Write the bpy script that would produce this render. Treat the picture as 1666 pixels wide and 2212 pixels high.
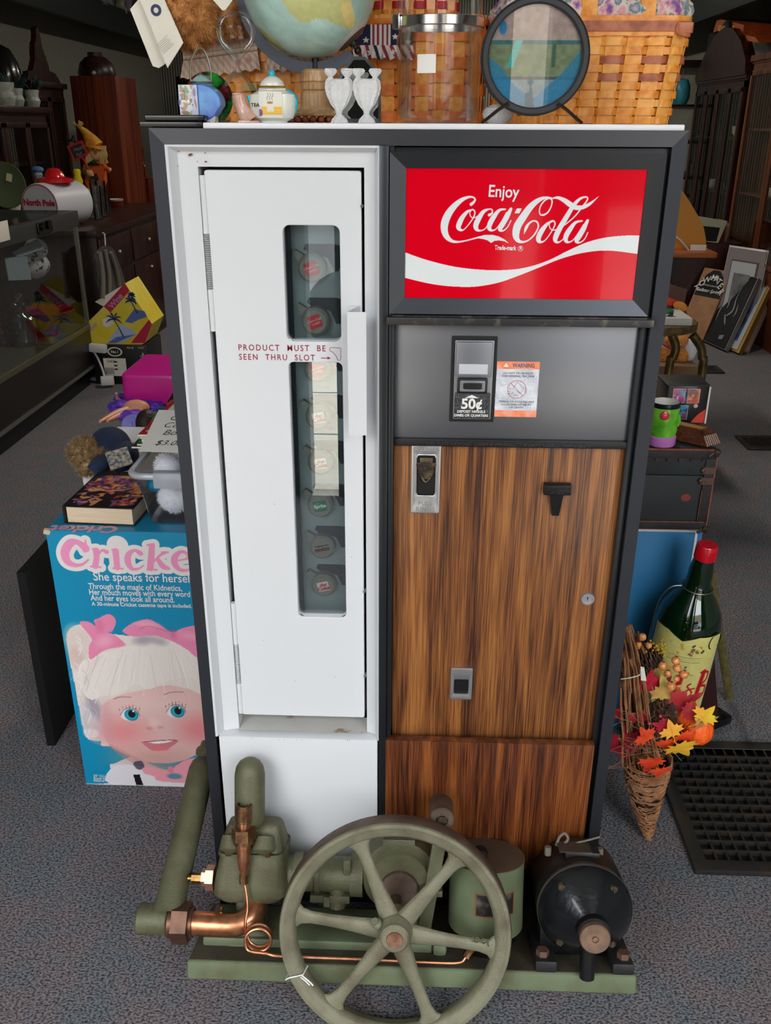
import bpy, bmesh, math, random
import numpy as np
from mathutils import Vector, Matrix, Euler
for _o in list(bpy.data.objects): bpy.data.objects.remove(_o)
SC = bpy.context.scene
COL = SC.collection
V = Vector
PI = math.pi
R = math.radians
# ---------------------------------------------------------------- camera (1666 x 2212 frame)
EXPOSURE = 0.52; SKY = 6.0; FILL = 26.0
FPX = 1940.0
PITCH = math.atan(838/1940.0); YAW = R(2.0); ROLL = R(0.25)
CAM = V((0.0, -1.27, 1.40))
FW = V((-math.sin(YAW)*math.cos(PITCH), math.cos(YAW)*math.cos(PITCH), -math.sin(PITCH)))
_r = FW.cross(V((0, 0, 1))).normalized(); _u = _r.cross(FW)
RT = _r*math.cos(ROLL)+_u*math.sin(ROLL); UP = -_r*math.sin(ROLL)+_u*math.cos(ROLL)
cd = bpy.data.cameras.new('camera'); cam = bpy.data.objects.new('camera', cd); COL.objects.link(cam)
cam.matrix_world = Matrix(((RT.x, UP.x, -FW.x, CAM.x), (RT.y, UP.y, -FW.y, CAM.y), (RT.z, UP.z, -FW.z, CAM.z), (0, 0, 0, 1)))
cd.sensor_fit = 'HORIZONTAL'; cd.sensor_width = 36.0; cd.lens = 36.0*FPX/1666.0; cd.clip_start = 0.02; cd.clip_end = 200
SC.camera = cam
# measured positions: where a sight line meets a plane of the room
def ray(px, py): return FW+RT*((px-833)/FPX)-UP*((py-1106)/FPX)
def PY(px, py, y): v = ray(px, py); return CAM+v*((y-CAM.y)/v.y)
def PZ(px, py, z): v = ray(px, py); return CAM+v*((z-CAM.z)/v.z)
def PX(px, py, x): v = ray(px, py); return CAM+v*((x-CAM.x)/v.x)
# ---------------------------------------------------------------- view, world, light
vs = SC.view_settings
vs.view_transform = 'Standard'; vs.look = 'None'; vs.gamma = 1.0; vs.exposure = EXPOSURE; vs.use_curve_mapping = False
w = bpy.data.worlds.new('overcast_sky'); SC.world = w; w.use_nodes = True
nt = w.node_tree; bg = nt.nodes['Background']
tc = nt.nodes.new('ShaderNodeTexCoord'); sx = nt.nodes.new('ShaderNodeSeparateXYZ'); cr = nt.nodes.new('ShaderNodeValToRGB')
nt.links.new(tc.outputs['Generated'], sx.inputs[0]); nt.links.new(sx.outputs['Z'], cr.inputs[0])
cr.color_ramp.elements[0].position = 0.0; cr.color_ramp.elements[0].color = (0.80, 0.86, 0.95, 1)
cr.color_ramp.elements[1].position = 0.7; cr.color_ramp.elements[1].color = (0.95, 0.98, 1.0, 1)
nt.links.new(cr.outputs[0], bg.inputs[0]); bg.inputs[1].default_value = SKY
def fill_light(x, y, z, sx_, sy_, power, colr=(1, .93, .82)):
    l = bpy.data.lights.new('added_fill_light', 'AREA'); l.shape = 'RECTANGLE'; l.size = sx_; l.size_y = sy_; l.energy = power; l.color = colr
    o = bpy.data.objects.new('added_fill_light', l); COL.objects.link(o); o.location = (x, y, z)
for _y in (3.2, 6.2, 9.2): fill_light(0.1, _y, 2.93, 0.25, 1.2, FILL)  # added area lights that brighten the dim back of the shop
# ---------------------------------------------------------------- materials
def lin(c):
    if isinstance(c, str): c = tuple(int(c[i:i+2], 16) for i in (0, 2, 4))
    if max(c) > 1.0 or isinstance(c[0], int): c = tuple(v/255.0 for v in c)
    return tuple(v/12.92 if v <= .04045 else ((v+.055)/1.055)**2.4 for v in c)
MATS = {}
def mat(name, col, rough=.5, metal=0, col2=None, vs_=12, vlo=.35, vhi=.65, bump=0, bs=120, st=(1, 1, 1), coat=0, trans=0, ior=1.45, spec=.5, sheen=0, detail=4, emit=0, aniso=0):
    if name in MATS: return MATS[name]
    m = bpy.data.materials.new(name); m.use_nodes = True; nt = m.node_tree; n = nt.nodes; L = nt.links
    b = n['Principled BSDF']; b.inputs['Base Color'].default_value = (*lin(col), 1); b.inputs['Roughness'].default_value = rough
    b.inputs['Metallic'].default_value = metal; b.inputs['IOR'].default_value = ior; b.inputs['Specular IOR Level'].default_value = spec
    b.inputs['Coat Weight'].default_value = coat; b.inputs['Transmission Weight'].default_value = trans; b.inputs['Sheen Weight'].default_value = sheen
    if emit: b.inputs['Emission Color'].default_value = (*lin(col), 1); b.inputs['Emission Strength'].default_value = emit
    tc = n.new('ShaderNodeTexCoord'); mp = n.new('ShaderNodeMapping'); mp.inputs['Scale'].default_value = st
    L.new(tc.outputs['Object'], mp.inputs[0])
    if col2 is not None:
        t = n.new('ShaderNodeTexNoise'); t.inputs['Scale'].default_value = vs_; t.inputs['Detail'].default_value = detail; L.new(mp.outputs[0], t.inputs['Vector'])
        r = n.new('ShaderNodeValToRGB'); r.color_ramp.elements[0].position = vlo; r.color_ramp.elements[1].position = vhi
        r.color_ramp.elements[0].color = (*lin(col), 1); r.color_ramp.elements[1].color = (*lin(col2), 1)
        L.new(t.outputs['Fac'], r.inputs[0]); L.new(r.outputs[0], b.inputs['Base Color'])
    if bump:
        t = n.new('ShaderNodeTexNoise'); t.inputs['Scale'].default_value = bs; t.inputs['Detail'].default_value = 3; L.new(mp.outputs[0], t.inputs['Vector'])
        bp = n.new('ShaderNodeBump'); bp.inputs['Strength'].default_value = bump; bp.inputs['Distance'].default_value = .003
        L.new(t.outputs['Fac'], bp.inputs['Height']); L.new(bp.outputs[0], b.inputs['Normal'])
    MATS[name] = m; return m
def multi(name, cols, scale=300, rough=.9, bump=.5, voro=False, st=(1, 1, 1), interp='LINEAR'):
    """speckled material: a ramp of several colours over noise or cells"""
    if name in MATS: return MATS[name]
    m = mat(name, cols[0][1], rough); n = m.node_tree.nodes; L = m.node_tree.links; b = n['Principled BSDF']
    tc = n['Texture Coordinate']; mp = n['Mapping']; mp.inputs['Scale'].default_value = st
    if voro: t = n.new('ShaderNodeTexVoronoi'); t.inputs['Scale'].default_value = scale; out = t.outputs['Color']
    else: t = n.new('ShaderNodeTexNoise'); t.inputs['Scale'].default_value = scale; t.inputs['Detail'].default_value = 5; out = t.outputs['Fac']
    L.new(mp.outputs[0], t.inputs['Vector'])
    r = n.new('ShaderNodeValToRGB'); r.color_ramp.interpolation = interp
    while len(r.color_ramp.elements) < len(cols): r.color_ramp.elements.new(.5)
    for e, (p, c) in zip(r.color_ramp.elements, cols): e.position = p; e.color = (*lin(c), 1)
    L.new(out, r.inputs[0]); L.new(r.outputs[0], b.inputs['Base Color'])
    if bump:
        bp = n.new('ShaderNodeBump'); bp.inputs['Strength'].default_value = bump; bp.inputs['Distance'].default_value = .004
        L.new(t.outputs['Fac'] if not voro else t.outputs['Distance'], bp.inputs['Height']); L.new(bp.outputs[0], b.inputs['Normal'])
    return m
def wood(name, dark, mid, light, band=18, st=(1, 1, .08), rough=.38, dist=2.0, fine=260, coat=0, fs=.1):
    """streaky wood grain running along the axis whose stretch is small"""
    if name in MATS: return MATS[name]
    m = mat(name, mid, rough, coat=coat); n = m.node_tree.nodes; L = m.node_tree.links; b = n['Principled BSDF']
    mp = n['Mapping']; mp.inputs['Scale'].default_value = st
    t1 = n.new('ShaderNodeTexNoise'); t1.inputs['Scale'].default_value = band; t1.inputs['Detail'].default_value = 2.5; t1.inputs['Distortion'].default_value = dist*.35
    t2 = n.new('ShaderNodeTexNoise'); t2.inputs['Scale'].default_value = fine; t2.inputs['Detail'].default_value = 4
    mp2 = n.new('ShaderNodeMapping'); mp2.inputs['Scale'].default_value = tuple(s if s >= .5 else s*fs for s in st)
    L.new(n['Texture Coordinate'].outputs['Object'], mp2.inputs[0]); L.new(mp2.outputs[0], t2.inputs['Vector']); L.new(mp.outputs[0], t1.inputs['Vector'])
    a = n.new('ShaderNodeMath'); a.operation = 'MULTIPLY_ADD'; a.inputs[1].default_value = .5
    s = n.new('ShaderNodeMath'); s.operation = 'MULTIPLY'; s.inputs[1].default_value = .5
    L.new(t2.outputs['Fac'], s.inputs[0]); L.new(t1.outputs['Fac'], a.inputs[0]); L.new(s.outputs[0], a.inputs[2])
    r = n.new('ShaderNodeValToRGB'); e = r.color_ramp.elements; e[0].position = .38; e[0].color = (*lin(dark), 1); e[1].position = .62; e[1].color = (*lin(light), 1)
    x = e.new(.5); x.color = (*lin(mid), 1)
    L.new(a.outputs[0], r.inputs[0]); L.new(r.outputs[0], b.inputs['Base Color']); return m
def glassy(name, tint=(1, 1, 1), refl=1.0, rough=0.0, ior=1.5):
    """clear sheet: see-through with surface reflection that grows at grazing angles"""
    if name in MATS: return MATS[name]
    m = bpy.data.materials.new(name); m.use_nodes = True; n = m.node_tree.nodes; L = m.node_tree.links
    for k in list(n):
        if k.type == 'BSDF_PRINCIPLED': n.remove(k)
    tr = n.new('ShaderNodeBsdfTransparent'); tr.inputs[0].default_value = (*tint, 1); gl = n.new('ShaderNodeBsdfGlossy'); gl.inputs['Roughness'].default_value = rough
    fr = n.new('ShaderNodeFresnel'); fr.inputs[0].default_value = ior; mu = n.new('ShaderNodeMath'); mu.operation = 'MULTIPLY'; mu.use_clamp = True; mu.inputs[1].default_value = refl
    mx = n.new('ShaderNodeMixShader'); L.new(fr.outputs[0], mu.inputs[0]); L.new(mu.outputs[0], mx.inputs[0]); L.new(tr.outputs[0], mx.inputs[1]); L.new(gl.outputs[0], mx.inputs[2])
    L.new(mx.outputs[0], n['Material Output'].inputs[0]); MATS[name] = m; return m
def vcol(name='printed_card', rough=.45, bump=0, coat=0):
    if name in MATS: return MATS[name]
    m = mat(name, (200, 200, 200), rough, bump=bump, coat=coat); n = m.node_tree.nodes
    a = n.new('ShaderNodeVertexColor'); a.layer_name = 'Col'; m.node_tree.links.new(a.outputs[0], n['Principled BSDF'].inputs['Base Color']); return m
# ---------------------------------------------------------------- mesh builder
def crom(pts, n=8, closed=False):
    P = [np.array(p, float) for p in pts]; out = []; N = len(P)
    if N < 3 and not closed: return [P[0]+(P[-1]-P[0])*i/n for i in range(n+1)]
    for i in range(N if closed else N-1):
        if closed: a, b, c, d = P[(i-1) % N], P[i], P[(i+1) % N], P[(i+2) % N]
        else: a, b, c, d = P[max(i-1, 0)], P[i], P[i+1], P[min(i+2, N-1)]
        for k in range(n):
            t = k/n; out.append(.5*((2*b)+(-a+c)*t+(2*a-5*b+4*c-d)*t*t+(-a+3*b-3*c+d)*t**3))
    if not closed: out.append(P[-1])
    return out
def axes(z, x=None):
    z = V(z).normalized(); x = V(x) if x is not None else (V((1, 0, 0)) if abs(z.x) < .9 else V((0, 1, 0)))
    y = z.cross(x).normalized(); x = y.cross(z).normalized(); return Matrix((x, y, z)).transposed()
class G:
    def __init__(s): s.b = bmesh.new()
    def add(s, b2, M=None):
        if M is not None: bmesh.ops.transform(b2, matrix=M, verts=b2.verts)
        me = bpy.data.meshes.new('t'); b2.to_mesh(me); b2.free(); s.b.from_mesh(me); bpy.data.meshes.remove(me); return s
    def box(s, c, d, rot=None, bev=0, seg=2):
        b = bmesh.new(); bmesh.ops.create_cube(b, size=1); bmesh.ops.scale(b, vec=V(d), verts=b.verts)
        if bev: bmesh.ops.bevel(b, geom=b.edges[:], offset=min(bev, min(d)*.45), segments=seg, affect='EDGES', profile=.6)
        M = Matrix.Translation(V(c))
        if rot is not None: M = M @ (rot.to_4x4() if isinstance(rot, Matrix) else Euler([R(a) for a in rot]).to_matrix().to_4x4())
        return s.add(b, M)
    def bx(s, x0, x1, y0, y1, z0, z1, bev=0, seg=2): return s.box(((x0+x1)/2, (y0+y1)/2, (z0+z1)/2), (abs(x1-x0), abs(y1-y0), abs(z1-z0)), None, bev, seg)
    def lathe(s, prof, o=(0, 0, 0), ax=(0, 0, 1), n=32, sx=1, sy=1, x=None, smooth=0, arc=1.0):
        if smooth: prof = [tuple(p) for p in crom(prof, smooth)]
        M = Matrix.Translation(V(o)) @ axes(ax, x).to_4x4(); rings = []
        nn = n if arc >= 1 else n+1
        for r, h in prof:
            if r < 1e-6: rings.append([s.b.verts.new(M @ V((0, 0, h)))])
            else: rings.append([s.b.verts.new(M @ V((r*sx*math.cos(2*PI*arc*i/n), r*sy*math.sin(2*PI*arc*i/n), h))) for i in range(nn)])
        for a, b in zip(rings, rings[1:]):
            if len(a) == 1 and len(b) == 1: continue
            for i in range(n if arc >= 1 else n):
                j = (i+1) % nn
                q = [a[0] if len(a) == 1 else a[i], a[0] if len(a) == 1 else a[j], b[0] if len(b) == 1 else b[j], b[0] if len(b) == 1 else b[i]]
                q2 = []
                for v in q:
                    if v not in q2: q2.append(v)
                try: s.b.faces.new(q2)
                except ValueError: pass
        return s
    def cyl(s, a, b, r, n=24, r2=None, bev=0):
        a = V(a); b = V(b); h = (b-a).length; r2 = r if r2 is None else r2
        if bev: return s.lathe([(0, 0), (r-bev, 0), (r, bev), (r2, h-bev), (r2-bev, h), (0, h)], a, b-a, n)
        return s.lathe([(0, 0), (r, 0), (r2, h), (0, h)], a, b-a, n)
    def tube(s, pts, r, n=10, closed=False, sm=0, flat=1.0, up=None):
        if sm:
            rr = r if hasattr(r, '__len__') else [r]*len(pts)
            q = crom([tuple(p)+(ri,) for p, ri in zip(pts, rr)], sm, closed); pts = [V(p[:3]) for p in q]; r = [p[3] for p in q]
        pts = [V(p) for p in pts]; N = len(pts); r = r if hasattr(r, '__len__') else [r]*N
        rings = []; px_ = None
        for i, p in enumerate(pts):
            t = (pts[(i+1) % N]-pts[i-1]) if closed else (pts[min(i+1, N-1)]-pts[max(i-1, 0)])
            if t.length < 1e-9: t = V((0, 0, 1))
            t.normalize()
            if px_ is None: A = axes(t, up)
            else: A = axes(t, px_)
            px_ = A.col[0].copy()
            rings.append([s.b.verts.new(p+A @ V((r[i]*math.cos(2*PI*k/n), r[i]*flat*math.sin(2*PI*k/n), 0))) for k in range(n)])
        for i in range(N if closed else N-1):
            a = rings[i]; b = rings[(i+1) % N]
            for k in range(n): s.b.faces.new((a[k], a[(k+1) % n], b[(k+1) % n], b[k]))
        if not closed:
            s.b.faces.new(rings[0][::-1]); s.b.faces.new(rings[-1])
        return s
    def sph(s, c, r, n=20, sc=(1, 1, 1), rot=None):
        b = bmesh.new(); bmesh.ops.create_uvsphere(b, u_segments=n, v_segments=max(6, n//2), radius=1)
        M = Matrix.Translation(V(c)) @ (Euler([R(a) for a in rot]).to_matrix().to_4x4() if rot else Matrix()) @ Matrix.Diagonal((r*sc[0], r*sc[1], r*sc[2], 1))
        return s.add(b, M)
    def prism(s, pts, t):
        """planar polygon of 3D points pushed along vector t"""
        t = V(t); a = [s.b.verts.new(V(p)) for p in pts]; b = [s.b.verts.new(V(p)+t) for p in pts]; n = len(a)
        s.b.faces.new(a[::-1]); s.b.faces.new(b)
        for i in range(n): s.b.faces.new((a[i], a[(i+1) % n], b[(i+1) % n], b[i]))
        return s
    def quad(s, *pts): s.b.faces.new([s.b.verts.new(V(p)) for p in pts]); return s
    def loft(s, rings, closed=True, caps=True):
        rr = [[s.b.verts.new(V(p)) for p in r] for r in rings]; n = len(rr[0])
        for a, b in zip(rr, rr[1:]):
            for i in range(n if closed else n-1): s.b.faces.new((a[i], a[(i+1) % n], b[(i+1) % n], b[i]))
        if caps and closed: s.b.faces.new(rr[0][::-1]); s.b.faces.new(rr[-1])
        return s
    def rib(s, pts, ws, f, k=1.0, grow=0.0, sm=7, cap=True):
        """pen stroke of changing width; f maps the 2D drawing to a 3D plane"""
        q = crom([tuple(p)+(w_,) for p, w_ in zip(pts, ws)], sm); N = len(q); L_ = []; Rr = []
        ext = []
        for i, p in enumerate(q):
            t = q[min(i+1, N-1)][:2]-q[max(i-1, 0)][:2]; t = t/(np.linalg.norm(t)+1e-9); nn = np.array((-t[1], t[0])); h = p[2]*.5*k+grow
            L_.append(p[:2]+nn*h); Rr.append(p[:2]-nn*h)
        a = [s.b.verts.new(f(*p)) for p in L_]; b = [s.b.verts.new(f(*p)) for p in Rr]
        for i in range(N-1): s.b.faces.new((a[i], a[i+1], b[i+1], b[i]))
        if cap:
            for i in (0, N-1):
                h = q[i][2]*.5*k+grow
                if h > 1.5 or grow:
                    s.b.faces.new([s.b.verts.new(f(q[i][0]+h*math.cos(2*PI*j/14), q[i][1]+h*math.sin(2*PI*j/14))) for j in range(14)])
        return s
    def plate(s, loops, ext, M, bev=0):
        """flat plate in its own XY plane with holes, thickness 2*ext, placed by M"""
        cu = bpy.data.curves.new('c', 'CURVE'); cu.dimensions = '2D'; cu.fill_mode = 'BOTH'; cu.extrude = ext; cu.bevel_depth = bev; cu.bevel_resolution = 1
        for lp in loops:
            sp = cu.splines.new('POLY'); sp.points.add(len(lp)-1); sp.use_cyclic_u = True
            for q, p in zip(sp.points, lp): q.co = (p[0], p[1], 0, 1)
        return s._cu(cu, M)
    def _cu(s, cu, M):
        o = bpy.data.objects.new('c', cu); COL.objects.link(o); me = bpy.data.meshes.new_from_object(o)
        me.transform(M); s.b.from_mesh(me); bpy.data.meshes.remove(me); bpy.data.objects.remove(o); bpy.data.curves.remove(cu); return s
    def text(s, t, size, M, al='LEFT', off=0, ext=0, sp=1.0, shear=0, ls=1.0, w=None):
        cu = bpy.data.curves.new('c', 'FONT'); cu.body = t; cu.size = size; cu.align_x = al; cu.offset = off; cu.extrude = ext; cu.space_character = sp; cu.shear = shear; cu.space_line = ls
        cu.resolution_u = 3
        if w:   # squeeze to a measured width
            o = bpy.data.objects.new('c', cu); me = bpy.data.meshes.new_from_object(o); xs = [v.co.x for v in me.vertices]; ww = max(xs)-min(xs); x0 = min(xs)
            bpy.data.meshes.remove(me); bpy.data.objects.remove(o)
            M = M @ Matrix.Scale(w/ww, 4, V((1, 0, 0))) @ Matrix.Translation((-x0 if al == 'LEFT' else 0, 0, 0))
        return s._cu(cu, M)
def mat3(o, x, y):
    """placement: origin o, x axis x, y axis y"""
    x = V(x).normalized(); z = x.cross(V(y)).normalized(); y = z.cross(x)
    return Matrix.Translation(V(o)) @ Matrix((x, y, z)).transposed().to_4x4()
FR = lambda x, y, z: mat3((x, y, z), (1, 0, 0), (0, 0, 1))      # upright, facing the shop door
FLAT = lambda x, y, z, a=0: mat3((x, y, z), (math.cos(R(a)), math.sin(R(a)), 0), (-math.sin(R(a)), math.cos(R(a)), 0))
def rrect(x0, x1, y0, y1, r, n=5):
    out = []
    for cx, cy, a in ((x1-r, y1-r, 0), (x0+r, y1-r, 90), (x0+r, y0+r, 180), (x1-r, y0+r, 270)):
        for i in range(n+1): t = R(a+90*i/n); out.append((cx+r*math.cos(t), cy+r*math.sin(t)))
    return out
# ---------------------------------------------------------------- things and parts
ORD = 'first second third fourth fifth sixth seventh eighth ninth tenth eleventh twelfth thirteenth fourteenth fifteenth'.split()
ROOTM = {}
def finish(g, name, m, sm=35):
    b = g.b; bmesh.ops.remove_doubles(b, verts=b.verts, dist=1e-6)
    if sm is not False: bmesh.ops.recalc_face_normals(b, faces=b.faces)
    me = bpy.data.meshes.new(name); b.to_mesh(me); b.free()
    if sm: me.polygons.foreach_set('use_smooth', [True]*len(me.polygons)); me.set_sharp_from_angle(angle=R(sm))
    if m is not None:
        for mm in (m if isinstance(m, (list, tuple)) else [m]): me.materials.append(mm)
    return me
def meta(o, label, cat, group=None, kind=None):
    if kind: o['kind'] = kind
    if label: o['label'] = label
    if cat: o['category'] = cat
    if group: o['group'] = group
def thing(name, label, cat, loc=(0, 0, 0), rot=(0, 0, 0), group=None, sc=1.0):
    o = bpy.data.objects.new(name, None); o.empty_display_size = .02; COL.objects.link(o); o.location = loc; o.rotation_euler = [R(a) for a in rot]; o.scale = (sc, sc, sc)
    meta(o, label, cat, group); ROOTM[o] = Matrix.LocRotScale(V(loc), o.rotation_euler, V((sc, sc, sc))); return o
def part(t, name, g, m, label=None, W=True, sm=35, kind=None):
    me = finish(g, name, m, sm); rm = ROOTM[t]
    if W: me.transform(rm.inverted())
    o = bpy.data.objects.new(name, me); COL.objects.link(o); o.parent = t; ROOTM[o] = rm; meta(o, label, None, None, kind); return o
def solo(name, label, cat, g, m, group=None, kind=None, sm=35, loc=None, rot=(0, 0, 0)):
    """a thing that is one mesh; its origin goes to the middle of its base (or to loc, built locally)"""
    me = finish(g, name, m, sm)
    if loc is None:
        co = np.array([v.co[:] for v in me.vertices]); lo = co.min(0); hi = co.max(0); loc = V(((lo[0]+hi[0])/2, (lo[1]+hi[1])/2, lo[2])); me.transform(Matrix.Translation(-loc))
    o = bpy.data.objects.new(name, me); COL.objects.link(o); o.location = loc; o.rotation_euler = [R(a) for a in rot]
    ROOTM[o] = Matrix.LocRotScale(V(loc), o.rotation_euler, None); meta(o, label, cat, group, kind); return o
def struct(name, g, m, sm=35): return solo(name, None, None, g, m, kind='structure', sm=sm)
def dup(r0, loc, rot=None, label=None, group=None, sc=None):
    r = r0.copy(); COL.objects.link(r); r.location = loc
    if rot is not None: r.rotation_euler = [R(a) for a in rot]
    if sc: r.scale = sc if hasattr(sc, '__len__') else (sc, sc, sc)
    if label: r['label'] = label
    if group: r['group'] = group
    ROOTM[r] = Matrix.LocRotScale(V(loc), r.rotation_euler, r.scale)
    for ch in list(r0.children):
        c = ch.copy(); COL.objects.link(c); c.parent = r; ROOTM[c] = ROOTM[r]
        for g_ in list(ch.children):
            d = g_.copy(); COL.objects.link(d); d.parent = c
    return r
# ---------------------------------------------------------------- printed surfaces (drawn into the mesh)
class Art:
    def __init__(s, w, h, res, base):
        s.w, s.h = w, h; s.nx = max(2, int(w/res)); s.ny = max(2, int(h/res))
        s.U, s.Vv = np.meshgrid(np.linspace(0, w, s.nx+1), np.linspace(0, h, s.ny+1)); s.C = np.zeros(s.U.shape+(3,)); s.C[:] = np.array(base)/255.; s.K = np.zeros(s.U.shape)
    def mix(s, mask, c, a=1.0): mk = (np.clip(mask, 0, 1)*a)[..., None]; s.C = s.C*(1-mk)+np.array(c)/255.*mk; return s
    def ell(s, cx, cy, rx, ry, c, rot=0, soft=.1, a=1.0):
        u = s.U-cx; v = s.Vv-cy; q = R(rot); x = (u*math.cos(q)+v*math.sin(q))/rx; y = (-u*math.sin(q)+v*math.cos(q))/ry
        return s.mix((1-np.sqrt(x*x+y*y))/soft+.5, c, a)
    def rect(s, x0, x1, y0, y1, c, a=1.0): return s.mix(((s.U >= x0) & (s.U <= x1) & (s.Vv >= y0) & (s.Vv <= y1))*1.0, c, a)
    def stroke(s, pts, ws, c, sm=6):
        """pen stroke of changing width"""
        q = crom([tuple(p)+(w_,) for p, w_ in zip(pts, ws)], sm); px_ = s.w/s.nx
        for p, e in zip(q, q[1:]):
            m = max(p[2], e[2])/2+px_*2; i0 = np.searchsorted(s.U[0], min(p[0], e[0])-m); i1 = np.searchsorted(s.U[0], max(p[0], e[0])+m); j0 = np.searchsorted(s.Vv[:, 0], min(p[1], e[1])-m); j1 = np.searchsorted(s.Vv[:, 0], max(p[1], e[1])+m)
            if i1 <= i0 or j1 <= j0: continue
            U = s.U[j0:j1, i0:i1]; W = s.Vv[j0:j1, i0:i1]; d = e[:2]-p[:2]; L2 = d@d+1e-14; t = np.clip(((U-p[0])*d[0]+(W-p[1])*d[1])/L2, 0, 1)
            D = (p[2]+(e[2]-p[2])*t)/2-np.hypot(U-p[0]-t*d[0], W-p[1]-t*d[1]); s.K[j0:j1, i0:i1] = np.maximum(s.K[j0:j1, i0:i1], np.clip(D/px_+.5, 0, 1))
    def fill(s, pts, sm=0):
        if sm: pts = crom(pts, sm, True)
        ins = np.zeros(s.U.shape, bool); n = len(pts)
        for i in range(n):
            x0, y0 = pts[i][:2]; x1, y1 = pts[(i+1) % n][:2]
            if y0 != y1: ins ^= (s.Vv >= min(y0, y1)) & (s.Vv < max(y0, y1)) & (s.U < (x1-x0)*(s.Vv-y0)/(y1-y0)+x0)
        s.K = np.maximum(s.K, ins*1.0)
    def flush(s, c): s.mix(s.K, c); s.K = np.zeros(s.U.shape); return s
    def poly(s, pts, c, a=1.0, sm=0):
        if sm: pts = crom(pts, sm, True)
        ins = np.zeros(s.U.shape, bool); n = len(pts)
        for i in range(n):
            x0, y0 = pts[i][:2]; x1, y1 = pts[(i+1) % n][:2]
            if y0 == y1: continue
            cnd = (s.Vv >= min(y0, y1)) & (s.Vv < max(y0, y1)) & (s.U < (x1-x0)*(s.Vv-y0)/(y1-y0)+x0); ins ^= cnd
        return s.mix(ins*1.0, c, a)
    def line(s, pts, w, c, a=1.0, sm=6, soft=.4):
        if sm: pts = crom([tuple(p) for p in pts], sm)
        d = np.full(s.U.shape, 9.)
        for p, q in zip(pts, pts[1:]):
            e = np.array(q[:2])-np.array(p[:2]); L2 = e@e+1e-12; t = np.clip(((s.U-p[0])*e[0]+(s.Vv-p[1])*e[1])/L2, 0, 1)
            d = np.minimum(d, np.hypot(s.U-p[0]-t*e[0], s.Vv-p[1]-t*e[1]))
        return s.mix((w/2-d)/(w*soft)+.5, c, a)
    def noise(s, amp, seed=0, sc=None):
        rs = np.random.RandomState(seed)
        if sc:
            k = rs.rand(int(s.h/sc)+3, int(s.w/sc)+3); gy = s.Vv/sc; gx = s.U/sc; iy = gy.astype(int); ix = gx.astype(int); fy = gy-iy; fx = gx-ix; fy = fy*fy*(3-2*fy); fx = fx*fx*(3-2*fx)
            n = (k[iy, ix]*(1-fx)+k[iy, ix+1]*fx)*(1-fy)+(k[iy+1, ix]*(1-fx)+k[iy+1, ix+1]*fx)*fy
        else: n = rs.rand(*s.U.shape)
        s.C = np.clip(s.C+((n-.5)*amp)[..., None], 0, 1); return s
    def blobs(s, n, cols, r0, r1, seed=0, x0=0, x1=1, y0=0, y1=1, asp=2.5, a=.9):
        rn = random.Random(seed)
        for _ in range(n):
            r = rn.uniform(r0, r1); s.ell(s.w*rn.uniform(x0, x1), s.h*rn.uniform(y0, y1), r*rn.uniform(1, asp), r, rn.choice(cols), rn.uniform(0, 180), .35, a)
        return s
    def mesh(s, name, f, flipv=False):
        """f(u,v) arrays -> x,y,z arrays"""
        X, Y, Z = f(s.U, s.Vv); co = np.stack([X, Y, Z], -1).reshape(-1, 3); nx, ny = s.nx, s.ny
        i = np.arange(nx*ny); r_, c_ = i//nx, i % nx; a = r_*(nx+1)+c_; F = np.stack([a, a+1, a+nx+2, a+nx+1], 1)
        me = bpy.data.meshes.new(name); me.from_pydata(co.tolist(), [], F.tolist()); me.polygons.foreach_set('use_smooth', [True]*len(F))
        at = me.color_attributes.new('Col', 'FLOAT_COLOR', 'POINT'); C = np.clip(s.C, 0, 1); C = np.where(C <= .04045, C/12.92, ((C+.055)/1.055)**2.4)
        at.data.foreach_set('color', np.concatenate([C.reshape(-1, 3), np.ones((C.shape[0]*C.shape[1], 1))], 1).ravel().astype(np.float32)); return me
    def put(s, t, name, M, m=None, W=True, label=None, f=None):
        me = s.mesh(name, f or (lambda u, v: (u, v, u*0))); me.transform(M)
        if W: me.transform(ROOTM[t].inverted())
        me.materials.append(m or vcol()); o = bpy.data.objects.new(name, me); COL.objects.link(o); o.parent = t; ROOTM[o] = ROOTM[t]; meta(o, label, None); return o
# ================================================================ the room
CARPET = multi('carpet', [(.30, (34, 34, 37)), (.42, (82, 81, 85)), (.5, (114, 111, 113)), (.58, (152, 149, 150)), (.7, (100, 106, 112))], 190, .95, .5, st=(1, 1.5, 1))
def _carpet_tune():
    n = CARPET.node_tree.nodes; L = CARPET.node_tree.links
    t = n.new('ShaderNodeTexNoise'); t.inputs['Scale'].default_value = 14; t.inputs['Detail'].default_value = 3; L.new(n['Texture Coordinate'].outputs['Object'], t.inputs['Vector'])
    r = n.new('ShaderNodeValToRGB'); e = r.color_ramp.elements; e[0].position = .36; e[0].color = (*lin((214, 226, 232)), 1); e[1].position = .64; e[1].color = (*lin((240, 226, 226)), 1)
    x = n.new('ShaderNodeMix'); x.data_type = 'RGBA'; x.blend_type = 'MULTIPLY'; x.inputs[0].default_value = 1
    b = n['Principled BSDF']; src = b.inputs['Base Color'].links[0].from_socket
    L.new(t.outputs['Fac'], r.inputs[0]); L.new(src, x.inputs[6]); L.new(r.outputs[0], x.inputs[7]); L.new(x.outputs[2], b.inputs['Base Color'])
_carpet_tune()
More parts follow.
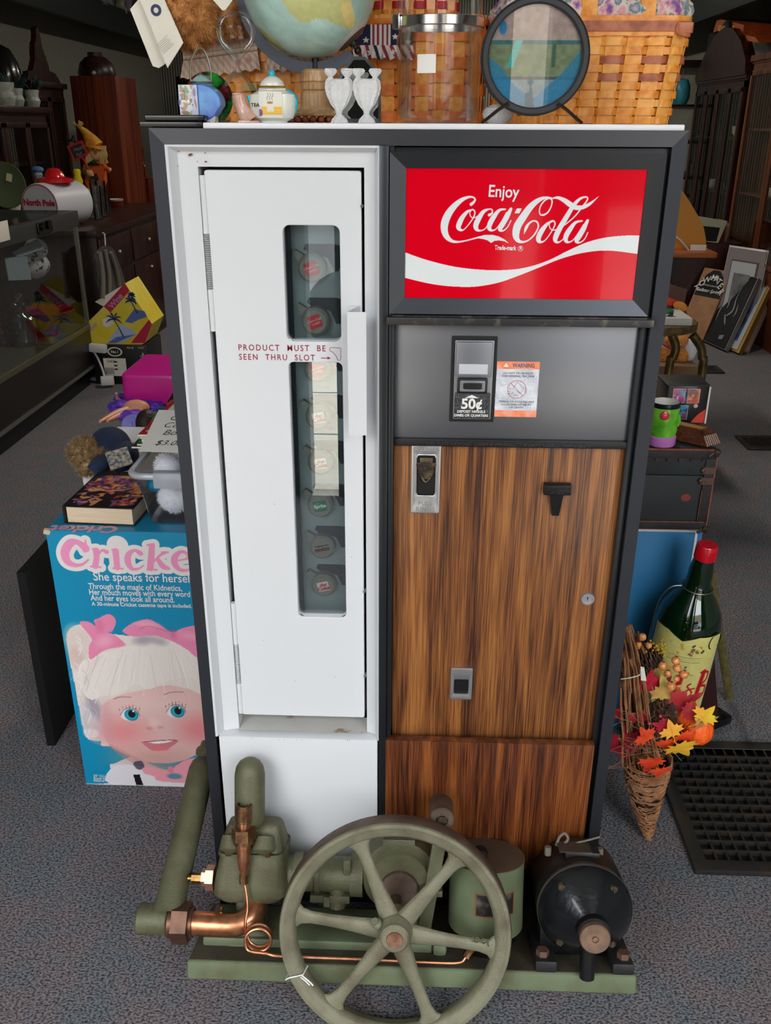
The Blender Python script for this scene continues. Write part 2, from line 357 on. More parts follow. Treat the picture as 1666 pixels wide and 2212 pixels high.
def stripes():
    m = mat('striped_wallpaper', (150, 150, 140), .8); n = m.node_tree.nodes; L = m.node_tree.links
    g = n.new('ShaderNodeNewGeometry'); s = n.new('ShaderNodeSeparateXYZ'); L.new(g.outputs['Position'], s.inputs[0])
    a = n.new('ShaderNodeMath'); a.operation = 'ADD'; L.new(s.outputs['X'], a.inputs[0]); L.new(s.outputs['Y'], a.inputs[1])
    k = n.new('ShaderNodeMath'); k.operation = 'MULTIPLY'; k.inputs[1].default_value = 190; L.new(a.outputs[0], k.inputs[0])
    q = n.new('ShaderNodeMath'); q.operation = 'SINE'; L.new(k.outputs[0], q.inputs[0])
    r = n.new('ShaderNodeValToRGB'); e = r.color_ramp.elements; e[0].position = .0; e[0].color = (*lin((92, 92, 84)), 1); e[1].position = .55; e[1].color = (*lin((168, 166, 152)), 1)
    L.new(q.outputs[0], r.inputs[0]); L.new(r.outputs[0], n['Principled BSDF'].inputs['Base Color']); return m
WALLP = stripes()
XL, XR, YF, YB, ZC = -3.3, 2.75, -2.05, 11.2, 3.0
struct('floor', G().bx(XL, XR, YF, YB, -.1, 0), CARPET)
struct('ceiling', G().bx(XL, XR, YF, YB, ZC, ZC+.1), mat('ceiling_white', (206, 204, 196), .9, bump=.2, bs=60))
struct('wall_left', G().bx(XL-.1, XL, YF, YB, 0, ZC), WALLP)
struct('wall_right', G().bx(XR, XR+.1, YF, YB, 0, ZC), WALLP)
struct('wall_back', G().bx(XL, XR, YB, YB+.1, 0, ZC), WALLP)
PAINT = mat('dark_green_paint', (38, 50, 46), .45, col2=(30, 38, 36))
g = G()
for a, b in ((XL, -1.75), (-.52, -.42), (-.31, .30), (.43, .66), (1.9, XR)): g.bx(a, b, YF-.12, YF, 0, 2.65)  # wide middle pier is added behind the camera to darken reflections
g.bx(XL, XR, YF-.12, YF, 2.65, ZC)
struct('wall_front_added_pier', g, PAINT)
# the street outside the door
struct('sidewalk', G().bx(-7, 7, -4.45, YF-.12, -.16, -.02), multi('concrete', [(.3, (196, 186, 168)), (.7, (224, 214, 196))], 30, .9, .2))
g = G()
for k in range(-5, 7): g.bx(k*1.1-.006, k*1.1+.006, -4.4, -2.2, -.02, -.018)
for y in (-2.9, -3.65): g.bx(-7, 7, y-.006, y+.006, -.02, -.018)
struct('sidewalk_joint', g, mat('joint_dark', (80, 74, 66), .9))
struct('street', G().bx(-12, 12, -12, -4.45, -.3, -.16), mat('asphalt', (84, 84, 86), .9))
struct('building_opposite', G().bx(-12, 12, -12.3, -12, -.2, 4.2), mat('tan_siding', (170, 156, 136), .8))
t = thing('car', 'silver car parked at the kerb outside, seen only as a reflection', 'car', (1.2, -5.9, -.16))
P = lambda x, z: (x, -6.7, z-.16)
g = G().prism([P(-1.2, .35), P(-1.25, .75), P(-.9, .95), P(-.2, 1.02), P(.5, 1.45), P(1.9, 1.5), P(2.7, 1.1), P(3.3, 1.0), P(3.4, .4)], (0, 1.6, 0))
bmesh.ops.bevel(g.b, geom=g.b.edges[:], offset=.06, segments=2, affect='EDGES')
part(t, 'body', g, mat('car_silver', (190, 192, 198), .25, .6, coat=.5))
part(t, 'window', G().prism([P(.1, 1.02), P(.6, 1.38), P(1.8, 1.42), P(2.3, 1.1)], (0, 1.612, 0)), mat('car_glass', (20, 22, 26), .05))
for x in (-.5, 2.5):
    part(t, 'wheel', G().cyl((x, -5.28, .15), (x, -5.07, .15), .31, 28, bev=.03), mat('tyre', (22, 22, 22), .8))
# ledge shelves high on both side walls
SH = mat('shelf_dark_green', (22, 34, 32), .5)
def wall_shelf(x0, x1, lab):
    t = thing('wall_shelf', lab, 'shelf', ((x0+x1)/2, 6, 2.2)); s = 1 if x1 > 0 else -1
    part(t, 'board', G().bx(x0, x1, 1.6, 11, 2.36, 2.39), SH)
    xe = x0 if s > 0 else x1
    part(t, 'front_rail', G().bx(xe-.02, xe+.02, 1.6, 11, 2.2, 2.42, .004), SH); return t
wall_shelf(XL, -2.95, 'dark green ledge shelf high on the left wall carrying figurines')
wall_shelf(2.33, XR, 'dark green ledge shelf high on the right wall above the cabinets')
# ================================================================ the drinks machine
BLK = mat('satin_black_trim', (60, 62, 66), .30, .75, spec=.5, bump=.02, bs=400)
BLK2 = mat('black_enamel', (16, 16, 18), .4)
WHT = mat('white_enamel', (215, 217, 220), .32, spec=.4)
DIRTY = multi('dusty_enamel', [(.3, (214, 211, 205)), (.66, (206, 202, 194)), (.72, (150, 122, 92)), (.8, (205, 200, 192))], 22, .6, .05)
MX0, MX1, MZ = -.357, .344, 1.394
t = M = thing('soda_machine', 'tall white, black and wood-grain bottle vending machine with red sign', 'vending machine', (0, 0, 0))
g = G().bx(MX0+.004, MX1-.004, .10, .60, .03, 1.386, .004)
g.bx(MX0+.004, MX0+.018, .01, .12, .03, 1.386); g.bx(MX1-.018, MX1-.004, .01, .12, .03, 1.386); g.bx(MX0+.004, MX1-.004, .01, .12, 1.374, 1.386); g.bx(-.054, -.035, .004, .12, .03, 1.386)
for x in (-.30, .29):
    for y in (.08, .54): g.cyl((x, y, 0), (x, y, .04), .02, 12)
part(t, 'cabinet', g, BLK2)
def frame_bars(x0, x1, z0, z1, wl, wr, wt, wb, y0, y1, bev=.0015, g=None, lip=.004):
    """mitred frame bars, front at y0, back at y1; bottom bar only when wb > 0"""
    g = g or G(); ix0, ix1, iz0, iz1 = x0+wl, x1-wr, z0+wb, z1-wt
    def bar(a, b, c, d):  # a,b outer; c,d inner
        n = [V((a[0], y0, a[1])), V((b[0], y0, b[1])), V((d[0], y0+lip, d[1])), V((c[0], y0+lip, c[1]))]
        m = [V((p.x, y1, p.z)) for p in n]; vv = [g.b.verts.new(p) for p in n+m]
        for q in ((0, 1, 2, 3), (7, 6, 5, 4), (0, 4, 5, 1), (1, 5, 6, 2), (2, 6, 7, 3), (3, 7, 4, 0)): g.b.faces.new([vv[i] for i in q])
    bar((x0, z1), (x1, z1), (ix0, iz1), (ix1, iz1)); bar((x0, z0), (x0, z1), (ix0, iz0), (ix0, iz1)); bar((x1, z1), (x1, z0), (ix1, iz1), (ix1, iz0))
    if wb: bar((x1, z0), (x0, z0), (ix1, iz0), (ix0, iz0))
    return g
g = frame_bars(MX0, MX1, .03, MZ, .018, .018, .020, 0, -.004, .03)
part(t, 'outer_frame', g, mat('frame_grey_black', (74, 76, 83), .34, .75, bump=.02, bs=400))
part(t, 'divider_post', G().bx(-.0545, -.042, -.003, .03, .14, 1.374, .001).bx(-.041, -.034, .002, .03, .43, 1.36, .001), BLK)
part(t, 'kick_plate', G().bx(MX0+.018, MX1-.018, .012, .03, .03, .1405), BLK2)
part(t, 'top_panel', G().bx(-.286, MX1-.005, .0, .60, MZ-.004, MZ+.007, .002), mat('white_top', (232, 232, 236), .4))
# --- white bay
yD0 = .026
xl, xr, zt, zb = -.339, -.0545, 1.374, .419; wl, wr, wt = .037, .0215, .028
g = G(); prev = None
for f, y in ((0, .0), (.1, .001), (.2, .010), (.32, .018), (1, .024), (1, .09)):
    a = xl+f*wl; b = xr-f*wr; c = zt-f*wt
    r_ = [V((a, y, zb if y < .08 else zb)), V((a, y, c)), V((b, y, c)), V((b, y, zb))]
    rr = [g.b.verts.new(p) for p in r_]
    if prev:
        for i in range(3): g.b.faces.new((prev[i], prev[i+1], rr[i+1], rr[i]))
    prev = rr
part(t, 'white_surround', g, WHT)
g = G(); rn = random.Random(2)
for _ in range(16): x = xl+.004+rn.expovariate(90); z = zt-.004-rn.expovariate(170); g.sph((min(x, xl+.05), .0165, max(z, zt-.03)), rn.uniform(.0006, .0022), 6, (1.6, .15, .7))
for _ in range(14): g.sph((rn.uniform(-.29, -.09), .0002, .4195-rn.random()*.004), rn.uniform(.0003, .0008), 6)
for p in ((-.12, 1.0), (-.2, .52), (-.13, .53), (-.25, .6), (-.1, .76), (-.22, .85)): g.sph((p[0], yD0-.0002, p[1]), .0007, 6, (1, .3, 1))
part(t, 'rust_specks', g, mat('rust_speck', (112, 70, 46), .9), kind='stuff')
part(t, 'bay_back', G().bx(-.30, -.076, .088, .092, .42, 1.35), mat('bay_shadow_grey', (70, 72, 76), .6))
# ledge and lower white panel
g = G().prism([(-.333, .002, .4185), (-.0565, .002, .4185), (-.0565, .02, .4185), (-.078, .066, .4185), (-.302, .066, .4185), (-.333, .02, .4185)], (0, 0, -.006))
part(t, 'ledge', g, DIRTY)
part(t, 'lower_white_panel', G().bx(-.3335, -.0565, .0, .02, .142, .4195, .0015), WHT)
# door with two window openings
yD = yD0
g = G().plate([rrect(-.2935, -.0815, .449, 1.3405, .002, 2), rrect(-.1915, -.1095, 1.107, 1.272, .011), rrect(-.1905, -.1085, .646, 1.079, .009)], .008, FR(0, yD+.009, 0), .0012)
D = part(t, 'door', g, WHT, sm=12)
for z0, z1 in ((1.107, 1.272), (.646, 1.079)):
    part(D, 'window_glass', G().bx(-.195, -.106, yD+.012, yD+.0135, z0-.003, z1+.003), glassy('machine_glass', (.88, .92, .92), 3.2))
    g = G().tube([(-.187, yD+.004, z0+.004), (-.18, yD+.003, z0-.0005), (-.118, yD+.003, z0-.0005), (-.111, yD+.004, z0+.004)], .0014, 6)
    part(D, 'chrome_lip', g, mat('chrome', (215, 215, 218), .15, 1))
RED = mat('crimson_print', (150, 20, 50), .5)
g = G().text('PRODUCT  MUST  BE', .0125, FR(-.262, yD-.0008, 1.0945), off=.0001, sp=1.3, w=.128)
g.text('SEEN  THRU  SLOT', .0125, FR(-.262, yD-.0008, 1.0805), off=.0001, sp=1.3, w=.112)
f = lambda x, z: V((x, yD-.0008, z)); g.rib([(-.141, 1.0845), (-.131, 1.0845)], [.0012, .0012], f, cap=False); g.b.faces.new([g.b.verts.new(f(*p)) for p in ((-.1315, 1.0868), (-.1265, 1.0845), (-.1315, 1.0822))])
g.rib([(-.128, 1.0985), (-.128, 1.0955), (-.1235, 1.093), (-.118, 1.0865), (-.1165, 1.082), (-.1125, 1.082), (-.1118, 1.088), (-.1118, 1.0975), (-.113, 1.0995), (-.1255, 1.1), (-.128, 1.0985)], [.0006]*11, f, cap=False)
part(D, 'lettering', g, RED)
g = G().prism([(-.098, -.022, .982), (-.0715, -.022, .982), (-.0715, -.020, .982), (-.0965, -.020, .982), (-.0835, .024, .982), (-.0985, .024, .982), (-.0985, .022, .982), (-.0865, .022, .982)], (0, 0, .179))
part(D, 'handle', g, WHT)
for zz in ((1.335, 1.122), (.671, .4515)):
    H = part(t, 'hinge', G().cyl((-.2975, .027, zz[0]), (-.2975, .027, zz[1]), .0042, 14), WHT)
    g = G(); a = zz[0]-(zz[0]-zz[1])*.36; b = zz[0]-(zz[0]-zz[1])*.72; n = 26
    for i in range(n): z = a+(b-a)*i/n; g.lathe([(.0044, 0), (.0050, .0012), (.0044, .0024)], (-.2975, .027, z-.0024), (0, 0, 1), 12)
    part(H, 'coil_spring', g, mat('spring_grey', (150, 152, 155), .35, .6))
for z in (1.297, .70, .537, .98): part(t, 'door_catch', G().cyl((-.079, .02, z), (-.079, .03, z), .0022, 10), mat('chrome', (215, 215, 218), .15, 1))
# bottle rack behind the glass
GRY = mat('rack_grey_green', (150, 160, 164), .5); HOL = mat('slot_dark', (58, 60, 66), .7); CAPG = mat('cap_grey', (138, 136, 128), .45)
part(t, 'rack_panel', G().bx(-.184, -.085, .062, .066, .63, 1.29), GRY)
part(t, 'rack_side', G().bx(-.2, -.184, .05, .066, .63, 1.29), mat('rack_side_dark', (44, 48, 56), .5))
discs = [(675, 578, 'cola'), (682, 692, 'cola'), (687, 795, 'cola'), (690, 898, 'diet'), (694, 996, 'diet2'), (693, 1088, 'sprite'), (697, 1178, 'minute'), (700, 1260, 'dietb')]
LW = mat('label_white', (232, 230, 226), .5); LR = mat('label_red', (206, 34, 48), .5); LG = mat('label_green', (18, 122, 82), .5); LK = mat('label_black', (24, 22, 22), .5)
for i, (px, py, k) in enumerate(discs):
    c = PY(px, py, .055)
    p = [(c.x-.010+a, c.z+b) for a, b in ((0, .032), (.04, .032), (.05, .03), (.05, .0), (.047, -.006), (.04, -.006), (.037, .002), (.032, .012), (.018, .0185), (.004, .02), (-.003, .025))]
    part(t, 'bottle_slot_shade', G().prism([(x, .0610, z) for x, z in p], (0, .001, 0)), HOL)  # dark flat shape on the panel stands in for shade inside the slot
    g = G().lathe([(.0, 0), (.0165, 0), (.0168, -.0), (.0205, .004), (.0212, .018)], (c.x, .044, c.z), (0, 1, 0), 40)
    g.loft([[V((c.x-.012, .052, c.z+.018)), V((c.x-.02, .052, c.z+.008)), V((c.x-.02, .061, c.z+.008)), V((c.x-.012, .061, c.z+.018))], [V((c.x-.024, .052, c.z+.0255)), V((c.x-.0285, .052, c.z+.0195)), V((c.x-.0285, .061, c.z+.0195)), V((c.x-.024, .061, c.z+.0255))]])
    B = part(t, 'bottle_cap_holder', g, CAPG)
    a = {'cola': 20, 'diet': 12, 'diet2': 8, 'sprite': 10, 'minute': 12, 'dietb': 14}[k]
    ML = FR(c.x, .0432, c.z) @ Matrix.Rotation(R(a), 4, 'Z'); s = .0095
    def card(m, w_, h_, nm='label'): return part(B, nm, G().plate([rrect(-w_, w_, -h_, h_, .0015, 2)], .0002, ML), m)
    def wr(tx, sz, x, y, m, nm='lettering', **kw): part(B, nm, G().text(tx, sz, ML @ Matrix.Translation((x, y, .0005)), 'CENTER', **kw), m)
    if k == 'cola': card(LR, s, s); wr('Coca-Cola', .0052, 0, .001, LW, shear=.3); wr('CLASSIC', .0036, .001, -.004, LW)
    elif k == 'sprite': card(LG, .0105, .009); wr('Enjoy', .0028, -.003, .0045, LW); wr('Sprite', .0082, 0, -.002, LW, off=.0004)
    elif k == 'minute': card(LK, .012, .005); wr('Minute Maid', .0048, -.0005, .0006, LW); wr('Orange Soda', .0042, -.001, -.0036, mat('label_orange', (226, 70, 40), .5))
    else: card(LW, .0095, .0085); wr('diet', .0078, .001, .0008, LR, off=.0003); wr('Coke', .009, 0, -.0062, LR, off=.0005)
# --- sign
g = frame_bars(-.0405, .3195, 1.156, 1.3665, .0215, .0215, .020, .021, -.004, .012, lip=.006); g.bx(-.041, .326, .012, .03, 1.143, 1.372)
SG = part(t, 'sign_frame', g, BLK)
RS = mat('sign_red', (222, 2, 30), .12, spec=.5, coat=.6)
F = part(SG, 'sign_face', G().bx(-.021, .30, .0045, .008, 1.175, 1.35), RS)
YS = .0036; SWH = mat('sign_white', (226, 232, 232), .2, coat=.4)
T1 = lambda cx, cy: PY(900+cx/4.165, 380+cy/4.165, YS)
SA = Art(.321, .175, .00042, (222, 2, 30)); q0 = T1(600, 400); SK = (T1(1000, 400)-T1(600, 400)).length/400.
def s2(cx, cy): p = T1(cx, cy); return (p.x+.021, p.z-1.175)
def T1k(pts): SA.stroke([s2(*p[:2]) for p in pts], [p[2]*SK for p in pts], None, 7)
T1k([(492, 256, 28), (515, 236, 22), (528, 212, 15), (508, 192, 14), (465, 192, 22), (408, 216, 36), (345, 268, 52), (292, 335, 64), (258, 410, 70), (250, 478, 64), (268, 540, 50), (308, 580, 32), (360, 594, 20), (430, 586, 13), (510, 566, 12), (565, 552, 12)])
SA.fill([s2(*p) for p in [(832, 607), (790, 588), (740, 580), (700, 585), (672, 603), (640, 580), (600, 568), (555, 562), (510, 572), (510, 560), (560, 545), (610, 532), (680, 530), (740, 545), (790, 570)]])
T1k([(500, 305, 10), (458, 322, 26), (412, 375, 42), (385, 430, 48), (378, 465, 40), (400, 488, 22), (430, 480, 10), (475, 430, 10), (515, 370, 12), (525, 322, 12), (500, 303, 12), (480, 335, 9), (495, 372, 9), (535, 372, 9), (575, 338, 8)])
T1k([(655, 352, 26), (680, 335, 16), (680, 305, 12), (650, 300, 14), (600, 325, 34), (560, 385, 46), (535, 440, 48), (540, 478, 34), (570, 493, 16), (615, 478, 10), (650, 430, 9)])
T1k([(800, 300, 12), (745, 310, 26), (695, 370, 44), (662, 430, 46), (655, 472, 36), (680, 491, 18), (715, 478, 10), (760, 420, 10), (812, 330, 12)])
T1k([(850, 298, 26), (815, 365, 44), (768, 445, 46), (750, 482, 32), (780, 493, 14), (820, 460, 10), (850, 402, 9)])
SA.fill([s2(*p) for p in [(880, 338), (905, 292), (948, 292), (925, 338)]])
T1k([(1150, 350, 16), (1118, 350, 12), (1106, 315, 11), (1120, 265, 11), (1155, 222, 12), (1195, 203, 12), (1220, 222, 12), (1212, 275, 12), (1182, 328, 14), (1146, 352, 16)])
T1k([(1215, 200, 12), (1170, 195, 20), (1105, 215, 38), (1030, 275, 56), (960, 370, 66), (910, 450, 70), (895, 520, 64), (905, 568, 44), (940, 594, 24), (1000, 583, 14), (1060, 530, 14), (1096, 460, 14), (1085, 415, 14), (1048, 406, 14), (1010, 432, 20), (986, 470, 26), (967, 525, 3)])
T1k([(1215, 205, 8), (1270, 196, 24), (1330, 220, 38), (1380, 255, 46), (1430, 283, 42), (1490, 284, 36), (1550, 258, 28), (1600, 220, 14), (1642, 182, 2)])
T1k([(1225, 408, 12), (1180, 430, 26), (1132, 488, 44), (1102, 545, 46), (1100, 582, 38), (1125, 596, 18), (1162, 575, 10), (1210, 510, 10), (1246, 440, 12), (1236, 406, 12), (1205, 410, 11), (1195, 445, 9), (1212, 482, 9), (1250, 486, 9), (1290, 458, 8)])
T1k([(1330, 445, 9), (1400, 388, 11), (1450, 335, 12), (1490, 280, 13), (1530, 230, 13), (1540, 200, 13), (1518, 190, 14), (1470, 208, 24), (1415, 265, 36), (1350, 370, 44), (1290, 470, 48), (1255, 545, 48), (1250, 582, 34), (1275, 598, 16), (1320, 570, 10), (1375, 500, 9)])
T1k([(1490, 405, 14), (1432, 420, 26), (1382, 480, 44), (1347, 540, 46), (1345, 582, 34), (1370, 597, 16), (1412, 575, 10), (1460, 510, 10), (1504, 440, 12)])
T1k([(1540, 403, 26), (1502, 480, 44), (1457, 553, 48), (1440, 588, 32), (1470, 600, 14), (1512, 570, 10), (1542, 510, 9)])
g = G()
g.text('Enjoy', .0215, mat3(T1(648, 186), T1(748, 190)-T1(648, 186), (0, 0, 1)), off=.0003, w=.0405)
g.text('Trade-mark', .0085, mat3(T1(703, 663), T1(803, 666)-T1(703, 663), (0, 0, 1)), w=.0295, off=.0002)
g.text('R', .006, FR(*T1(925, 663)), off=.0001); c_ = T1(936, 654)
g.rib([(math.cos(a/12*2*PI), math.sin(a/12*2*PI)) for a in range(13)], [.12]*13, lambda x, y: V((c_.x+x*.0034, c_.y, c_.z+y*.0034)), cap=False)
part(F, 'lettering', g, SWH, sm=False)
T2 = lambda cx, cy: PY(820+cx/2.45, 280+cy/2.45, YS)
top = crom([(133, 649), (250, 690), (400, 726), (560, 743), (700, 741), (800, 724), (900, 690), (1000, 640), (1100, 596), (1200, 571), (1300, 561), (1377, 560)], 5)
bot = crom([(133, 784), (250, 812), (340, 826), (430, 832), (520, 830), (630, 810), (740, 772), (850, 728), (960, 684), (1080, 652), (1210, 640), (1366, 658)], 5)
SA.fill([(T2(*p).x+.021, T2(*p).z-1.175) for p in top]+[(T2(*p).x+.021, T2(*p).z-1.175) for p in bot[::-1]]); SA.flush((226, 232, 232))
SA.put(F, 'printed_sheet', FR(-.021, YS+.0004, 1.175), vcol('sign_print', .1, coat=.5))
part(t, 'sign_shelf', G().bx(-.044, .327, -.014, .03, 1.142, 1.1525, .001).bx(-.036, .318, -.008, .004, 1.1525, 1.1545), mat('dusty_black', (34, 34, 36), .4, col2=(96, 90, 80), vs_=60, vlo=.55, vhi=.75))
# --- coin panel
STL = mat('dark_brushed_metal', (120, 122, 128), .34, .9, st=(1, 1, 30), bump=.03, bs=90)
CP = part(t, 'coin_panel', G().bx(-.033, .316, .022, .04, .9645, 1.1395, .001), STL)
part(t, 'right_jamb', G().bx(.316, .3265, .014, .05, .14, 1.142, .001), BLK)
part(t, 'left_jamb', G().bx(-.042, -.033, .016, .05, .43, 1.142, .001), BLK2)
g = G().plate([rrect(.0495, .1155, .992, 1.1205, .001, 1), rrect(.054, .1115, .9965, 1.1155, .001, 1)], .001, FR(0, .0205, 0)); part(CP, 'coin_surround', g, BLK2)
g = G().bx(.0545, .111, .0165, .022, .997, 1.115, .001).bx(.0565, .1085, .013, .018, 1.062, 1.113, .0015); CM = part(CP, 'coin_mechanism', g, mat('coin_grey', (132, 134, 140), .35, .6))
part(CM, 'price_card', G().bx(.061, .103, .0122, .0135, 1.0665, 1.0815, .0005), mat('card_grey', (196, 198, 206), .4))
part(CM, 'coin_hood', G().bx(.0595, .1035, .010, .017, 1.0385, 1.0605, .002), BLK2)
part(CM, 'coin_bezel', G().plate([rrect(.0635, .0995, 1.0415, 1.0575, .002, 3), rrect(.0675, .0955, 1.0445, 1.0545, .003, 3)], .001, FR(0, .0095, 0), .0003), mat('coin_grey', (132, 134, 140), .35, .6))
part(CM, 'price_plate', G().bx(.0565, .1085, .0135, .0165, .999, 1.0375, .001), mat('crinkled_black', (52, 52, 56), .35, col2=(100, 100, 104), vs_=160, vlo=.55, vhi=.7, bump=1, bs=240))
g = G().text('50¢', .0215, FR(.0815, .0128, 1.0145), 'CENTER', off=.0006).text('DEPOSIT NICKELS', .0052, FR(.0815, .0128, 1.0082), 'CENTER', off=.00015).text('DIMES OR QUARTERS', .0052, FR(.0815, .0128, 1.0022), 'CENTER', off=.00015)
g.b.faces.new([g.b.verts.new(p) for p in ((.071, .0128, 1.0305), (.092, .0128, 1.0305), (.0815, .0128, 1.0355))]); part(CM, 'lettering', g, mat('label_white', (232, 230, 226), .5), sm=False)
ST = part(CP, 'warning_sticker', G().bx(.1165, .1785, .0205, .0222, 1.0005, 1.0840), mat('sticker_silver', (226, 228, 236), .35, .1, bump=.4, bs=200, col2=(196, 200, 210), vs_=60))
ORG = mat('sticker_orange', (246, 132, 74), .4, col2=(244, 170, 150), vs_=60)
part(ST, 'orange_band', G().bx(.1165, .1785, .0199, .0205, 1.0730, 1.0840), ORG); part(ST, 'orange_band', G().bx(.1165, .1785, .0199, .0205, 1.0005, 1.0105), ORG)
DK = mat('ink_grey', (86, 88, 100), .5); Y = .0195
g = G().text('WARNING', .0088, FR(.139, Y, 1.0755), off=.0002, w=.032)
for s_, z in (('DO NOT TIP OR ROCK', 1.0655), ('THIS VENDING MACHINE', 1.0612), ('TIPPING OR ROCKING MAY', 1.0225), ('CAUSE SERIOUS INJURY', 1.0182), ('OR DEATH', 1.0138)): g.text(s_, .0042, FR(.148, Y, z), 'CENTER')
f = lambda x, z: V((x, Y, z))
g.rib([(.1415, 1.044), (.148, 1.054), (.158, 1.044), (.1525, 1.0365), (.1415, 1.044)], [.0004]*5, f, sm=1, cap=False)
for a, b in (((.136, 1.0445), (.139, 1.042)), ((.134, 1.04), (.138, 1.0395)), ((.1345, 1.036), (.138, 1.037)), ((.14, 1.035), (.142, 1.039)), ((.143, 1.034), (.15, 1.0335))): g.rib([a, b], [.0005]*2, f, cap=False)
part(ST, 'lettering', g, DK, sm=False)
g = G(); g.rib([(.1475+.0135*math.cos(a*PI/12), 1.0425+.0135*math.sin(a*PI/12)) for a in range(25)], [.0006]*25, f, sm=1, cap=False).rib([(.138, 1.052), (.157, 1.033)], [.0006]*2, f, cap=False)
part(ST, 'prohibition_ring', g, mat('ink_red', (214, 96, 84), .5), sm=False)
g = G().prism([(.126, Y, 1.0762), (.1335, Y, 1.0762), (.12975, Y, 1.0822)], (0, .0003, 0)); part(ST, 'warning_triangle', g, LW)
LP_ = part(t, 'lower_lip', G().bx(-.033, .318, .016, .04, .9535, .9645, .001), BLK2)
part(LP_, 'lettering', G().text('DO NOT DEPOSIT COIN IF PRODUCT IS NOT VISIBLE THRU SLOT', .0072, FR(.017, .0152, .9562), w=.246, off=.0002, ext=.0005), mat('embossed_black', (62, 62, 66), .3, .4))
# --- wood-grain door and lower panel
WOODG = wood('wood_grain_laminate', (60, 34, 26), (126, 77, 40), (164, 108, 58), 44, (1, 1, .04), .33, 3.0, 700, fs=.4)
WD = part(t, 'wood_grain_door', G().bx(-.0325, .3175, .028, .045, .400, .9535, .0008), WOODG)
part(t, 'wood_grain_lower_panel', G().bx(-.0425, .3165, -.004, .012, .141, .4235, .0015), wood('wood_grain_lower', (40, 20, 14), (98, 50, 25), (138, 80, 38), 44, (1, 1, .04), .3, 3.0, 700, fs=.4))
ALU = mat('stamped_aluminium', (186, 186, 188), .35, .85)
OP = part(WD, 'opener_plate', G().plate([rrect(-.005, .0385, .840, .9575, .002), rrect(.0015, .0325, .868, .937, .005)], .0012, FR(0, .0262, 0), .0005), ALU)
part(OP, 'recess', G().bx(-.001, .035, .0278, .0282, .865, .94), mat('recess_black', (6, 6, 7), .5))
g = G().tube([(.0015, .0255, .874), (.0045, .0255, .8685), (.0295, .0255, .8685), (.0325, .0255, .874), (.0325, .0255, .931), (.0295, .0255, .9365), (.0045, .0255, .9365), (.0015, .0255, .931)], .0014, 8, True); part(OP, 'rolled_rim', g, ALU)
g = G().text('OPENER', .0105, FR(.0168, .0246, .9425), 'CENTER', ext=.0004, sp=1.1).text('PULL', .0098, FR(.0168, .0246, .8530), 'CENTER', ext=.0004, sp=1.1).text('RINGS', .0098, FR(.0168, .0246, .8435), 'CENTER', ext=.0004, sp=1.1); part(OP, 'lettering', g, mat('embossed_alu', (160, 160, 162), .4, .8))
g = G().lathe([(0, 0), (.013, 0), (.015, .002), (.014, .004)], (.017, .0272, .914), (0, -1, 0), 24, sy=1.2).box((.017, .0250, .927), (.020, .003, .010), None, .001)
g.tube([(.0105, .0235, .900), (.017, .0215, .893), (.0235, .0235, .900)], .0016, 8, sm=4); part(OP, 'bottle_opener', g, mat('worn_iron', (62, 58, 56), .4, .8, col2=(120, 104, 80), vs_=90))
g = G()
for x in (.005, .029): g.cyl((x, .0255, .921), (x, .0235, .921), .0034, 12)
part(OP, 'screw', g, mat('worn_iron', (62, 58, 56), .4, .8))
CR = part(WD, 'coin_release', G().bx(.198, .240, .014, .028, .8775, .895, .002).bx(.2, .238, .013, .016, .888, .8945, .001), BLK2)
part(CR, 'push_tab', G().loft([[V((.2095, .017, .8785)), V((.229, .017, .8785)), V((.229, .028, .8785)), V((.2095, .028, .8785))], [V((.2145, .022, .8405)), V((.2255, .022, .8405)), V((.2255, .028, .8405)), V((.2145, .028, .8405))]]), BLK2)
part(CR, 'lettering', G().text('COIN RELEASE', .0048, FR(.219, .0125, .8895), 'CENTER', ext=.0002).text('PUSH', .0068, FR(.219, .0135, .8795), 'CENTER', ext=.0003, sp=1.3), mat('embossed_black', (62, 62, 66), .3, .4))
LC = part(WD, 'lock', G().lathe([(0, .001), (.0075, .001), (.0078, .003), (.0105, .003), (.012, .001), (.0122, -.002)], (.2845, .0275, .692), (0, -1, 0), 32), ALU)
part(LC, 'keyhole', G().bx(.2839, .2851, .0262, .0266, .6895, .6945).cyl((.2845, .0265, .694), (.2845, .0262, .694), .0014, 10), HOL)
CH = part(WD, 'change_cup', G().plate([rrect(.0675, .1035, .4925, .5545, .002), rrect(.0725, .0985, .5025, .5335, .003)], .0015, FR(0, .0258, 0), .0006), ALU)
part(CH, 'cup_recess', G().bx(.07, .101, .0276, .0282, .499, .536), mat('recess_black', (6, 6, 7), .5))
part(CH, 'lettering', G().text('CHANGE', .0078, FR(.0855, .0238, .5395), 'CENTER', ext=.0003, w=.032), mat('embossed_alu', (160, 160, 162), .4, .8))
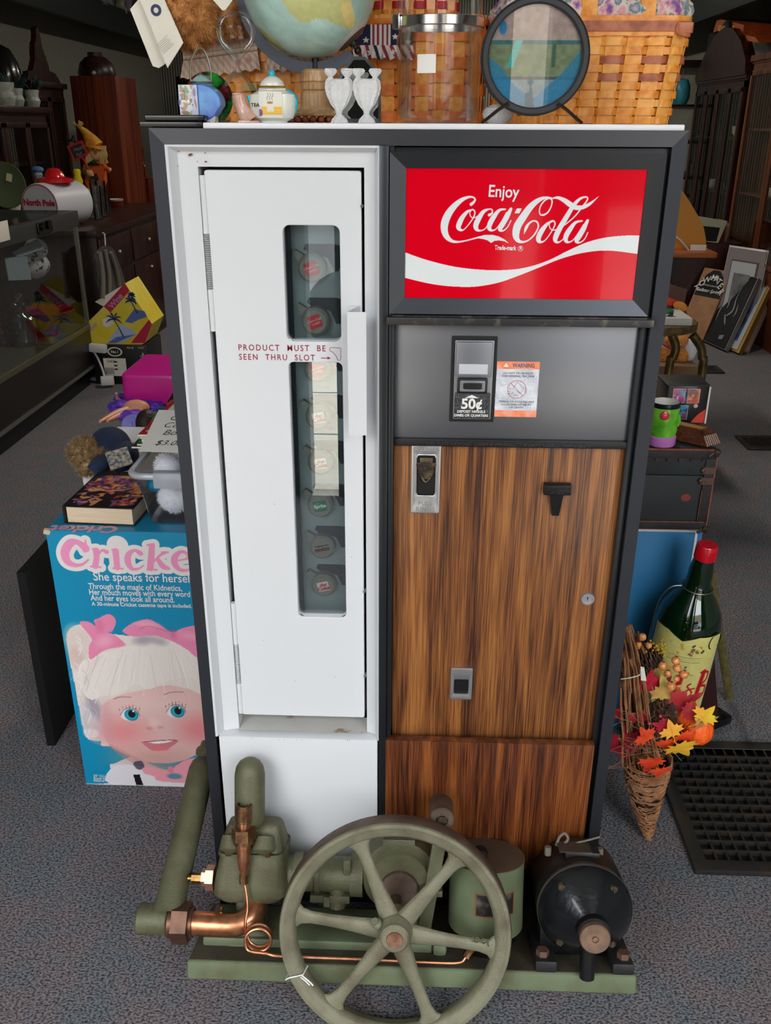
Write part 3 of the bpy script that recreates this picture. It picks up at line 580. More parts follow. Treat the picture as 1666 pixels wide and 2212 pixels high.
# ================================================================ the old water pump, tipped back on its flywheel
GRN = mat('pump_green', (98, 99, 74), .48, .15, col2=(82, 76, 56), vs_=22, vlo=.4, vhi=.7, bump=.35, bs=260)
GRN2 = mat('pump_bright_green', (104, 116, 88), .45, col2=(90, 92, 66), vs_=18, vlo=.4, vhi=.75, bump=.1, bs=180)
RUST = mat('rust_brown', (104, 88, 76), .6, .3, col2=(84, 66, 54), vs_=30, bump=.3, bs=260)
DRT = mat('grimy_brown_paint', (84, 76, 62), .6, col2=(66, 62, 50), vs_=16, bump=.3, bs=150)
CUP = mat('copper', (206, 140, 104), .3, .9, col2=(150, 104, 72), vs_=70, vlo=.45, vhi=.75)
BRS = mat('brass', (176, 140, 78), .3, .9, col2=(130, 96, 58), vs_=60)
DBR = mat('dull_bronze', (140, 104, 74), .38, .85, col2=(98, 70, 50), vs_=80, bump=.2, bs=200)
t = thing('water_pump', 'old green cast-iron piston water pump with spoked flywheel and black motor on a board', 'water pump', (0, -.205, .1893), (-18, 0, 0))
def pp(n, g, m, par=None, **k): return part(par or t, n, g, m, W=False, **k)
B = pp('base_board', G().bx(-.372, .386, .045, .232, -.116, -.082, .006, 3), GRN2)
pp('board_top', G().bx(-.368, .382, .049, .228, -.0822, -.0812), DRT, B)
g = G().bx(-.355, .045, .09, .2, -.082, -.066, .004); g.bx(.045, .07, .08, .12, -.082, -.06, .008); pp('bed_casting', g, GRN2)
# gearcase body on the left
def ring(x0, x1, y0, y1, z, r=.02, n=4):
    return [V((p[0], p[1], z)) for p in rrect(x0, x1, y0, y1, r, n)]
g = G().loft([ring(-.328, -.220, .088, .166, .000, .02), ring(-.337, -.209, .08, .174, .012, .02), ring(-.336, -.208, .08, .174, .03, .018), ring(-.328, -.212, .084, .172, .070, .015), ring(-.325, -.213, .085, .17, .082, .015)])
g.bx(-.3, -.25, .10, .16, -.075, .01, .012, 3); g.loft([ring(-.33, -.22, .09, .17, -.082, .02), ring(-.31, -.24, .10, .16, -.06, .02)])
PB = pp('gearcase', g, GRN)
g = G().loft([ring(-.329, -.211, .083, .172, .0825, .018), ring(-.329, -.211, .083, .172, .089, .018)]); pp('flange', g, GRN, PB)
g = G().loft([ring(-.325, -.214, .087, .165, .09, .018), ring(-.323, -.215, .088, .16, .1, .016), ring(-.316, -.220, .094, .145, .128, .014), ring(-.313, -.223, .097, .138, .1345, .012), ring(-.308, -.229, .102, .13, .1375, .01)])
g.lathe([(0, -.004), (.017, -.002), (.02, .02), (0, .03)], (-.247, .088, .118), (0, -.55, -1), 16)
g.lathe([(0, -.004), (.015, -.002), (.018, .02), (0, .03)], (-.305, .088, .118), (0, -.55, -1), 16); CAPP = pp('cap', g, GRN)
for x in (-.308, -.240): pp('cap_bolt', G().lathe([(0, .012), (.005, .011), (.0065, .006), (.0065, 0)], (x, .082, .090), (0, -.3, 1), 6), DBR, CAPP)
pp('air_chamber', G().lathe([(0, .127), (.008, .128), (.0195, .133), (.0252, .142), (.026, .156), (.026, .226), (.0235, .239), (.0178, .248), (.009, .2535), (0, .255)], (-.2745, .1, 0), (0, 0, 1), 36).cyl((-.2745, .1, .115), (-.2745, .1, .135), .009), GRN)
# bronze regulator in front
g = G().lathe([(.0135, .154), (.0135, .184), (.0105, .1845), (.0105, .17), (0, .17)], (-.2792, .07, 0), (0, 0, 1), 24)
for i in range(9): g.lathe([(.0133, .1585+i*.0028), (.0141, .1595+i*.0028), (.0133, .1606+i*.0028)], (-.2792, .07, 0), (0, 0, 1), 20)
FT = pp('regulator_fitting', g, DBR)
pp('fitting_neck', G().cyl((-.2792, .07, .14), (-.2792, .07, .157), .0108), CUP, FT)
pp('hex_nut', G().cyl((-.2792, .07, .1245), (-.2792, .07, .144), .021, 6).cyl((-.2792, .07, .117), (-.2792, .07, .1245), .0175), DBR, FT)
pp('tapered_sleeve', G().lathe([(.0125, .117), (.0118, .09), (.009, .07), (.0065, .066), (.0065, .056)], (-.2792, .07, 0), (0, 0, -1) if False else (0, 0, 1), 24), CUP, FT)
pp('flare_nut', G().cyl((-.2792, .07, .045), (-.2792, .07, .06), .0078, 6), DBR, FT)
coil = [(-.2792, .07, .05), (-.275, .068, .03), (-.272, .064, .005), (-.2745, .058, -.02), (-.272, .054, -.040)]
for k in range(0, 22):
    a = R(190+k*36); coil.append((-.2495+.0215*math.cos(a), .05-.0007*k, -.0335+.0215*math.sin(a)-.0004*k))
coil = coil[:5]+[(-.2495+.0215*math.cos(R(190+k*36)), .052-.0006*k, -.0335-.0004*k+.0215*math.sin(R(190+k*36))) for k in range(0, 22)]
coil += [(-.236, .040, -.0615), (-.215, .042, -.0665), (-.15, .045, -.069), (-.06, .05, -.072), (.04, .05, -.0735), (.088, .052, -.0735), (.1, .055, -.066), (.106, .06, -.056)]
pp('copper_tube', G().tube(coil, .0027, 8, sm=5), CUP)
g = G().cyl((.100, .056, -.066), (.115, .066, -.048), .0075, 8).cyl((.113, .066, -.05), (.113, .1, -.05), .009, 10); pp('tube_union', g, DBR)
# pipework on the far left
TE = pp('pipe_tee', G().lathe([(0, 0), (.023, 0), (.026, .003), (.026, .012), (.0255, .013), (.0255, .052), (.027, .054), (0, .056)], (-.463, .075, -.027), (1, 0, 0), 32).lathe([(.031, 0), (.027, .02), (.0255, .035)], (-.412, .075, -.02), (.02, .223, .232), 28), GRN)
a = V((-.413, .077, -.02)); d = V((.021, .223, .232)).normalized()
pp('standpipe', G().lathe([(.0258, 0), (.0245, .26), (.021, .275), (.014, .283), (.0135, .289), (.0185, .292), (.0195, .298), (.0175, .303), (.0135, .306), (.013, .316), (0, .319)], a, d, 32), GRN)
g = G().lathe([(.026, 0), (.0275, .002), (.0275, .01), (.025, .011)], (-.408, .07, -.028), (1, 0, 0), 28); g.cyl((-.399, .07, -.029), (-.372, .07, -.029), .0345, 6); g.cyl((-.374, .07, -.029), (-.366, .07, -.029), .024, 24)
pp('union_nut', g, mat('brown_bronze', (112, 78, 62), .4, .6, col2=(84, 62, 50), vs_=50))
pp('copper_elbow', G().tube([(-.37, .07, -.029), (-.33, .07, -.030), (-.292, .072, -.030), (-.268, .085, -.02), (-.262, .11, -.004)], .0198, 20, sm=6), CUP)
pp('drain_nut', G().cyl((-.338, .11, .032), (-.352, .11, .032), .0215, 6).cyl((-.350, .11, .032), (-.36, .11, .032), .015, 6), mat('pink_copper', (222, 168, 146), .3, .8))
pp('brass_plug', G().cyl((-.359, .11, .030), (-.378, .11, .030), .0095, 6).cyl((-.378, .11, .030), (-.385, .11, .030), .005), BRS)
for x in (-.322, -.19): pp('wing_stud', G().cyl((x, .085, -.005), (x, .085, -.03), .004, 8).sph((x, .083, -.022), .009, 10, (1.1, .6, .7)), BRS)
# barrel, crank housing, lever
g = G().cyl((-.24, .13, .035), (-.085, .13, .036), .030, 28); g.cyl((-.162, .13, .036), (-.154, .13, .036), .034, 28); g.cyl((-.2, .13, .035), (-.185, .13, .035), .036, 24); g.cyl((-.1, .13, .036), (-.078, .13, .036), .037, 28)
g.cyl((-.123, .12, .02), (-.123, .12, -.018), .015, 20); g.bx(-.145, -.135, .1, .16, -.01, .008).bx(-.17, -.10, .105, .16, -.006, .008, .003); g.bx(-.112, -.098, .095, .115, .05, .078, .004)
pp('pump_barrel', g, GRN)
HS = pp('crank_housing', G().lathe([(0, 0), (.046, 0), (.05, -.002), (.054, .006), (.064, .012), (.068, .03), (.068, .066), (.06, .072), (0, .074)], (-.014, .088, .048), (0, 1, 0), 48).bx(-.05, .02, .1, .16, -.08, .02, .01), GRN)
pp('crank_cover', G().lathe([(0, -.004), (.032, -.004), (.034, 0), (.034, .012)], (-.014, .086, .033), (0, 1, 0), 40), RUST, HS)
pp('nameplate_block', G().box((-.016, .118, .108), (.056, .036, .014), (-12, 0, 0), .002), GRN, HS)
pp('nameplate', G().box((-.016, .108, .114), (.052, .03, .002), (-16, 0, 0)), mat('tarnished_plate', (84, 76, 66), .4, .6), HS)
g = G().box((.042, .082, .05), (.023, .012, .165), (0, 8.5, 0), .003); g.cyl((.03, .07, .035), (.03, .10, .035), .011, 16); g.bx(.04, .06, .08, .1, .025, .036, .002); pp('connecting_lever', g, GRN)
# flywheel: face plane at depth 0
FC = (-.019, 0, .0015)
g = G().lathe([(.166, .004), (.170, .001), (.180, .0), (.182, -.0015), (.1875, -.0015), (.189, .001), (.189, .034), (.186, .036), (.168, .036), (.165, .030), (.1655, .02), (.162, .016), (.162, .010), (.166, .004)], FC, (0, 1, 0), 96)
for k in range(6):
    a = R(-8+60*k); dx, dz = math.cos(a), math.sin(a); rs = []
    for rr_, w_, h_ in ((.015, .017, .010), (.04, .0155, .0085), (.07, .0125, .0072), (.11, .0105, .0062), (.14, .0105, .006), (.154, .014, .006), (.162, .022, .0065), (.168, .034, .007)):
        c = V((FC[0]+dx*rr_, .0135, FC[2]+dz*rr_)); s_ = V((-dz, 0, dx)); rs.append([c+s_*(w_*math.cos(q))+V((0, h_*math.sin(q), 0)) for q in [2*PI*i/16 for i in range(16)]])
    g.loft(rs)
g.lathe([(0, -.019), (.020, -.019), (.0235, -.016), (.0245, -.005), (.0275, 0), (.0285, .004), (.0285, .04), (0, .04)], (FC[0], 0, FC[2]+.004), (0, 1, 0), 40)
g.sph((-.048, -.002, .022), .009, 12).cyl((-.048, -.002, .022), (-.052, -.008, .030), .006, 8)
FWL = pp('flywheel', g, mat('flywheel_green', (124, 122, 100), .5, .15, col2=(100, 92, 74), vs_=20, vlo=.45, vhi=.72, bump=.4, bs=300))
pp('rim_tread', G().lathe([(.1885, .002), (.1898, .004), (.1898, .033), (.1885, .035)], FC, (0, 1, 0), 96), RUST, FWL)
pp('shaft_end', G().lathe([(0, -.020), (.004, -.0195), (.0035, -.0205), (.0125, -.0212), (.0135, -.0195), (.0135, -.018)], (FC[0], 0, FC[2]+.004), (0, 1, 0), 28), mat('rusty_shaft', (160, 118, 96), .5, .5, col2=(128, 90, 72), vs_=90), FWL)
pp('cast_number', G().text('JOCI', .014, mat3((.134, .006, -.012), (-1, 0, .14), (0, 0, 1)) @ Matrix.Scale(-1, 4, V((0, 0, 1))), ext=.0009), GRN, FWL)
pp('drive_shaft', G().cyl((FC[0], .03, FC[2]+.004), (FC[0], .10, FC[2]+.02), .011, 16), RUST)
tg = G().tube([(-.196, -.0035, -.078), (-.190, -.0045, -.074), (-.178, -.0035, -.0715), (-.168, -.002, -.0695), (-.163, .02, -.068), (-.18, .04, -.072), (-.193, .02, -.077)], .0011, 6, True).tube([(-.170, -.003, -.070), (-.162, -.006, -.074), (-.154, -.007, -.0805), (-.151, -.006, -.085)], .0013, 6).tube([(-.172, -.003, -.073), (-.163, -.007, -.077), (-.156, -.008, -.0835)], .0011, 6)
# belt idler above the wheel
g = G().lathe([(0, 0), (.0185, 0), (.0205, .002), (.0205, .055), (.017, .06), (0, .06)], (.0553, .05, .176), (0, 1, .04), 32); ID = pp('idler_pulley', g, RUST)
pp('idler_bolt', G().cyl((.0553, .052, .177), (.0553, .044, .177), .0075, 6).lathe([(.009, 0), (.0105, .001), (.009, .003)], (.0553, .048, .177), (0, 1, 0), 20), mat('worn_iron', (62, 58, 56), .4, .8), ID)
pp('idler_arm', G().box((.052, .105, .13), (.014, .008, .1), (0, 5, 0), .002), RUST)
# sump can
CA = pp('pressure_can', G().lathe([(.0, -.040), (.0630, -.040), (.0645, -.038), (.0645, .0795), (.0655, .0805), (.0655, .083), (0, .083)], (.1375, .12, 0), (0, 0, 1), 56), GRN2)
pp('can_lid', G().lathe([(.0, .0845), (.060, .0845), (.0648, .084), (.0648, .0825)], (.1375, .12, 0), (0, 0, 1), 48), mat('brown_lid', (98, 80, 66), .55, .2, col2=(84, 70, 58), vs_=25), CA)
pp('lid_hole', G().cyl((.125, .105, .0843), (.125, .125, .0850), .0145, 14), mat('recess_black', (6, 6, 7), .5), CA)
pp('can_base', G().lathe([(0, -.082), (.04, -.082), (.055, -.06), (.055, -.04)], (.1375, .12, 0), (0, 0, 1), 32), BLK2, CA)
g = G()
def wrap(a0, a1, z0, z1, r, n=12):
    A = [R(a0+(a1-a0)*i/n) for i in range(n+1)]; v0 = [g.b.verts.new((.1375+r*math.sin(q), .12-r*math.cos(q), z0)) for q in A]; v1 = [g.b.verts.new((.1375+r*math.sin(q), .12-r*math.cos(q), z1)) for q in A]
    for i in range(n): g.b.faces.new((v0[i], v0[i+1], v1[i+1], v1[i]))
wrap(-22, 42, .005, .046, .0648); LBL = pp('maker_label', g, mat('label_brown', (128, 84, 44), .4))
g = G(); wrap(-19.5, 39.5, .0075, .0435, .0651); pp('label_field', g, mat('label_dark', (38, 34, 34), .3, col2=(120, 112, 106), vs_=30, vlo=.5, vhi=.7), LBL)
# motor
mx, mz, mf = .2985, .021, .055
MO = pp('motor', G().lathe([(.074, .02), (.0785, .028), (.0785, .112), (.074, .12), (0, .122)], (mx, mf, mz), (0, 1, 0), 56).box((mx, mf+.07, mz+.078), (.06, .06, .012), None, .004), mat('motor_black', (30, 28, 28), .35, .3, col2=(48, 42, 38), vs_=25, vlo=.5, vhi=.75))
g = G().lathe([(.0785, .022), (.0795, .010), (.0765, .003), (.070, -.004), (.058, -.014), (.042, -.026), (.027, -.036), (.0205, -.041), (.0195, -.046), (0, -.046)], (mx, mf, mz), (0, 1, 0), 64)
EB = pp('end_bell', g, mat('motor_gloss_black', (26, 28, 32), .25, .4, coat=.4, bump=.15, bs=120), MO)
pp('bell_rim', G().lathe([(.0785, .006), (.0802, .009), (.0802, .013), (.0785, .017)], (mx, mf, mz), (0, 1, 0), 64), mat('worn_edge', (92, 90, 86), .4, .6), MO)
for a in (48, 132, 228, 312):
    ca, sa = math.cos(R(a)), math.sin(R(a)); S_ = pp('screw', G().lathe([(0, -.004), (.006, -.003), (.0075, 0), (.0075, .003)], (mx+.064*ca, mf-.009, mz+.064*sa), (0, 1, .1), 14).box((mx+.064*ca, mf-.0135, mz+.064*sa), (.0015, .001, .011)), mat('worn_iron', (62, 58, 56), .4, .8), MO)
pp('motor_pulley', G().lathe([(0, .004), (.0035, .004), (.004, .001), (.0055, .001), (.006, .004), (.0225, .005), (.0245, .003), (.0245, -.006)], (mx+.0035, -.006, mz-.009), (0, -1, 0), 40), mat('rusty_pulley', (150, 118, 96), .5, .45, col2=(112, 92, 80), vs_=35), MO)
pp('pulley_hub', G().lathe([(0, .0), (.027, 0), (.027, .03), (0, .03)], (mx+.003, .0, mz-.006), (0, 1, 0), 32), BLK2, MO)
pp('terminal_plate', G().box((mx-.012, mf+.06, mz+.0842), (.056, .04, .0015)), mat('tarnished_plate', (84, 76, 66), .4, .6), MO)
for sx_ in (-1, 1):
    fo = pp('foot', G().box((mx+sx_*.064, mf+.045, -.072), (.036, .11, .02), None, .004), mat('foot_black', (46, 46, 46), .45, .4), MO)
    pp('bolt', G().cyl((mx+sx_*.068, mf+.01, -.064), (mx+sx_*.068, mf+.01, -.052), .011, 6), mat('rusty_bolt', (112, 84, 70), .6, .4), fo)
pp('stand_post', G().cyl((mx+.002, mf-.018, mz-.02), (mx+.002, mf-.018, -.082), .0125, 20), BLK2, MO)
pp('motor_saddle', G().bx(mx-.07, mx+.07, mf+.04, mf+.12, -.082, -.02, .01), BLK2, MO)
g = G().tube([(mx-.04, .13, .1), (mx-.035, .13, .115), (mx-.025, .135, .12), (mx-.02, .13, .112), (mx-.03, .13, .1)], .0025, 6, sm=4).tube([(mx-.02, .135, .1), (mx+.01, .13, .11), (mx+.035, .13, .118)], .0018, 6, sm=3)
for x in (-.055, .035): g.cyl((mx+x, .125, .085), (mx+x, .125, .1), .006, 8)
pp('wire_leads', g, mat('frayed_grey', (112, 104, 94), .8), MO)
me_ = solo('string_tag', 'white twisted string tied around the rim of the pump flywheel', 'string', tg, mat('white_string', (232, 232, 232), .8), loc=V((0, -.205, .1893)), rot=(-18, 0, 0))
# straw bits left on the board
# ================================================================ things standing on the machine
ZT = 1.4012
def zof(py, y): return PY(833, py, y).z
def rpx(n, y): return n*(PY(934, 200, y).x-PY(833, 200, y).x)/101.0
def fur(g, ells, n, ln, wd, seed=1, down=0.0):
    """short hairs growing out of ellipsoids (centre, radii)"""
    rn = random.Random(seed); tot = sum(e[1][0]*e[1][2] for e in ells)
    for c, r in ells:
        c = V(c)
        for _ in range(int(n*r[0]*r[2]/tot)):
            d = V((rn.gauss(0, 1), rn.gauss(0, 1), rn.gauss(0, 1))).normalized(); p = c+V((d.x*r[0], d.y*r[1], d.z*r[2]))
            q = (d+V((rn.gauss(0, .45), rn.gauss(0, .45), rn.gauss(0, .45)-down))).normalized(); s = q.cross(V((rn.gauss(0, 1), rn.gauss(0, 1), rn.gauss(0, 1)))).normalized()*wd
            a = p-q*ln*.15; g.b.faces.new([g.b.verts.new(a-s), g.b.verts.new(a+s), g.b.verts.new(p+q*ln*rn.uniform(.6, 1.2))])
    return g
# black lidded trays
TRM = mat('gloss_black_plastic', (14, 14, 16), .2, coat=.3)
for i, (z0, dx) in enumerate(((MZ+.0005, 0), (MZ+.0085, .006))):
    pts = [(-.374+dx, .012), (-.29+dx, .016), (-.285+dx, .2), (-.37+dx, .2)]
    g = G().bx(-.374+dx, -.288+dx*.2, .012+dx, .2, z0, z0+.0078, .003, 3)
    solo('flat_black_case', ('black glossy flat case lying lowest on the top left corner of the machine', 'black glossy flat case stacked on the other beside the blue kettle')[i], 'case', g, TRM, group='flat black cases on the machine')
# blue enamel kettle
t = thing('miniature_kettle', 'small blue painted enamel kettle with a tall wire handle beside the black cases', 'kettle', PY(437, 266, .05))
y = .05; c = PY(436, 222, y); r = rpx(41, y)
g = G(); rs = []
for k, (yy, q) in enumerate(((-.012, .9), (-.014, .96), (-.004, 1), (.012, 1), (.022, .92))):
    rs.append([V((c.x+r*1.18*q*math.cos(a)*(1 if math.sin(a) > -.3 else .92), y+yy, c.z+r*.93*q*math.sin(a))) for a in [2*PI*i/36 for i in range(36)]])
g.loft(rs); BL = mat('enamel_blue', (96, 160, 222), .3, coat=.5, col2=(70, 110, 196), vs_=40); part(t, 'body', g, BL)
x0, x1 = PY(432, 260, y).x, PY(468, 260, y).x; part(t, 'foot', G().bx(x0, x1, y-.01, y+.012, ZT-.0002, ZT+.009), mat('printed_foot', (232, 228, 220), .4, col2=(120, 116, 112), vs_=260, vlo=.5, vhi=.6))
g = G().lathe([(.0135, 0), (.0135, .006), (.0155, .007), (.0155, .0095), (.0125, .012), (.006, .017), (0, .018)], (PY(436, 195, y).x, y+.004, zof(195, y)), (0, 0, 1), 28); part(t, 'lid', g, mat('enamel_teal', (150, 190, 190), .3, coat=.4))
part(t, 'lid_band', G().lathe([(.0158, .0072), (.0165, .008), (.0158, .0098)], (PY(436, 195, y).x, y+.004, zof(195, y)), (0, 0, 1), 28), mat('pewter', (128, 122, 112), .35, .8)); part(t, 'knob', G().sph((c.x+.0, y+.004, zof(166, y)), .0036, 12, (1, 1, 1.5)), mat('pewter', (128, 122, 112), .35, .8))
g = G().tube([PY(398, 215, y), PY(394, 200, y), PY(392, 190, y)], [.0075, .006, .0045], 14); part(t, 'spout', g, BL)
part(t, 'wire_handle', G().tube([PY(416, 188, y), PY(411, 165, y), PY(414, 128, y), PY(430, 104, y), PY(444, 115, y), PY(455, 150, y), PY(456, 182, y)], .0013, 8, sm=6), mat('pewter', (128, 122, 112), .35, .8))
a = Art(rpx(40, y), rpx(60, y), .0006, (212, 214, 226)); W_, H_ = a.w, a.h
a.rect(W_*.1, W_*.75, H_*.45, H_*.75, (240, 240, 240)); [a.rect(W_*(.12+.07*i), W_*(.155+.07*i), H_*.5, H_*.72, (60, 60, 80)) for i in range(8)]; a.blobs(26, [(150, 110, 90), (120, 130, 190), (190, 150, 120), (90, 90, 110), (130, 180, 120)], .0008, .0026, 3, asp=3)
a.poly([(W_*.62, 0), (W_, 0), (W_, H_), (W_*.8, H_), (W_*.66, H_*.7), (W_*.74, H_*.35)], (196, 196, 220)); a.ell(W_*.84, H_*.75, W_*.09, H_*.14, (150, 140, 170), 0, .3); a.ell(W_*.88, H_*.4, W_*.05, H_*.18, (176, 130, 110), 10, .3)
a.put(t, 'painted_scene', FR(PY(396, 250, y).x, y-.0156, zof(251, y)))
# coloured glass dish leaning behind the kettle
g = G().lathe([(0, 0), (.030, .001), (.0335, .004), (.034, .006), (.0, .006)], PY(449, 214, .095)+V((0, 0, .0005)), (0, 1, .05), 40)
solo('glass_dish', 'round dark red and green glass dish standing on edge behind the blue kettle', 'dish', g, multi('stained_glass', [(.3, (20, 70, 26)), (.45, (30, 150, 40)), (.52, (16, 18, 20)), (.6, (130, 20, 30)), (.75, (14, 14, 16))], 28, .08, 0))
# pink ceramic boot
g = G().tube([PY(517, 205, .05), PY(519, 222, .05), PY(526, 240, .05), PY(536, 254, .05), PY(541, 262, .05)], [rpx(13, .05), rpx(14, .05), rpx(15, .05), rpx(20, .05), rpx(23, .05)], 20, sm=4).sph(PY(514, 203, .05), rpx(11, .05), 14, (1.2, 1, .4)).box(PY(541, 264, .05)+V((0, 0, .0)), (rpx(46, .05), .03, .004), None, .001)
solo('ceramic_boot', 'small pink glazed ceramic boot vase between the kettle and the white teapot', 'vase', g, mat('pink_glaze', (222, 182, 168), .25, coat=.5, col2=(196, 150, 132), vs_=60, bump=.3, bs=60))
# white teapot with turquoise handle
y = .055; t = thing('teapot', 'little white painted teapot with turquoise handle and knob', 'teapot', (PY(590, 266, y).x, y, ZT)); cx = PY(590, 230, y).x
pr = [(0, 268), (30, 268), (31, 263), (44, 256), (50, 240), (51, 220), (49, 205), (38, 200), (31, 196), (29, 190)]
part(t, 'body', G().lathe([(rpx(a, y), max(ZT, zof(b, y))) for a, b in pr], (cx, y, 0), (0, 0, 1), 40, sy=.6), mat('white_glaze', (226, 226, 214), .2, coat=.6))
part(t, 'lid', G().lathe([(rpx(a, y), zof(b, y)) for a, b in ((26, 188), (27, 184), (24, 177), (16, 169), (8, 165), (0, 164))], (cx, y, 0), (0, 0, 1), 36, sy=.8), mat('white_glaze', (226, 226, 214), .2, coat=.6))
part(t, 'gold_band', G().lathe([(rpx(28, y), zof(191, y)), (rpx(30, y), zof(189, y)), (rpx(28, y), zof(187, y))], (cx, y, 0), (0, 0, 1), 36, sy=.8), mat('gold', (200, 160, 70), .25, 1))
TQ = mat('turquoise_glaze', (20, 180, 214), .35, coat=.4, bump=.6, bs=200)
part(t, 'knob', G().sph((cx, y, zof(160, y)), rpx(7.5, y), 16), TQ)
part(t, 'handle', G().tube([PY(614, 219, y), PY(611, 208, y), PY(622, 202, y), PY(636, 211, y), PY(638, 228, y), PY(632, 245, y), PY(620, 256, y), PY(608, 258, y)], [rpx(8, y)]*3+[rpx(6, y)]*5, 12, sm=5), TQ)
part(t, 'spout', G().tube([PY(546, 228, y), PY(541, 215, y), PY(538, 206, y)], rpx(6, y), 12, sm=4), TQ)
a = Art(rpx(52, y), rpx(52, y), .0004, (226, 226, 214)); W_, H_ = a.w, a.h
a.rect(W_*.12, W_*.98, H_*.12, H_*.44, (236, 180, 50)); [a.rect(W_*.12, W_*.98, H_*(.14+.07*i), H_*(.16+.07*i), (250, 214, 120)) for i in range(5)]; a.poly([(W_*.35, H_*.25), (W_*.65, H_*.25), (W_*.62, H_*.58), (W_*.36, H_*.58)], (226, 220, 206)); a.ell(W_*.49, H_*.58, W_*.13, H_*.05, (190, 130, 80), 0, .2)
for q in range(3): a.line([(W_*(.4+.1*q), H_*.66), (W_*(.37+.1*q), H_*.76), (W_*(.43+.1*q), H_*.84), (W_*(.4+.1*q), H_*.93)], .0007, (110, 110, 110))
a.ell(W_*.06, H_*.2, W_*.1, H_*.14, (130, 90, 140), 0, .3)
rr = rpx(51, y); me_ = a.put(t, 'painted_scene', Matrix(), f=lambda u, v: (cx+rr*1.012*np.sin((u-W_*.52)/rr), y-rr*.612*np.cos((u-W_*.52)/rr)-.0006, zof(256, y)+v))
part(t, 'lettering', G().text('TEA', .0062, FR(PY(548, 232, y).x, y-rr*.6, zof(232, y)), off=.0002), LK)
# hourglass
y = .085; t = thing('hourglass', 'large clear glass hourglass shape standing empty behind the teapot', 'hourglass', (PY(513, 266, y).x, y, ZT)); hx = PY(513, 140, y).x
GLS = glassy('thin_clear_glass', (.985, .985, .98), .45, 0, 1.4)
part(t, 'glass_bulbs', G().lathe([(rpx(a, y), max(ZT, zof(b, y))) for a, b in ((0, 24), (16, 25), (30, 33), (40, 52), (42, 70), (39, 90), (28, 108), (13, 124), (4, 137), (3.5, 143), (9, 153), (25, 170), (38, 195), (44, 225), (44, 262), (40, 267), (0, 267))], (hx, y, 0), (0, 0, 1), 48, smooth=3), GLS)
# globe
y = .175; t = thing('globe', 'desk globe with pale blue seas on a turned wooden stand and dark metal arc', 'globe', (PY(683, 266, y).x, y, ZT))
gc = PY(668, -37, y); gr = rpx(140, y)
A_ = Art(2*PI, PI, .03, (176, 208, 198)); A_.noise(.10, 4, .5).noise(.08, 7, .2)
LAND = [(196, 196, 130), (214, 200, 130), (176, 184, 120)]
A_.poly([(.2, 1.15), (.5, .95), (.62, .7), (.8, .5), (1.05, .45), (1.1, .8), (1.35, 1.2), (1.2, 1.6), (.7, 1.75), (.3, 1.6)], LAND[0], sm=5); A_.poly([(.8, .5), (1.05, .45), (1.1, .8), (.9, .9)], (226, 204, 130), sm=4)
A_.poly([(3.6, .5), (4.2, .7), (4.4, 1.3), (4.9, 1.7), (4.6, 2.3), (3.7, 2.4), (3.3, 1.7), (3.4, 1.0)], LAND[1], sm=5); A_.poly([(5.3, 1.0), (5.8, 1.2), (5.7, 1.6), (5.2, 1.5)], LAND[2], sm=4)
A_.rect(0, 7, 0, .38, (206, 206, 202)); A_.noise(.05, 9, .06)
ax = (PY(752, 74, y)-gc).normalized()   # south pole direction, towards lower right
AM = axes(-ax, (0, -1, 0)).to_4x4()
A_.put(t, 'sphere', Matrix.Translation(gc) @ AM, vcol('globe_print', .3, coat=.4), f=lambda u, v: (gr*np.sin(v)*np.cos(u+5.6), gr*np.sin(v)*np.sin(u+5.6), -gr*np.cos(v)))
g = G(); cc = PY(671, -20, y); ro, ri = rpx(156, y), rpx(133, y)
ring_ = [R(a) for a in range(-200, 4, 4)]; rot_ = R(-48)
vs_i = []; 
for a in [R(q) for q in range(150, 308, 4)]:
    d = V((math.cos(a), 0, math.sin(a))); vs_i.append([cc+d*ri+V((0, -.004, 0)), cc+d*ro+V((0, -.004, 0)), cc+d*ro+V((0, .004, 0)), cc+d*ri+V((0, .004, 0))])
part(t, 'meridian_arc', g.loft(vs_i), mat('gunmetal', (66, 72, 82), .45, .3))
p0, p1 = PY(749, 70, y), PY(776, 114, y); dd = (p1-p0)
g = G().cyl(p0, p0+dd*.62, rpx(9, y), 16).sph(p0+dd*.9, rpx(8, y), 12).cyl(p0+dd*.6, p0+dd*.9, rpx(5, y), 10); part(t, 'axis_pin', g, BLK2)
part(t, 'pole_cap', G().lathe([(0, .0), (gr*.2, -.001), (gr*.26, -.004)], gc+ax*(gr*1.005+.0005), ax, 28), mat('brown_lid', (98, 80, 66), .55, .2))
bx_ = PY(683, 200, y).x; part(t, 'post', G().cyl((bx_, y, zof(158, y)), (bx_, y, zof(117, y)), rpx(8, y), 16), BLK2)
PW = wood('pale_turned_wood', (176, 130, 86), (206, 166, 118), (226, 190, 146), 30, (1, 1, .3), .4)
pr = [(0, 150), (24, 150), (29, 154), (33, 176), (30, 179), (30, 181), (33, 184), (32, 194), (29, 197), (32, 200), (34, 206), (34, 228), (38, 236), (48, 242), (68, 248), (69, 251)]
part(t, 'turned_stand', G().lathe([(rpx(a, y), zof(b, y)) for a, b in pr], (bx_, y, 0), (0, 0, 1), 44), PW)
part(t, 'base_disc', G().lathe([(0, .0124), (rpx(72, y), .0124), (rpx(72, y), .0095), (0, .0095)], (bx_, y, ZT), (0, 0, 1), 44), PW)
tv = thing('beaded_trivet', 'ring of reddish brown wooden beads under the globe stand', 'trivet', (bx_, y, ZT))
BD = mat('bead_brown', (150, 78, 52), .35, coat=.3)
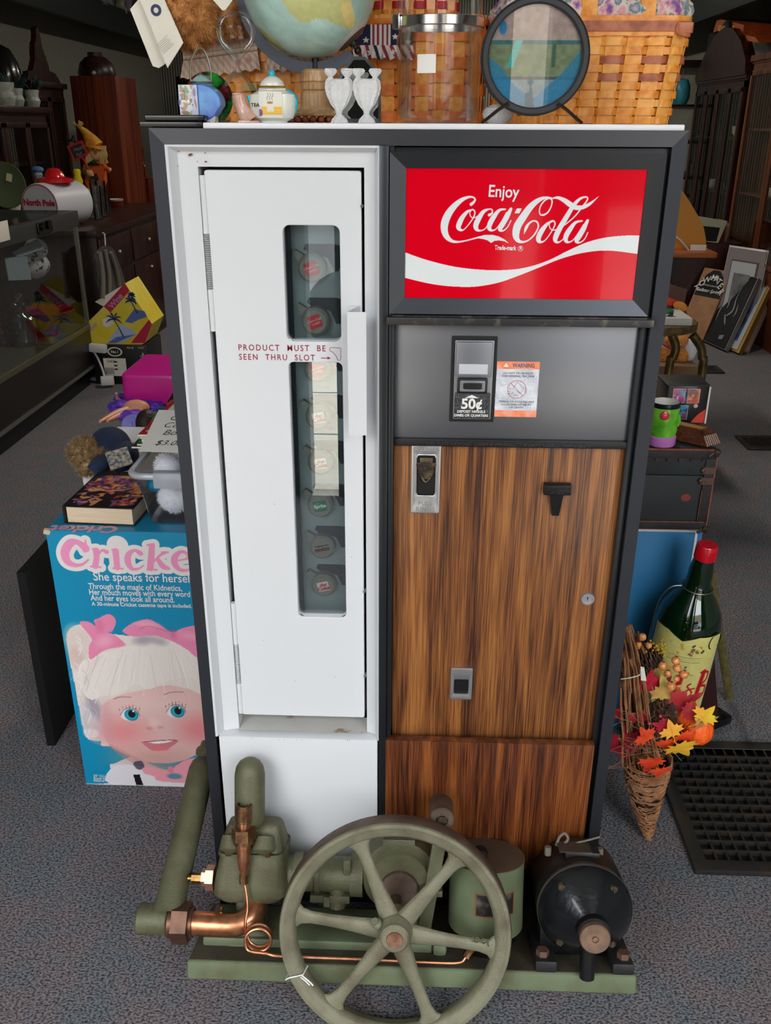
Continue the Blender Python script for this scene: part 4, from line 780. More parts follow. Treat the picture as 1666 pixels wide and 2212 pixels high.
for k in range(24):
    a = 2*PI*k/24; rr = rpx(66, y); part(tv, 'bead', G().sph((bx_+rr*math.cos(a), y+rr*math.sin(a), ZT+.0047), .0047, 10, (1.1, 1.1, 1)), BD)
part(tv, 'disc', G().cyl((bx_, y, ZT+.001), (bx_, y, ZT+.004), rpx(58, y), 30), mat('red_felt', (140, 44, 40), .8))
# crystal candies
CR_ = mat('cut_crystal', (255, 255, 255), .08, trans=.25, ior=1.5, bump=1.0, bs=420, spec=.8)
def crystal(px, lab):
    y = .035; t = thing('crystal_candy_box', lab, 'ornament', (PY(px, 266, y).x, y, ZT)); cx = t.location.x
    rs = []
    for w_, d_, py in ((19, 10, 268), (16, 9, 258), (6, 5, 247), (7, 6, 240), (18, 12, 226), (27, 15, 205), (30, 15, 190), (29, 13, 180), (24, 10, 173), (10, 5, 170)):
        rs.append([V((cx+rpx(w_, y)*math.cos(a)*(1+.05*math.cos(9*a)), y+rpx(d_, y)*math.sin(a)*(1+.08*math.cos(9*a)), max(ZT, zof(py, y)))) for a in [2*PI*i/54 for i in range(54)]])
    part(t, 'body', G().loft(rs), CR_)
    for s in (-1, 1):
        g = G(); rs = []
        for w_, py in ((11, 178), (8, 172), (4, 167), (10, 160), (13, 153), (10, 148)): rs.append([V((cx+rpx(s*18+w_*math.cos(a)*(1+.2*math.cos(5*a)), y), y+rpx(w_*.7*math.sin(a), y), zof(py, y))) for a in [2*PI*i/30 for i in range(30)]])
        part(t, 'twisted_end', g.loft(rs), CR_)
crystal(733, 'clear crystal wrapped-candy ornament, left of the pair in front of the mirror')
crystal(792, 'clear crystal wrapped-candy ornament, right of the pair in front of the mirror')
# mirror
t = thing('octagonal_mirror', 'small octagonal mirror standing behind the crystal ornaments', 'mirror', (PY(776, 266, .085).x, .085, ZT))
P_ = [(729, 267), (823, 267), (823, 160), (789, 122), (763, 122), (729, 166)]; Q = [PY(a, b, .085) for a, b in P_]; Q = [V((q.x, q.y, max(q.z, ZT))) for q in Q]
part(t, 'glass_edge', G().prism(Q, (0, .004, 0)), mat('mirror_edge', (120, 130, 136), .1, .7))
ce = sum(Q, V())/6; part(t, 'mirror_face', G().prism([ce+(q-ce)*.88+V((0, -.0008, 0)) for q in Q], (0, .0006, 0)), mat('mirror', (214, 218, 220), .02, 1))
# big glass jar
y = .115; t = thing('glass_canister', 'tall clear glass canister with a steel clamp band, left of the round picture', 'jar', (PY(945, 266, y).x, y, ZT)); jx = t.location.x
part(t, 'jar', G().lathe([(0, ZT+.003), (.045, ZT+.003), (.052, ZT), (.057, ZT+.004), (.0585, ZT+.014), (.0585, zof(85, y)), (.056, zof(72, y)), (.0555, zof(60, y)), (.053, zof(60, y)), (.0535, zof(85, y)), (.0555, ZT+.016), (.05, ZT+.007), (0, ZT+.007)], (jx, y, 0), (0, 0, 1), 64), GLS)
part(t, 'clamp_band', G().lathe([(.058, zof(62, y)), (.0605, zof(60, y)), (.0605, zof(41, y)), (.058, zof(39, y))], (jx, y, 0), (0, 0, 1), 64), mat('polished_steel', (206, 206, 210), .18, 1))
part(t, 'clamp_latch', G().box((jx-.057, y-.024, zof(51, y)), (.012, .01, .018), (0, 0, -30), .002), mat('polished_steel', (206, 206, 210), .18, 1))
part(t, 'glass_lid', G().lathe([(.055, zof(38, y)), (.058, zof(30, y)), (.057, zof(5, y)), (.056, zof(-60, y)), (.04, zof(-70, y)), (0, zof(-72, y))], (jx, y, 0), (0, 0, 1), 64), GLS)
g = G()
for i in range(7):
    a0 = R(-30+3.6*i); a1 = R(-30+3.6*(i+1)); r_ = .0588
    g.quad((jx+r_*math.sin(a0), y-r_*math.cos(a0), zof(162, y)), (jx+r_*math.sin(a1), y-r_*math.cos(a1), zof(162, y)), (jx+r_*math.sin(a1), y-r_*math.cos(a1), zof(123, y)), (jx+r_*math.sin(a0), y-r_*math.cos(a0), zof(123, y)))
part(t, 'price_sticker', g, mat('paper_white', (232, 230, 224), .7))
# round sand picture
y = .04; t = thing('sand_picture', 'round black-framed moving sand picture with blue sand on a black stand', 'picture', (PY(1152, 266, y).x, y, ZT)); c = PY(1156, 123, y); ro = rpx(115, y); ri = rpx(98, y)
part(t, 'frame', G().lathe([(ri, -.004), (ri, -.006), (ri+.002, -.008), (ro-.003, -.008), (ro, -.004), (ro, .004), (ro-.003, .007), (ri, .007), (ri, -.004)], c, (0, 1, 0), 72), mat('soft_black', (44, 44, 48), .5))
a = Art(2*ri, 2*ri, .0012, (186, 176, 168)); W_ = a.w
a.rect(0, W_, W_*.66, W_, (196, 168, 160)).rect(0, W_, 0, W_*.62, (140, 150, 112)).rect(0, W_, W_*.62, W_*.66, (60, 120, 124)); a.rect(0, W_, 0, W_*.3, (150, 170, 176)); a.rect(0, W_, W_*.28, W_*.31, (90, 92, 96)).noise(.12, 3, .006)
BLU = (36, 140, 190); a.poly([(0, 0), (0, W_*.5), (W_*.12, W_*.42), (W_*.3, W_*.22), (W_*.45, W_*.12), (W_*.5, W_*.08), (W_*.58, W_*.15), (W_*.8, W_*.34), (W_, W_*.58), (W_, 0)], BLU, .8); a.poly([(0, W_*.34), (W_*.14, W_*.3), (W_*.35, W_*.14), (W_*.2, 0), (0, 0)], (40, 150, 200), .4)
a.poly([(W_*.42, 0), (W_*.42, W_*.14), (W_*.46, W_*.16), (W_*.46, W_*.22), (W_*.43, W_*.26), (W_*.48, W_*.3), (W_*.5, W_*.26), (W_*.48, W_*.22), (W_*.5, W_*.14), (W_*.52, 0)], (14, 92, 120)); a.poly([(W_*.2, W_*.4), (W_*.28, W_*.66), (W_*.36, W_*.66), (W_*.27, W_*.4)], (70, 200, 196)); a.rect(W_*.68, W_*.72, W_*.4, W_*.62, (70, 110, 90)); a.ell(W_*.14, W_*.78, .005, .008, (20, 130, 190), 0, .2); a.noise(.06, 5)
def disc_f(u, v):
    X = u/W_*2-1; Z = v/W_*2-1; s_ = 1/np.maximum(np.hypot(X, Z), 1.0); return (ri*X*s_, u*0, ri*Z*s_)
a.put(t, 'sand_view', Matrix.Translation(c), vcol('sand_print', .35), f=disc_f)
part(t, 'front_glass', G().lathe([(0, -.0045), (ri, -.0045), (ri, -.004)], c, (0, 1, 0), 60), glassy('machine_glass', (.88, .92, .92), 1.6))
for s in (-1, 1):
    part(t, 'stand_leg', G().tube([(c.x+s*.032, y-.012, c.z-.055), (c.x+s*.045, y-.012, c.z-.063), (c.x+s*.058, y-.011, c.z-.073), (c.x+s*.066, y-.01, ZT+.001)], .0022, 8, sm=4, flat=1.6), mat('bronze_black', (52, 42, 36), .4, .6))
g = G().lathe([(0, 0), (.012, 0), (.02, .006), (.022, .012), (.018, .02), (.008, .024), (0, .025)], (PY(1075, 266, .1).x, .1, ZT), (0, 0, 1), 18)
solo('crystal_dish', 'small cut glass lidded dish behind the foot of the round picture', 'dish', g, CR_)
# woven baskets
def basket(t, x0, x1, y0, y1, z0, z1, tap, rows, pitch, mw, ms, accent=(), ma=None, th=.0012, amp=.0026):
    """splint weave: upright staves with bands passing in front of and behind them"""
    cx, cy = (x0+x1)/2, (y0+y1)/2; H = z1-z0
    def path(z, n, off=0.0):
        k = 1-tap*(1-(z-z0)/H); hw = (x1-x0)/2*k; hd = (y1-y0)/2*k; rc = .03*k
        per = []; base = rrect(-hw, hw, -hd, hd, rc, 4); base = base+[base[0]]; L = [0]
        for a, b in zip(base, base[1:]): L.append(L[-1]+math.dist(a, b))
        for i in range(n):
            s = L[-1]*i/n; j = max(q for q in range(len(L)-1) if L[q] <= s); f = (s-L[j])/(L[j+1]-L[j]+1e-9); a, b = base[j], base[j+1]; px_ = a[0]+(b[0]-a[0])*f; py_ = a[1]+(b[1]-a[1])*f
            tx, ty = b[0]-a[0], b[1]-a[1]; m = math.hypot(tx, ty)+1e-9; per.append((cx+px_, cy+py_, ty/m, -tx/m))
        return per
    ns = int(2*((x1-x0)+(y1-y0))/pitch/2)*2+1; N = ns*8; g = G(); ga = G(); hrow = H/rows
    for r in range(rows):
        zc = z0+hrow*(r+.5); pa = path(zc, N); gg = ga if r in accent else g; hh = hrow*.43; rings = []
        for i, (px_, py_, nx_, ny_) in enumerate(pa):
            o = amp*1.3*math.tanh(2.2*math.sin(2*PI*i/16+(PI if r % 2 else 0))); rings.append([V((px_+nx_*(o+d), py_+ny_*(o+d), zc+h)) for d, h in ((-th/2, -hh), (th/2, -hh), (th/2, hh), (-th/2, hh))])
        rings.append(rings[0]); gg.loft(rings, caps=False)
    gs = G()
    for k in range(ns*1):
        lo = path(z0, N)[(k*8+4) % N]; hi = path(z1, N)[(k*8+4) % N]; t1 = V((-lo[3], lo[2], 0)); w_ = pitch*.36; nn = V((lo[2], lo[3], 0))*th*.5
        a = V((lo[0], lo[1], z0)); b = V((hi[0], hi[1], z1)); gs.loft([[a-t1*w_-nn, a+t1*w_-nn, a+t1*w_+nn, a-t1*w_+nn], [b-t1*w_-nn, b+t1*w_-nn, b+t1*w_+nn, b-t1*w_+nn]])
    part(t, 'weave', g, mw); part(t, 'staves', gs, ms)
    if accent: part(t, 'accent_weavers', ga, ma)
    pz = path(z0, 40); gb = G(); gb.loft([[V((p[0], p[1], z0-.0)) for p in pz], [V((p[0], p[1], z0+.003)) for p in pz]]); part(t, 'bottom', gb, ms)
    return path
HON = wood('honey_splint', (214, 124, 34), (238, 150, 52), (246, 174, 84), 16, (1, 1, 1), .35, fine=90, coat=.25)
HON2 = wood('honey_stave', (220, 134, 42), (242, 162, 68), (250, 184, 100), 14, (1, 1, 1), .35, fine=90, coat=.25)
RBR = wood('red_brown_splint', (150, 78, 48), (178, 100, 66), (192, 116, 80), 16, (1, 1, 1), .38, fine=90)
y = .175; t = thing('splint_basket', 'large honey-coloured woven splint basket with brown bands at the right end of the machine', 'basket', (.25, .28, ZT))
X0, X1 = .105, PY(1503, 40, y).x
pf = basket(t, X0, X1, y, .40, ZT, zof(60, y), .10, 11, .033, HON, HON2, (5, 7), RBR)
def band(t, name, path, za, zb, off, th, m, n=120):
    a = path(za, n); rs = []
    for q in a+[a[0]]: rs.append([V((q[0]+q[2]*d, q[1]+q[3]*d, z)) for d, z in ((off, za), (off+th, za), (off+th, zb), (off, zb))])
    return part(t, name, G().loft(rs, caps=False), m)
band(t, 'rim_band', pf, zof(76, y), zof(33, y), .0005, .0035, HON); band(t, 'brown_rim_band', pf, zof(67, y), zof(45, y), .0042, .0022, RBR)
rx = X1-.012; g = G().bx(rx-.012, rx+.008, y-.0085, y-.0045, zof(72, y), zof(48, y), .002).tube([(rx-.010, y-.005, zof(50, y)), (rx-.0135, y-.006, zof(60, y)), (rx-.010, y-.006, zof(71, y)), (rx+.004, y-.006, zof(77, y))], .003, 8, sm=4); part(t, 'rim_curl', g, RBR)
FAB = multi('floral_cloth', [(.32, (126, 90, 160)), (.42, (222, 160, 170)), (.5, (230, 214, 206)), (.58, (92, 130, 120)), (.68, (200, 170, 210))], 60, .85, .3)
rs = []
for zz, o in ((zof(40, y), -.004), (zof(18, y), .001), (zof(2, y), -.002), (zof(-12, y), -.012)):
    pa = pf(zof(60, y), 120); rs.append([V((q[0]+q[2]*(o+.004*math.sin(i*1.1)), q[1]+q[3]*(o+.004*math.sin(i*1.1)), zz+.002*math.sin(i*.7))) for i, q in enumerate(pa)])
for r_ in rs: r_.append(r_[0])
part(t, 'floral_liner', G().loft(rs, closed=False, caps=False), FAB)
for px in (1272, 1398): x = PY(px, 40, y).x; part(t, 'handle', G().bx(x-.011, x+.011, y-.002, y+.002, zof(40, y), zof(-60, y), .001), HON2)
# basket with plaid liner (left) and basket with flag liner (middle)
y = .27; t = thing('liner_basket', 'honey-coloured woven basket with a pleated plaid cloth liner behind the globe', 'basket', (-.22, .36, ZT))
pf = basket(t, -.365, -.115, y, .46, ZT, zof(112, y), .08, 7, .036, HON, HON2); band(t, 'rim_band', pf, zof(108, y), zof(88, y), .0005, .0035, HON)
def plaid(w, h, seed, skirt):
    a = Art(w, h, .0011, (214, 186, 168)); dg = (134, 126, 112); lt = (236, 222, 206)
    for x in np.arange(.004, w, .021):
        for o, c, ww in ((0, dg, .0011), (.003, lt, .0016), (.006, dg, .0008), (.012, lt, .0010)): a.rect(x+o, x+o+ww, h*skirt, h, c, .55)
    for z in np.arange(h*skirt, h, .024):
        for o, c, ww in ((0, dg, .0011), (.004, lt, .0014), (.007, dg, .0007)): a.rect(0, w, z+o, z+o+ww, c, .5)
    for k in range(int(w/.006)+3): x = k*.009-.02; a.line([(x, h*skirt), (x+.02, 0)], .0009, dg, .6, sm=0); a.line([(x+.004, h*skirt), (x+.024, 0)], .0013, lt, .6, sm=0)
    rn = random.Random(seed)
    for _ in range(7): cx, cz = rn.uniform(.005, w-.005), rn.uniform(h*.2, h*.95); a.ell(cx, cz, .0036, .0045, (170, 96, 106), rn.uniform(0, 90), .9, .6)
    a.rect(0, w, h*skirt-.0008, h*skirt+.0004, (120, 96, 84)); return a
a = plaid(.115, .07, 1, .4); xa = PY(393, 120, y-.02).x
def drape(xa, za, zb, yb, w, h, slant=0.0):
    def f(u, v):
        tt = v/h; lo = np.clip(.4-tt, 0, 1)/.4
        return (xa+u*(1+.03*lo)-.006*lo*(1-u/w), yb-.004*np.sin(u*700)*lo*.6-.004*lo, za+(zb-za)*tt+slant*u+.0016*lo*np.sin(u*420))
    return f
a.put(t, 'plaid_liner', Matrix(), vcol('cloth_print', .9), f=drape(xa, zof(172, y-.02), zof(68, y-.02), y-.014, .115, .07, .12))
a = plaid(.105, .055, 4, .45); xa = PY(578, 120, y-.02).x
a.put(t, 'plaid_liner', Matrix(), vcol('cloth_print', .9), f=drape(xa, zof(153, y-.02), zof(78, y-.02), y-.014, .105, .055, -.02))
part(t, 'brass_plate', G().bx(PY(526, 190, y).x, PY(556, 190, y).x, y-.004, y-.001, zof(197, y), zof(180, y)), mat('aged_plate', (150, 130, 84), .4, .5))
y = .30; t = thing('slat_basket', 'open-weave orange basket with a stars and stripes cloth liner behind the glass canister', 'basket', (0, .4, ZT))
OR2 = wood('orange_slat', (210, 106, 36), (232, 130, 50), (242, 150, 72), 16, (1, 1, 1), .4, fine=90)
pf = basket(t, -.095, .10, y, .48, ZT, zof(30, y), .03, 8, .030, OR2, HON2); band(t, 'rim_band', pf, zof(52, y), zof(40, y), .0005, .0035, OR2)
w, h = .09, .055; a = Art(w, h, .0007, (236, 228, 218)); NV = (34, 40, 72); MR = (150, 50, 84)
def star(cx, cy, r_, c=(236, 228, 218)): a.poly([(cx+(r_ if i % 2 == 0 else r_*.42)*math.sin(i*PI/5), cy+(r_ if i % 2 == 0 else r_*.42)*math.cos(i*PI/5)) for i in range(10)], c)
a.rect(0, w, h*.4, h, NV); a.rect(w*.28, w*.62, h*.4, h, (236, 228, 218))
for i in range(4): a.rect(w*(.31+.08*i), w*(.345+.08*i), h*.4, h, MR)
for i in range(9): a.poly([(w*(i*.14-.1), h*.4), (w*(i*.14-.04), h*.4), (w*(i*.14+.06), 0), (w*(i*.14), 0)], NV if i % 3 == 0 else MR)
for cx, cy in ((.1, .8), (.2, .55), (.7, .65), (.85, .85), (.92, .5), (.3, .2), (.66, .2), (.9, .22)): star(w*cx, h*cy, .0058)
a.put(t, 'flag_liner', Matrix(), vcol('cloth_print', .9), f=drape(PY(765, 90, y-.02).x, zof(127, y-.02), zof(52, y-.02), y-.014, w, h))
t = thing('red_check_basket', 'small red and natural woven basket stacked above the flag-lined basket', 'basket', (-.02, .40, zof(30, .3)))
RDW = mat('red_splint', (178, 34, 50), .5); basket(t, -.085, .05, .31, .45, zof(38, .3), zof(38, .3)+.06, -.05, 5, .018, HON, HON2, (1, 3), RDW)
# teddy bear sitting above the plaid basket
FUR = multi('brown_fur', [(.3, (140, 86, 42)), (.5, (192, 130, 72)), (.7, (226, 172, 108))], 60, .85, 0)
t = thing('teddy_bear', 'fuzzy brown teddy bear perched on the plaid-lined basket behind the hourglass', 'soft toy', (-.31, .22, zof(92, .2)))
E1 = [(PY(412, 20, .2), (rpx(62, .2), .05, rpx(78, .2))), (PY(480, 5, .25), (rpx(90, .2), .06, rpx(75, .2))), (PY(450, -120, .24), (rpx(110, .2), .07, rpx(110, .2))), (PY(372, 10, .19), (rpx(34, .2), .03, rpx(60, .2)))]
g = G(); [g.sph(c, 1, 24, r) for c, r in E1]; b_ = part(t, 'body', g, FUR)
part(b_, 'fur', fur(G(), E1, 26000, .009, .0007, 3, .3), FUR, sm=False, kind='stuff')
PAP = mat('tag_paper', (232, 226, 212), .7)
for nm, pts, y, lab in (('back', [(281, 20), (330, 143), (343, 147), (372, 128), (325, -6), (298, 0)], .165, 'white folded booklet tag hanging left of the teddy bear, behind the other'), ('front', [(300, -8), (362, 147), (396, 92), (352, -8)], .15, 'cream booklet tag with a blue seal hanging beside the teddy bear')):
    t2 = thing('booklet_tag', lab, 'tag', PY(335, 146, y), group='booklet tags on the teddy bear'); part(t2, 'paper', G().prism([PY(a, b, y) for a, b in pts], (.0, .0025, 0)), PAP)
    o = PY(350, 120, y-.001); m_ = mat3(PY(352, 118, y-.0006), PY(388, 84, y)-PY(352, 118, y), PY(345, 100, y)-PY(352, 118, y)); g = G()
    if nm == 'front':
        for i in range(7): g.quad(*[m_ @ V(q) for q in ((.001, .0023*i, 0), (.022-.0014*(i % 3), .0023*i, 0), (.022-.0014*(i % 3), .0023*i+.0007, 0), (.001, .0023*i+.0007, 0))])
        part(t2, 'printed_lines', g, mat('faint_ink', (176, 172, 164), .7)); cs = PY(337, 22, y-.0008)
        part(t2, 'seal', G().lathe([(.0035, 0), (.0075, 0), (.0075, .0004), (.0035, .0004)], cs, (0, 1, 0), 24), mat('seal_navy', (50, 54, 92), .6))
g = G().prism([PY(a, b, .14) for a, b in ((448, -12), (462, 2), (480, 22), (487, 22), (504, -2), (510, -12))], (0, .001, 0)); solo('price_tag', 'white tag with rounded corners hanging in front of the bear near the globe', 'tag', g, PAP)
# ================================================================ left of the machine: doll box and what lies on it
YB_ = .356
t = CB = thing('doll_box', 'tall blue cardboard doll box printed with a blonde doll face and pink lettering', 'box', (-.55, YB_, 0))
part(t, 'carton', G().bx(-.744, -.362, YB_, .60, 0, .644, .0015), mat('box_blue', (10, 128, 168), .35, col2=(16, 118, 156), vs_=9, coat=.2))
KS = 3.5675
def K(cx, cy): p = PY(80+cx/KS, 1100+cy/KS, YB_-.001); return (p.x+.744, p.z)
def KP(pts): return [K(*p) for p in pts]
KR = K(1000, 1000)[0]-K(900, 1000)[0]; KR /= 100.
a = Art(.382, .643, .00155, (8, 140, 182)); PINK = (238, 140, 178); SKIN = (232, 188, 184)
def kell(cx, cy, rx, ry, c, rot=0, soft=.12, al=1.): u, v = K(cx, cy); a.ell(u, v, rx*KR, ry*KR*1.12, c, rot, soft, al)
a.rect(0, .02, 0, .643, (8, 140, 182))
HAIR = (234, 222, 214)
a.poly(KP([(600, 2100), (560, 1980), (600, 1960), (760, 1900), (820, 1940), (1000, 2010), (1330, 2020), (1500, 2130), (410, 2130)]), (226, 226, 230), sm=4)
a.poly(KP([(235, 950), (330, 890), (440, 930), (560, 960), (760, 980), (900, 960), (1150, 1000), (1320, 1150), (1420, 1500), (1400, 1800), (1250, 1800), (560, 1830), (490, 1790), (380, 1760), (330, 1560), (290, 1350), (240, 1100)]), HAIR, sm=5)
kell(330, 1040, 110, 150, (226, 208, 200), 10, .5, .8); kell(300, 1150, 60, 90, (214, 176, 172), 0, .6, .5); kell(430, 1640, 90, 170, (206, 200, 206), 5, .5, .8); kell(440, 1520, 50, 110, (120, 110, 130), 15, .9, .5); kell(420, 1730, 60, 40, (240, 240, 240), 0, .5)
a.poly(KP([(490, 1560), (520, 1500), (620, 1440), (800, 1400), (1000, 1360), (1200, 1400), (1330, 1500), (1360, 1700), (1280, 1850), (1150, 1930), (1000, 1960), (850, 1950), (700, 1900), (560, 1820), (500, 1700)]), SKIN, sm=6)
kell(650, 1720, 190, 110, (232, 132, 134), 8, 1.4, .7); kell(1250, 1700, 150, 110, (236, 128, 134), 0, 1.4, .75); kell(900, 1930, 300, 90, (206, 150, 140), 0, 1.4, .6); kell(540, 1640, 50, 150, (212, 156, 160), 0, 1.2, .6); kell(900, 1500, 250, 90, (240, 206, 200), 0, 1.5, .6)
for cx, cy, rt in ((868, 1690, 0), (945, 1682, 0)): kell(cx, cy, 26, 14, (206, 136, 140), rt, 1.2, .8)
kell(905, 1655, 46, 40, (240, 204, 200), 0, 1.2, .7)
a.poly(KP([(560, 1810), (820, 1940), (1000, 1985), (1150, 1950), (1180, 1990), (1000, 2040), (850, 2010), (640, 1900)]), (198, 138, 128), .5, sm=4)
# fringe and curls
rn = random.Random(5)
a.poly(KP([(330, 1200), (450, 1130), (700, 1060), (1000, 1010), (1260, 1130), (1300, 1350), (1180, 1300), (1000, 1330), (860, 1390), (760, 1350), (640, 1430), (500, 1440), (420, 1470), (350, 1400)]), (238, 228, 220), sm=5)
for i in range(46):
    x = 380+rn.random()*880; y0 = 1060+rn.random()*100; dx = (x-850)*.35+rn.uniform(-60, 60)
    a.line([K(x, y0), K(x+dx*.5, y0+130), K(x+dx, y0+230+rn.random()*90)], rn.uniform(.0014, .003), rn.choice([(248, 240, 234), (226, 210, 202), (220, 198, 190), (244, 236, 232)]), .4, sm=4)
for i in range(26):
    x = 250+rn.random()*200; y0 = 950+rn.random()*800; a.line([K(x, y0), K(x+40, y0+40), K(x+20, y0+110)], .0026, rn.choice([(250, 246, 242), (212, 198, 196), (196, 186, 190)]), .55, sm=4)
kell(820, 1010, 70, 36, (150, 146, 160), 12, 1.2, .7); kell(940, 1020, 60, 30, (160, 150, 160), -10, 1.2, .6)
a.poly(KP([(410, 1160), (400, 1060), (420, 1000), (330, 880), (390, 868), (450, 900), (440, 860), (480, 840), (540, 812), (590, 830), (606, 880), (580, 940), (540, 960), (600, 970), (680, 1040), (660, 1060), (520, 1090)]), PINK, sm=5)
a.poly(KP([(665, 930), (740, 880), (850, 850), (940, 890), (1040, 950), (1120, 920), (1240, 900), (1300, 960), (1330, 1080), (1250, 1150), (1150, 1080), (1040, 1020), (900, 975), (760, 985), (680, 960)]), PINK, sm=5)
kell(520, 1020, 70, 40, (246, 178, 200), 30, 1.2, .7); kell(480, 900, 30, 50, (222, 110, 150), 0, 1.2, .5); kell(850, 890, 90, 24, (248, 176, 198), -5, 1.2, .7); kell(1050, 960, 26, 40, (214, 104, 140), 0, 1.2, .6); kell(1180, 980, 80, 30, (248, 172, 196), -10, 1.2, .6)
a.line([K(790, 925), K(860, 905), K(1010, 945)], .003, (206, 96, 136), .5)
# eyes
for ex, ey in ((722, 1585), (1078, 1560)):
    kell(ex-8, ey, 76, 52, (240, 232, 236), 8, .15); kell(ex+6, ey+2, 56, 50, (14, 120, 146), 0, .12); kell(ex+6, ey+2, 46, 40, (38, 180, 200), 0, .3); kell(ex+8, ey-4, 30, 32, (22, 24, 34), 0, .2); kell(ex+20, ey-26, 8, 8, (250, 250, 250), 0, .3)
    a.line([K(ex-82, ey+8), K(ex-50, ey-38), K(ex, ey-52), K(ex+48, ey-34), K(ex+70, ey+10)], .0014, (60, 44, 50), .9)
    for q in range(7): b = -80+q*24; a.line([K(ex+b, ey-16-30*(1-(b/80)**2)), K(ex+b-8+q*2, ey-44-30*(1-(b/80)**2))], .0009, (50, 36, 44), .9, sm=0)
a.line([K(590, 1466), K(650, 1448), K(725, 1452)], .0016, (96, 60, 60), .7); a.line([K(980, 1432), K(1040, 1412), K(1130, 1412)], .0016, (96, 60, 60), .7)
a.poly(KP([(812, 1800), (870, 1788), (960, 1780), (1085, 1782), (1040, 1830), (960, 1862), (880, 1858)]), (216, 122, 132), sm=4); a.poly(KP([(862, 1800), (960, 1788), (1040, 1786), (1020, 1796), (940, 1808)]), (240, 240, 240), sm=4); kell(960, 1848, 60, 16, (232, 120, 126), 0, .6); a.line([K(806, 1800), K(900, 1788), K(1090, 1782)], .0012, (120, 40, 50), .9)
# collar, bow, code box
a.poly(KP([(570, 2000), (680, 1970), (830, 1990), (1000, 2030), (1330, 2040), (1500, 2130), (600, 2130)]), (230, 226, 232), sm=3); a.poly(KP([(740, 1960), (800, 1940), (830, 1990), (780, 2010)]), (60, 60, 80), .8, sm=3)
a.poly(KP([(812, 2000), (860, 1990), (940, 2010), (1010, 2020), (1060, 1990), (1160, 1930), (1320, 1930), (1320, 2100), (960, 2100), (900, 2060), (830, 2040)]), (240, 158, 172), sm=4)
kell(1030, 2010, 26, 30, (230, 130, 150), 0, .4); kell(1060, 2060, 60, 26, (90, 140, 160), 0, .5); a.poly(KP([(740, 2045), (790, 2045), (824, 2140), (768, 2140)]), (14, 14, 18)); a.rect(0, .382, 0, .003, (224, 226, 230), .7)
a.noise(.02, 11); a.put(t, 'printed_face', FR(-.744, YB_-.0006, .0005), vcol('box_print', .35, coat=.2))
TK = lambda cx, cy: PY(80+cx/KS, 1100+cy/KS, YB_-.0018); TW = lambda cx, cy: PY(80+cx/KS, 1100+cy/KS, YB_-.0012)
PIN = mat('letter_pink', (238, 146, 190), .4)
STR = [[(360, 330, 10), (372, 300, 60), (310, 255, 42), (255, 262, 62), (215, 330, 66), (232, 400, 58), (290, 432, 36), (350, 425, 22), (395, 390, 14)], [(372, 240, 14), (385, 325, 10)],
 [(455, 320, 50), (458, 380, 44), (448, 440, 46)], [(430, 308, 18), (470, 312, 18)], [(415, 442, 16), (490, 448, 16)], [(468, 360, 14), (500, 318, 20), (535, 330, 36)],
 [(605, 325, 50), (612, 390, 46), (618, 450, 46)], [(582, 314, 18), (620, 316, 18)], [(588, 456, 16), (660, 460, 16)],
 [(800, 345, 12), (795, 340, 40), (750, 318, 24), (705, 350, 44), (700, 410, 48), (730, 458, 32), (780, 460, 18), (820, 435, 12)],
 [(885, 285, 44), (880, 370, 48), (872, 455, 50)], [(850, 278, 16), (900, 270, 16)], [(850, 466, 16), (920, 468, 16)], [(905, 400, 16), (950, 355, 20), (985, 335, 26)], [(930, 385, 30), (970, 440, 44), (1015, 458, 24)], [(960, 332, 14), (1010, 332, 14)],
 [(1060, 400, 14), (1130, 388, 14), (1165, 375, 22), (1150, 340, 26), (1105, 330, 28), (1060, 375, 48), (1065, 430, 46), (1110, 470, 30), (1180, 465, 18), (1230, 430, 12)],
 [(1290, 290, 20), (1290, 370, 44), (1295, 440, 44), (1330, 470, 24), (1370, 450, 12)], [(1250, 335, 14), (1360, 335, 14)]]
ti = Art(.374, .105, .00075, (8, 140, 182)); o2 = TK(0, 0); tz = TK(1000, 520).z-.008; kk = lambda x, y: (TK(x, y).x+.744, TK(x, y).z-tz)
for grow, colr in ((66, (232, 226, 224)), (0, (240, 150, 192))):
    for s_ in STR: ti.stroke([kk(*p[:2]) for p in s_], [(p[2]+grow)*KR for p in s_], None, 6)
    if grow: u_, v_ = kk(618, 280); ti.stroke([(u_, v_), (u_+.001, v_)], [156*KR]*2, None, 1)
    ti.flush(colr)
ti.noise(.02, 4); ti.put(t, 'title_band', FR(-.744, YB_-.0012, tz), vcol('box_print', .35, coat=.2))
g = G()
for tx, cx, cy, w_, s_ in (('She speaks for herself', 438, 548, 770, .026), ('Through the magic of Kidnetics,', 398, 612, 722, .018), ('Her mouth moves with every word', 405, 658, 776, .018), ('And her eyes look all around.', 415, 702, 646, .018), ('A 30-minute Cricket cassette tape is included.', 422, 742, 772, .012)):
    p, q = TK(cx, cy), TK(cx+w_, cy+18); g.text(tx, s_*1.05, mat3(p, q-p, (0, 0, 1)), w=(q-p).length, off=.00025)
for i, tx in enumerate(('25" Cricket', 'Stock No.', '995010')): g.text(tx, .0085, mat3(TK(436, 2062+i*19), TK(536, 2064+i*19)-TK(436, 2062+i*19), (0, 0, 1)), off=.0001)
part(t, 'small_print', g, mat('letter_white', (232, 226, 224), .4), sm=False)
part(t, 'worn_corner', G().box((-.743, YB_+.002, .640), (.014, .014, .011), (0, 20, 20), .004), mat('bare_card', (206, 186, 160), .9))
g = G().text('Cricket', .045, mat3((-.60, .378, .6445), (-1, 0, 0), (0, -1, 0)), off=.002); part(t, 'top_lettering', g, mat('letter_pink_top', (200, 158, 180), .4), sm=False)
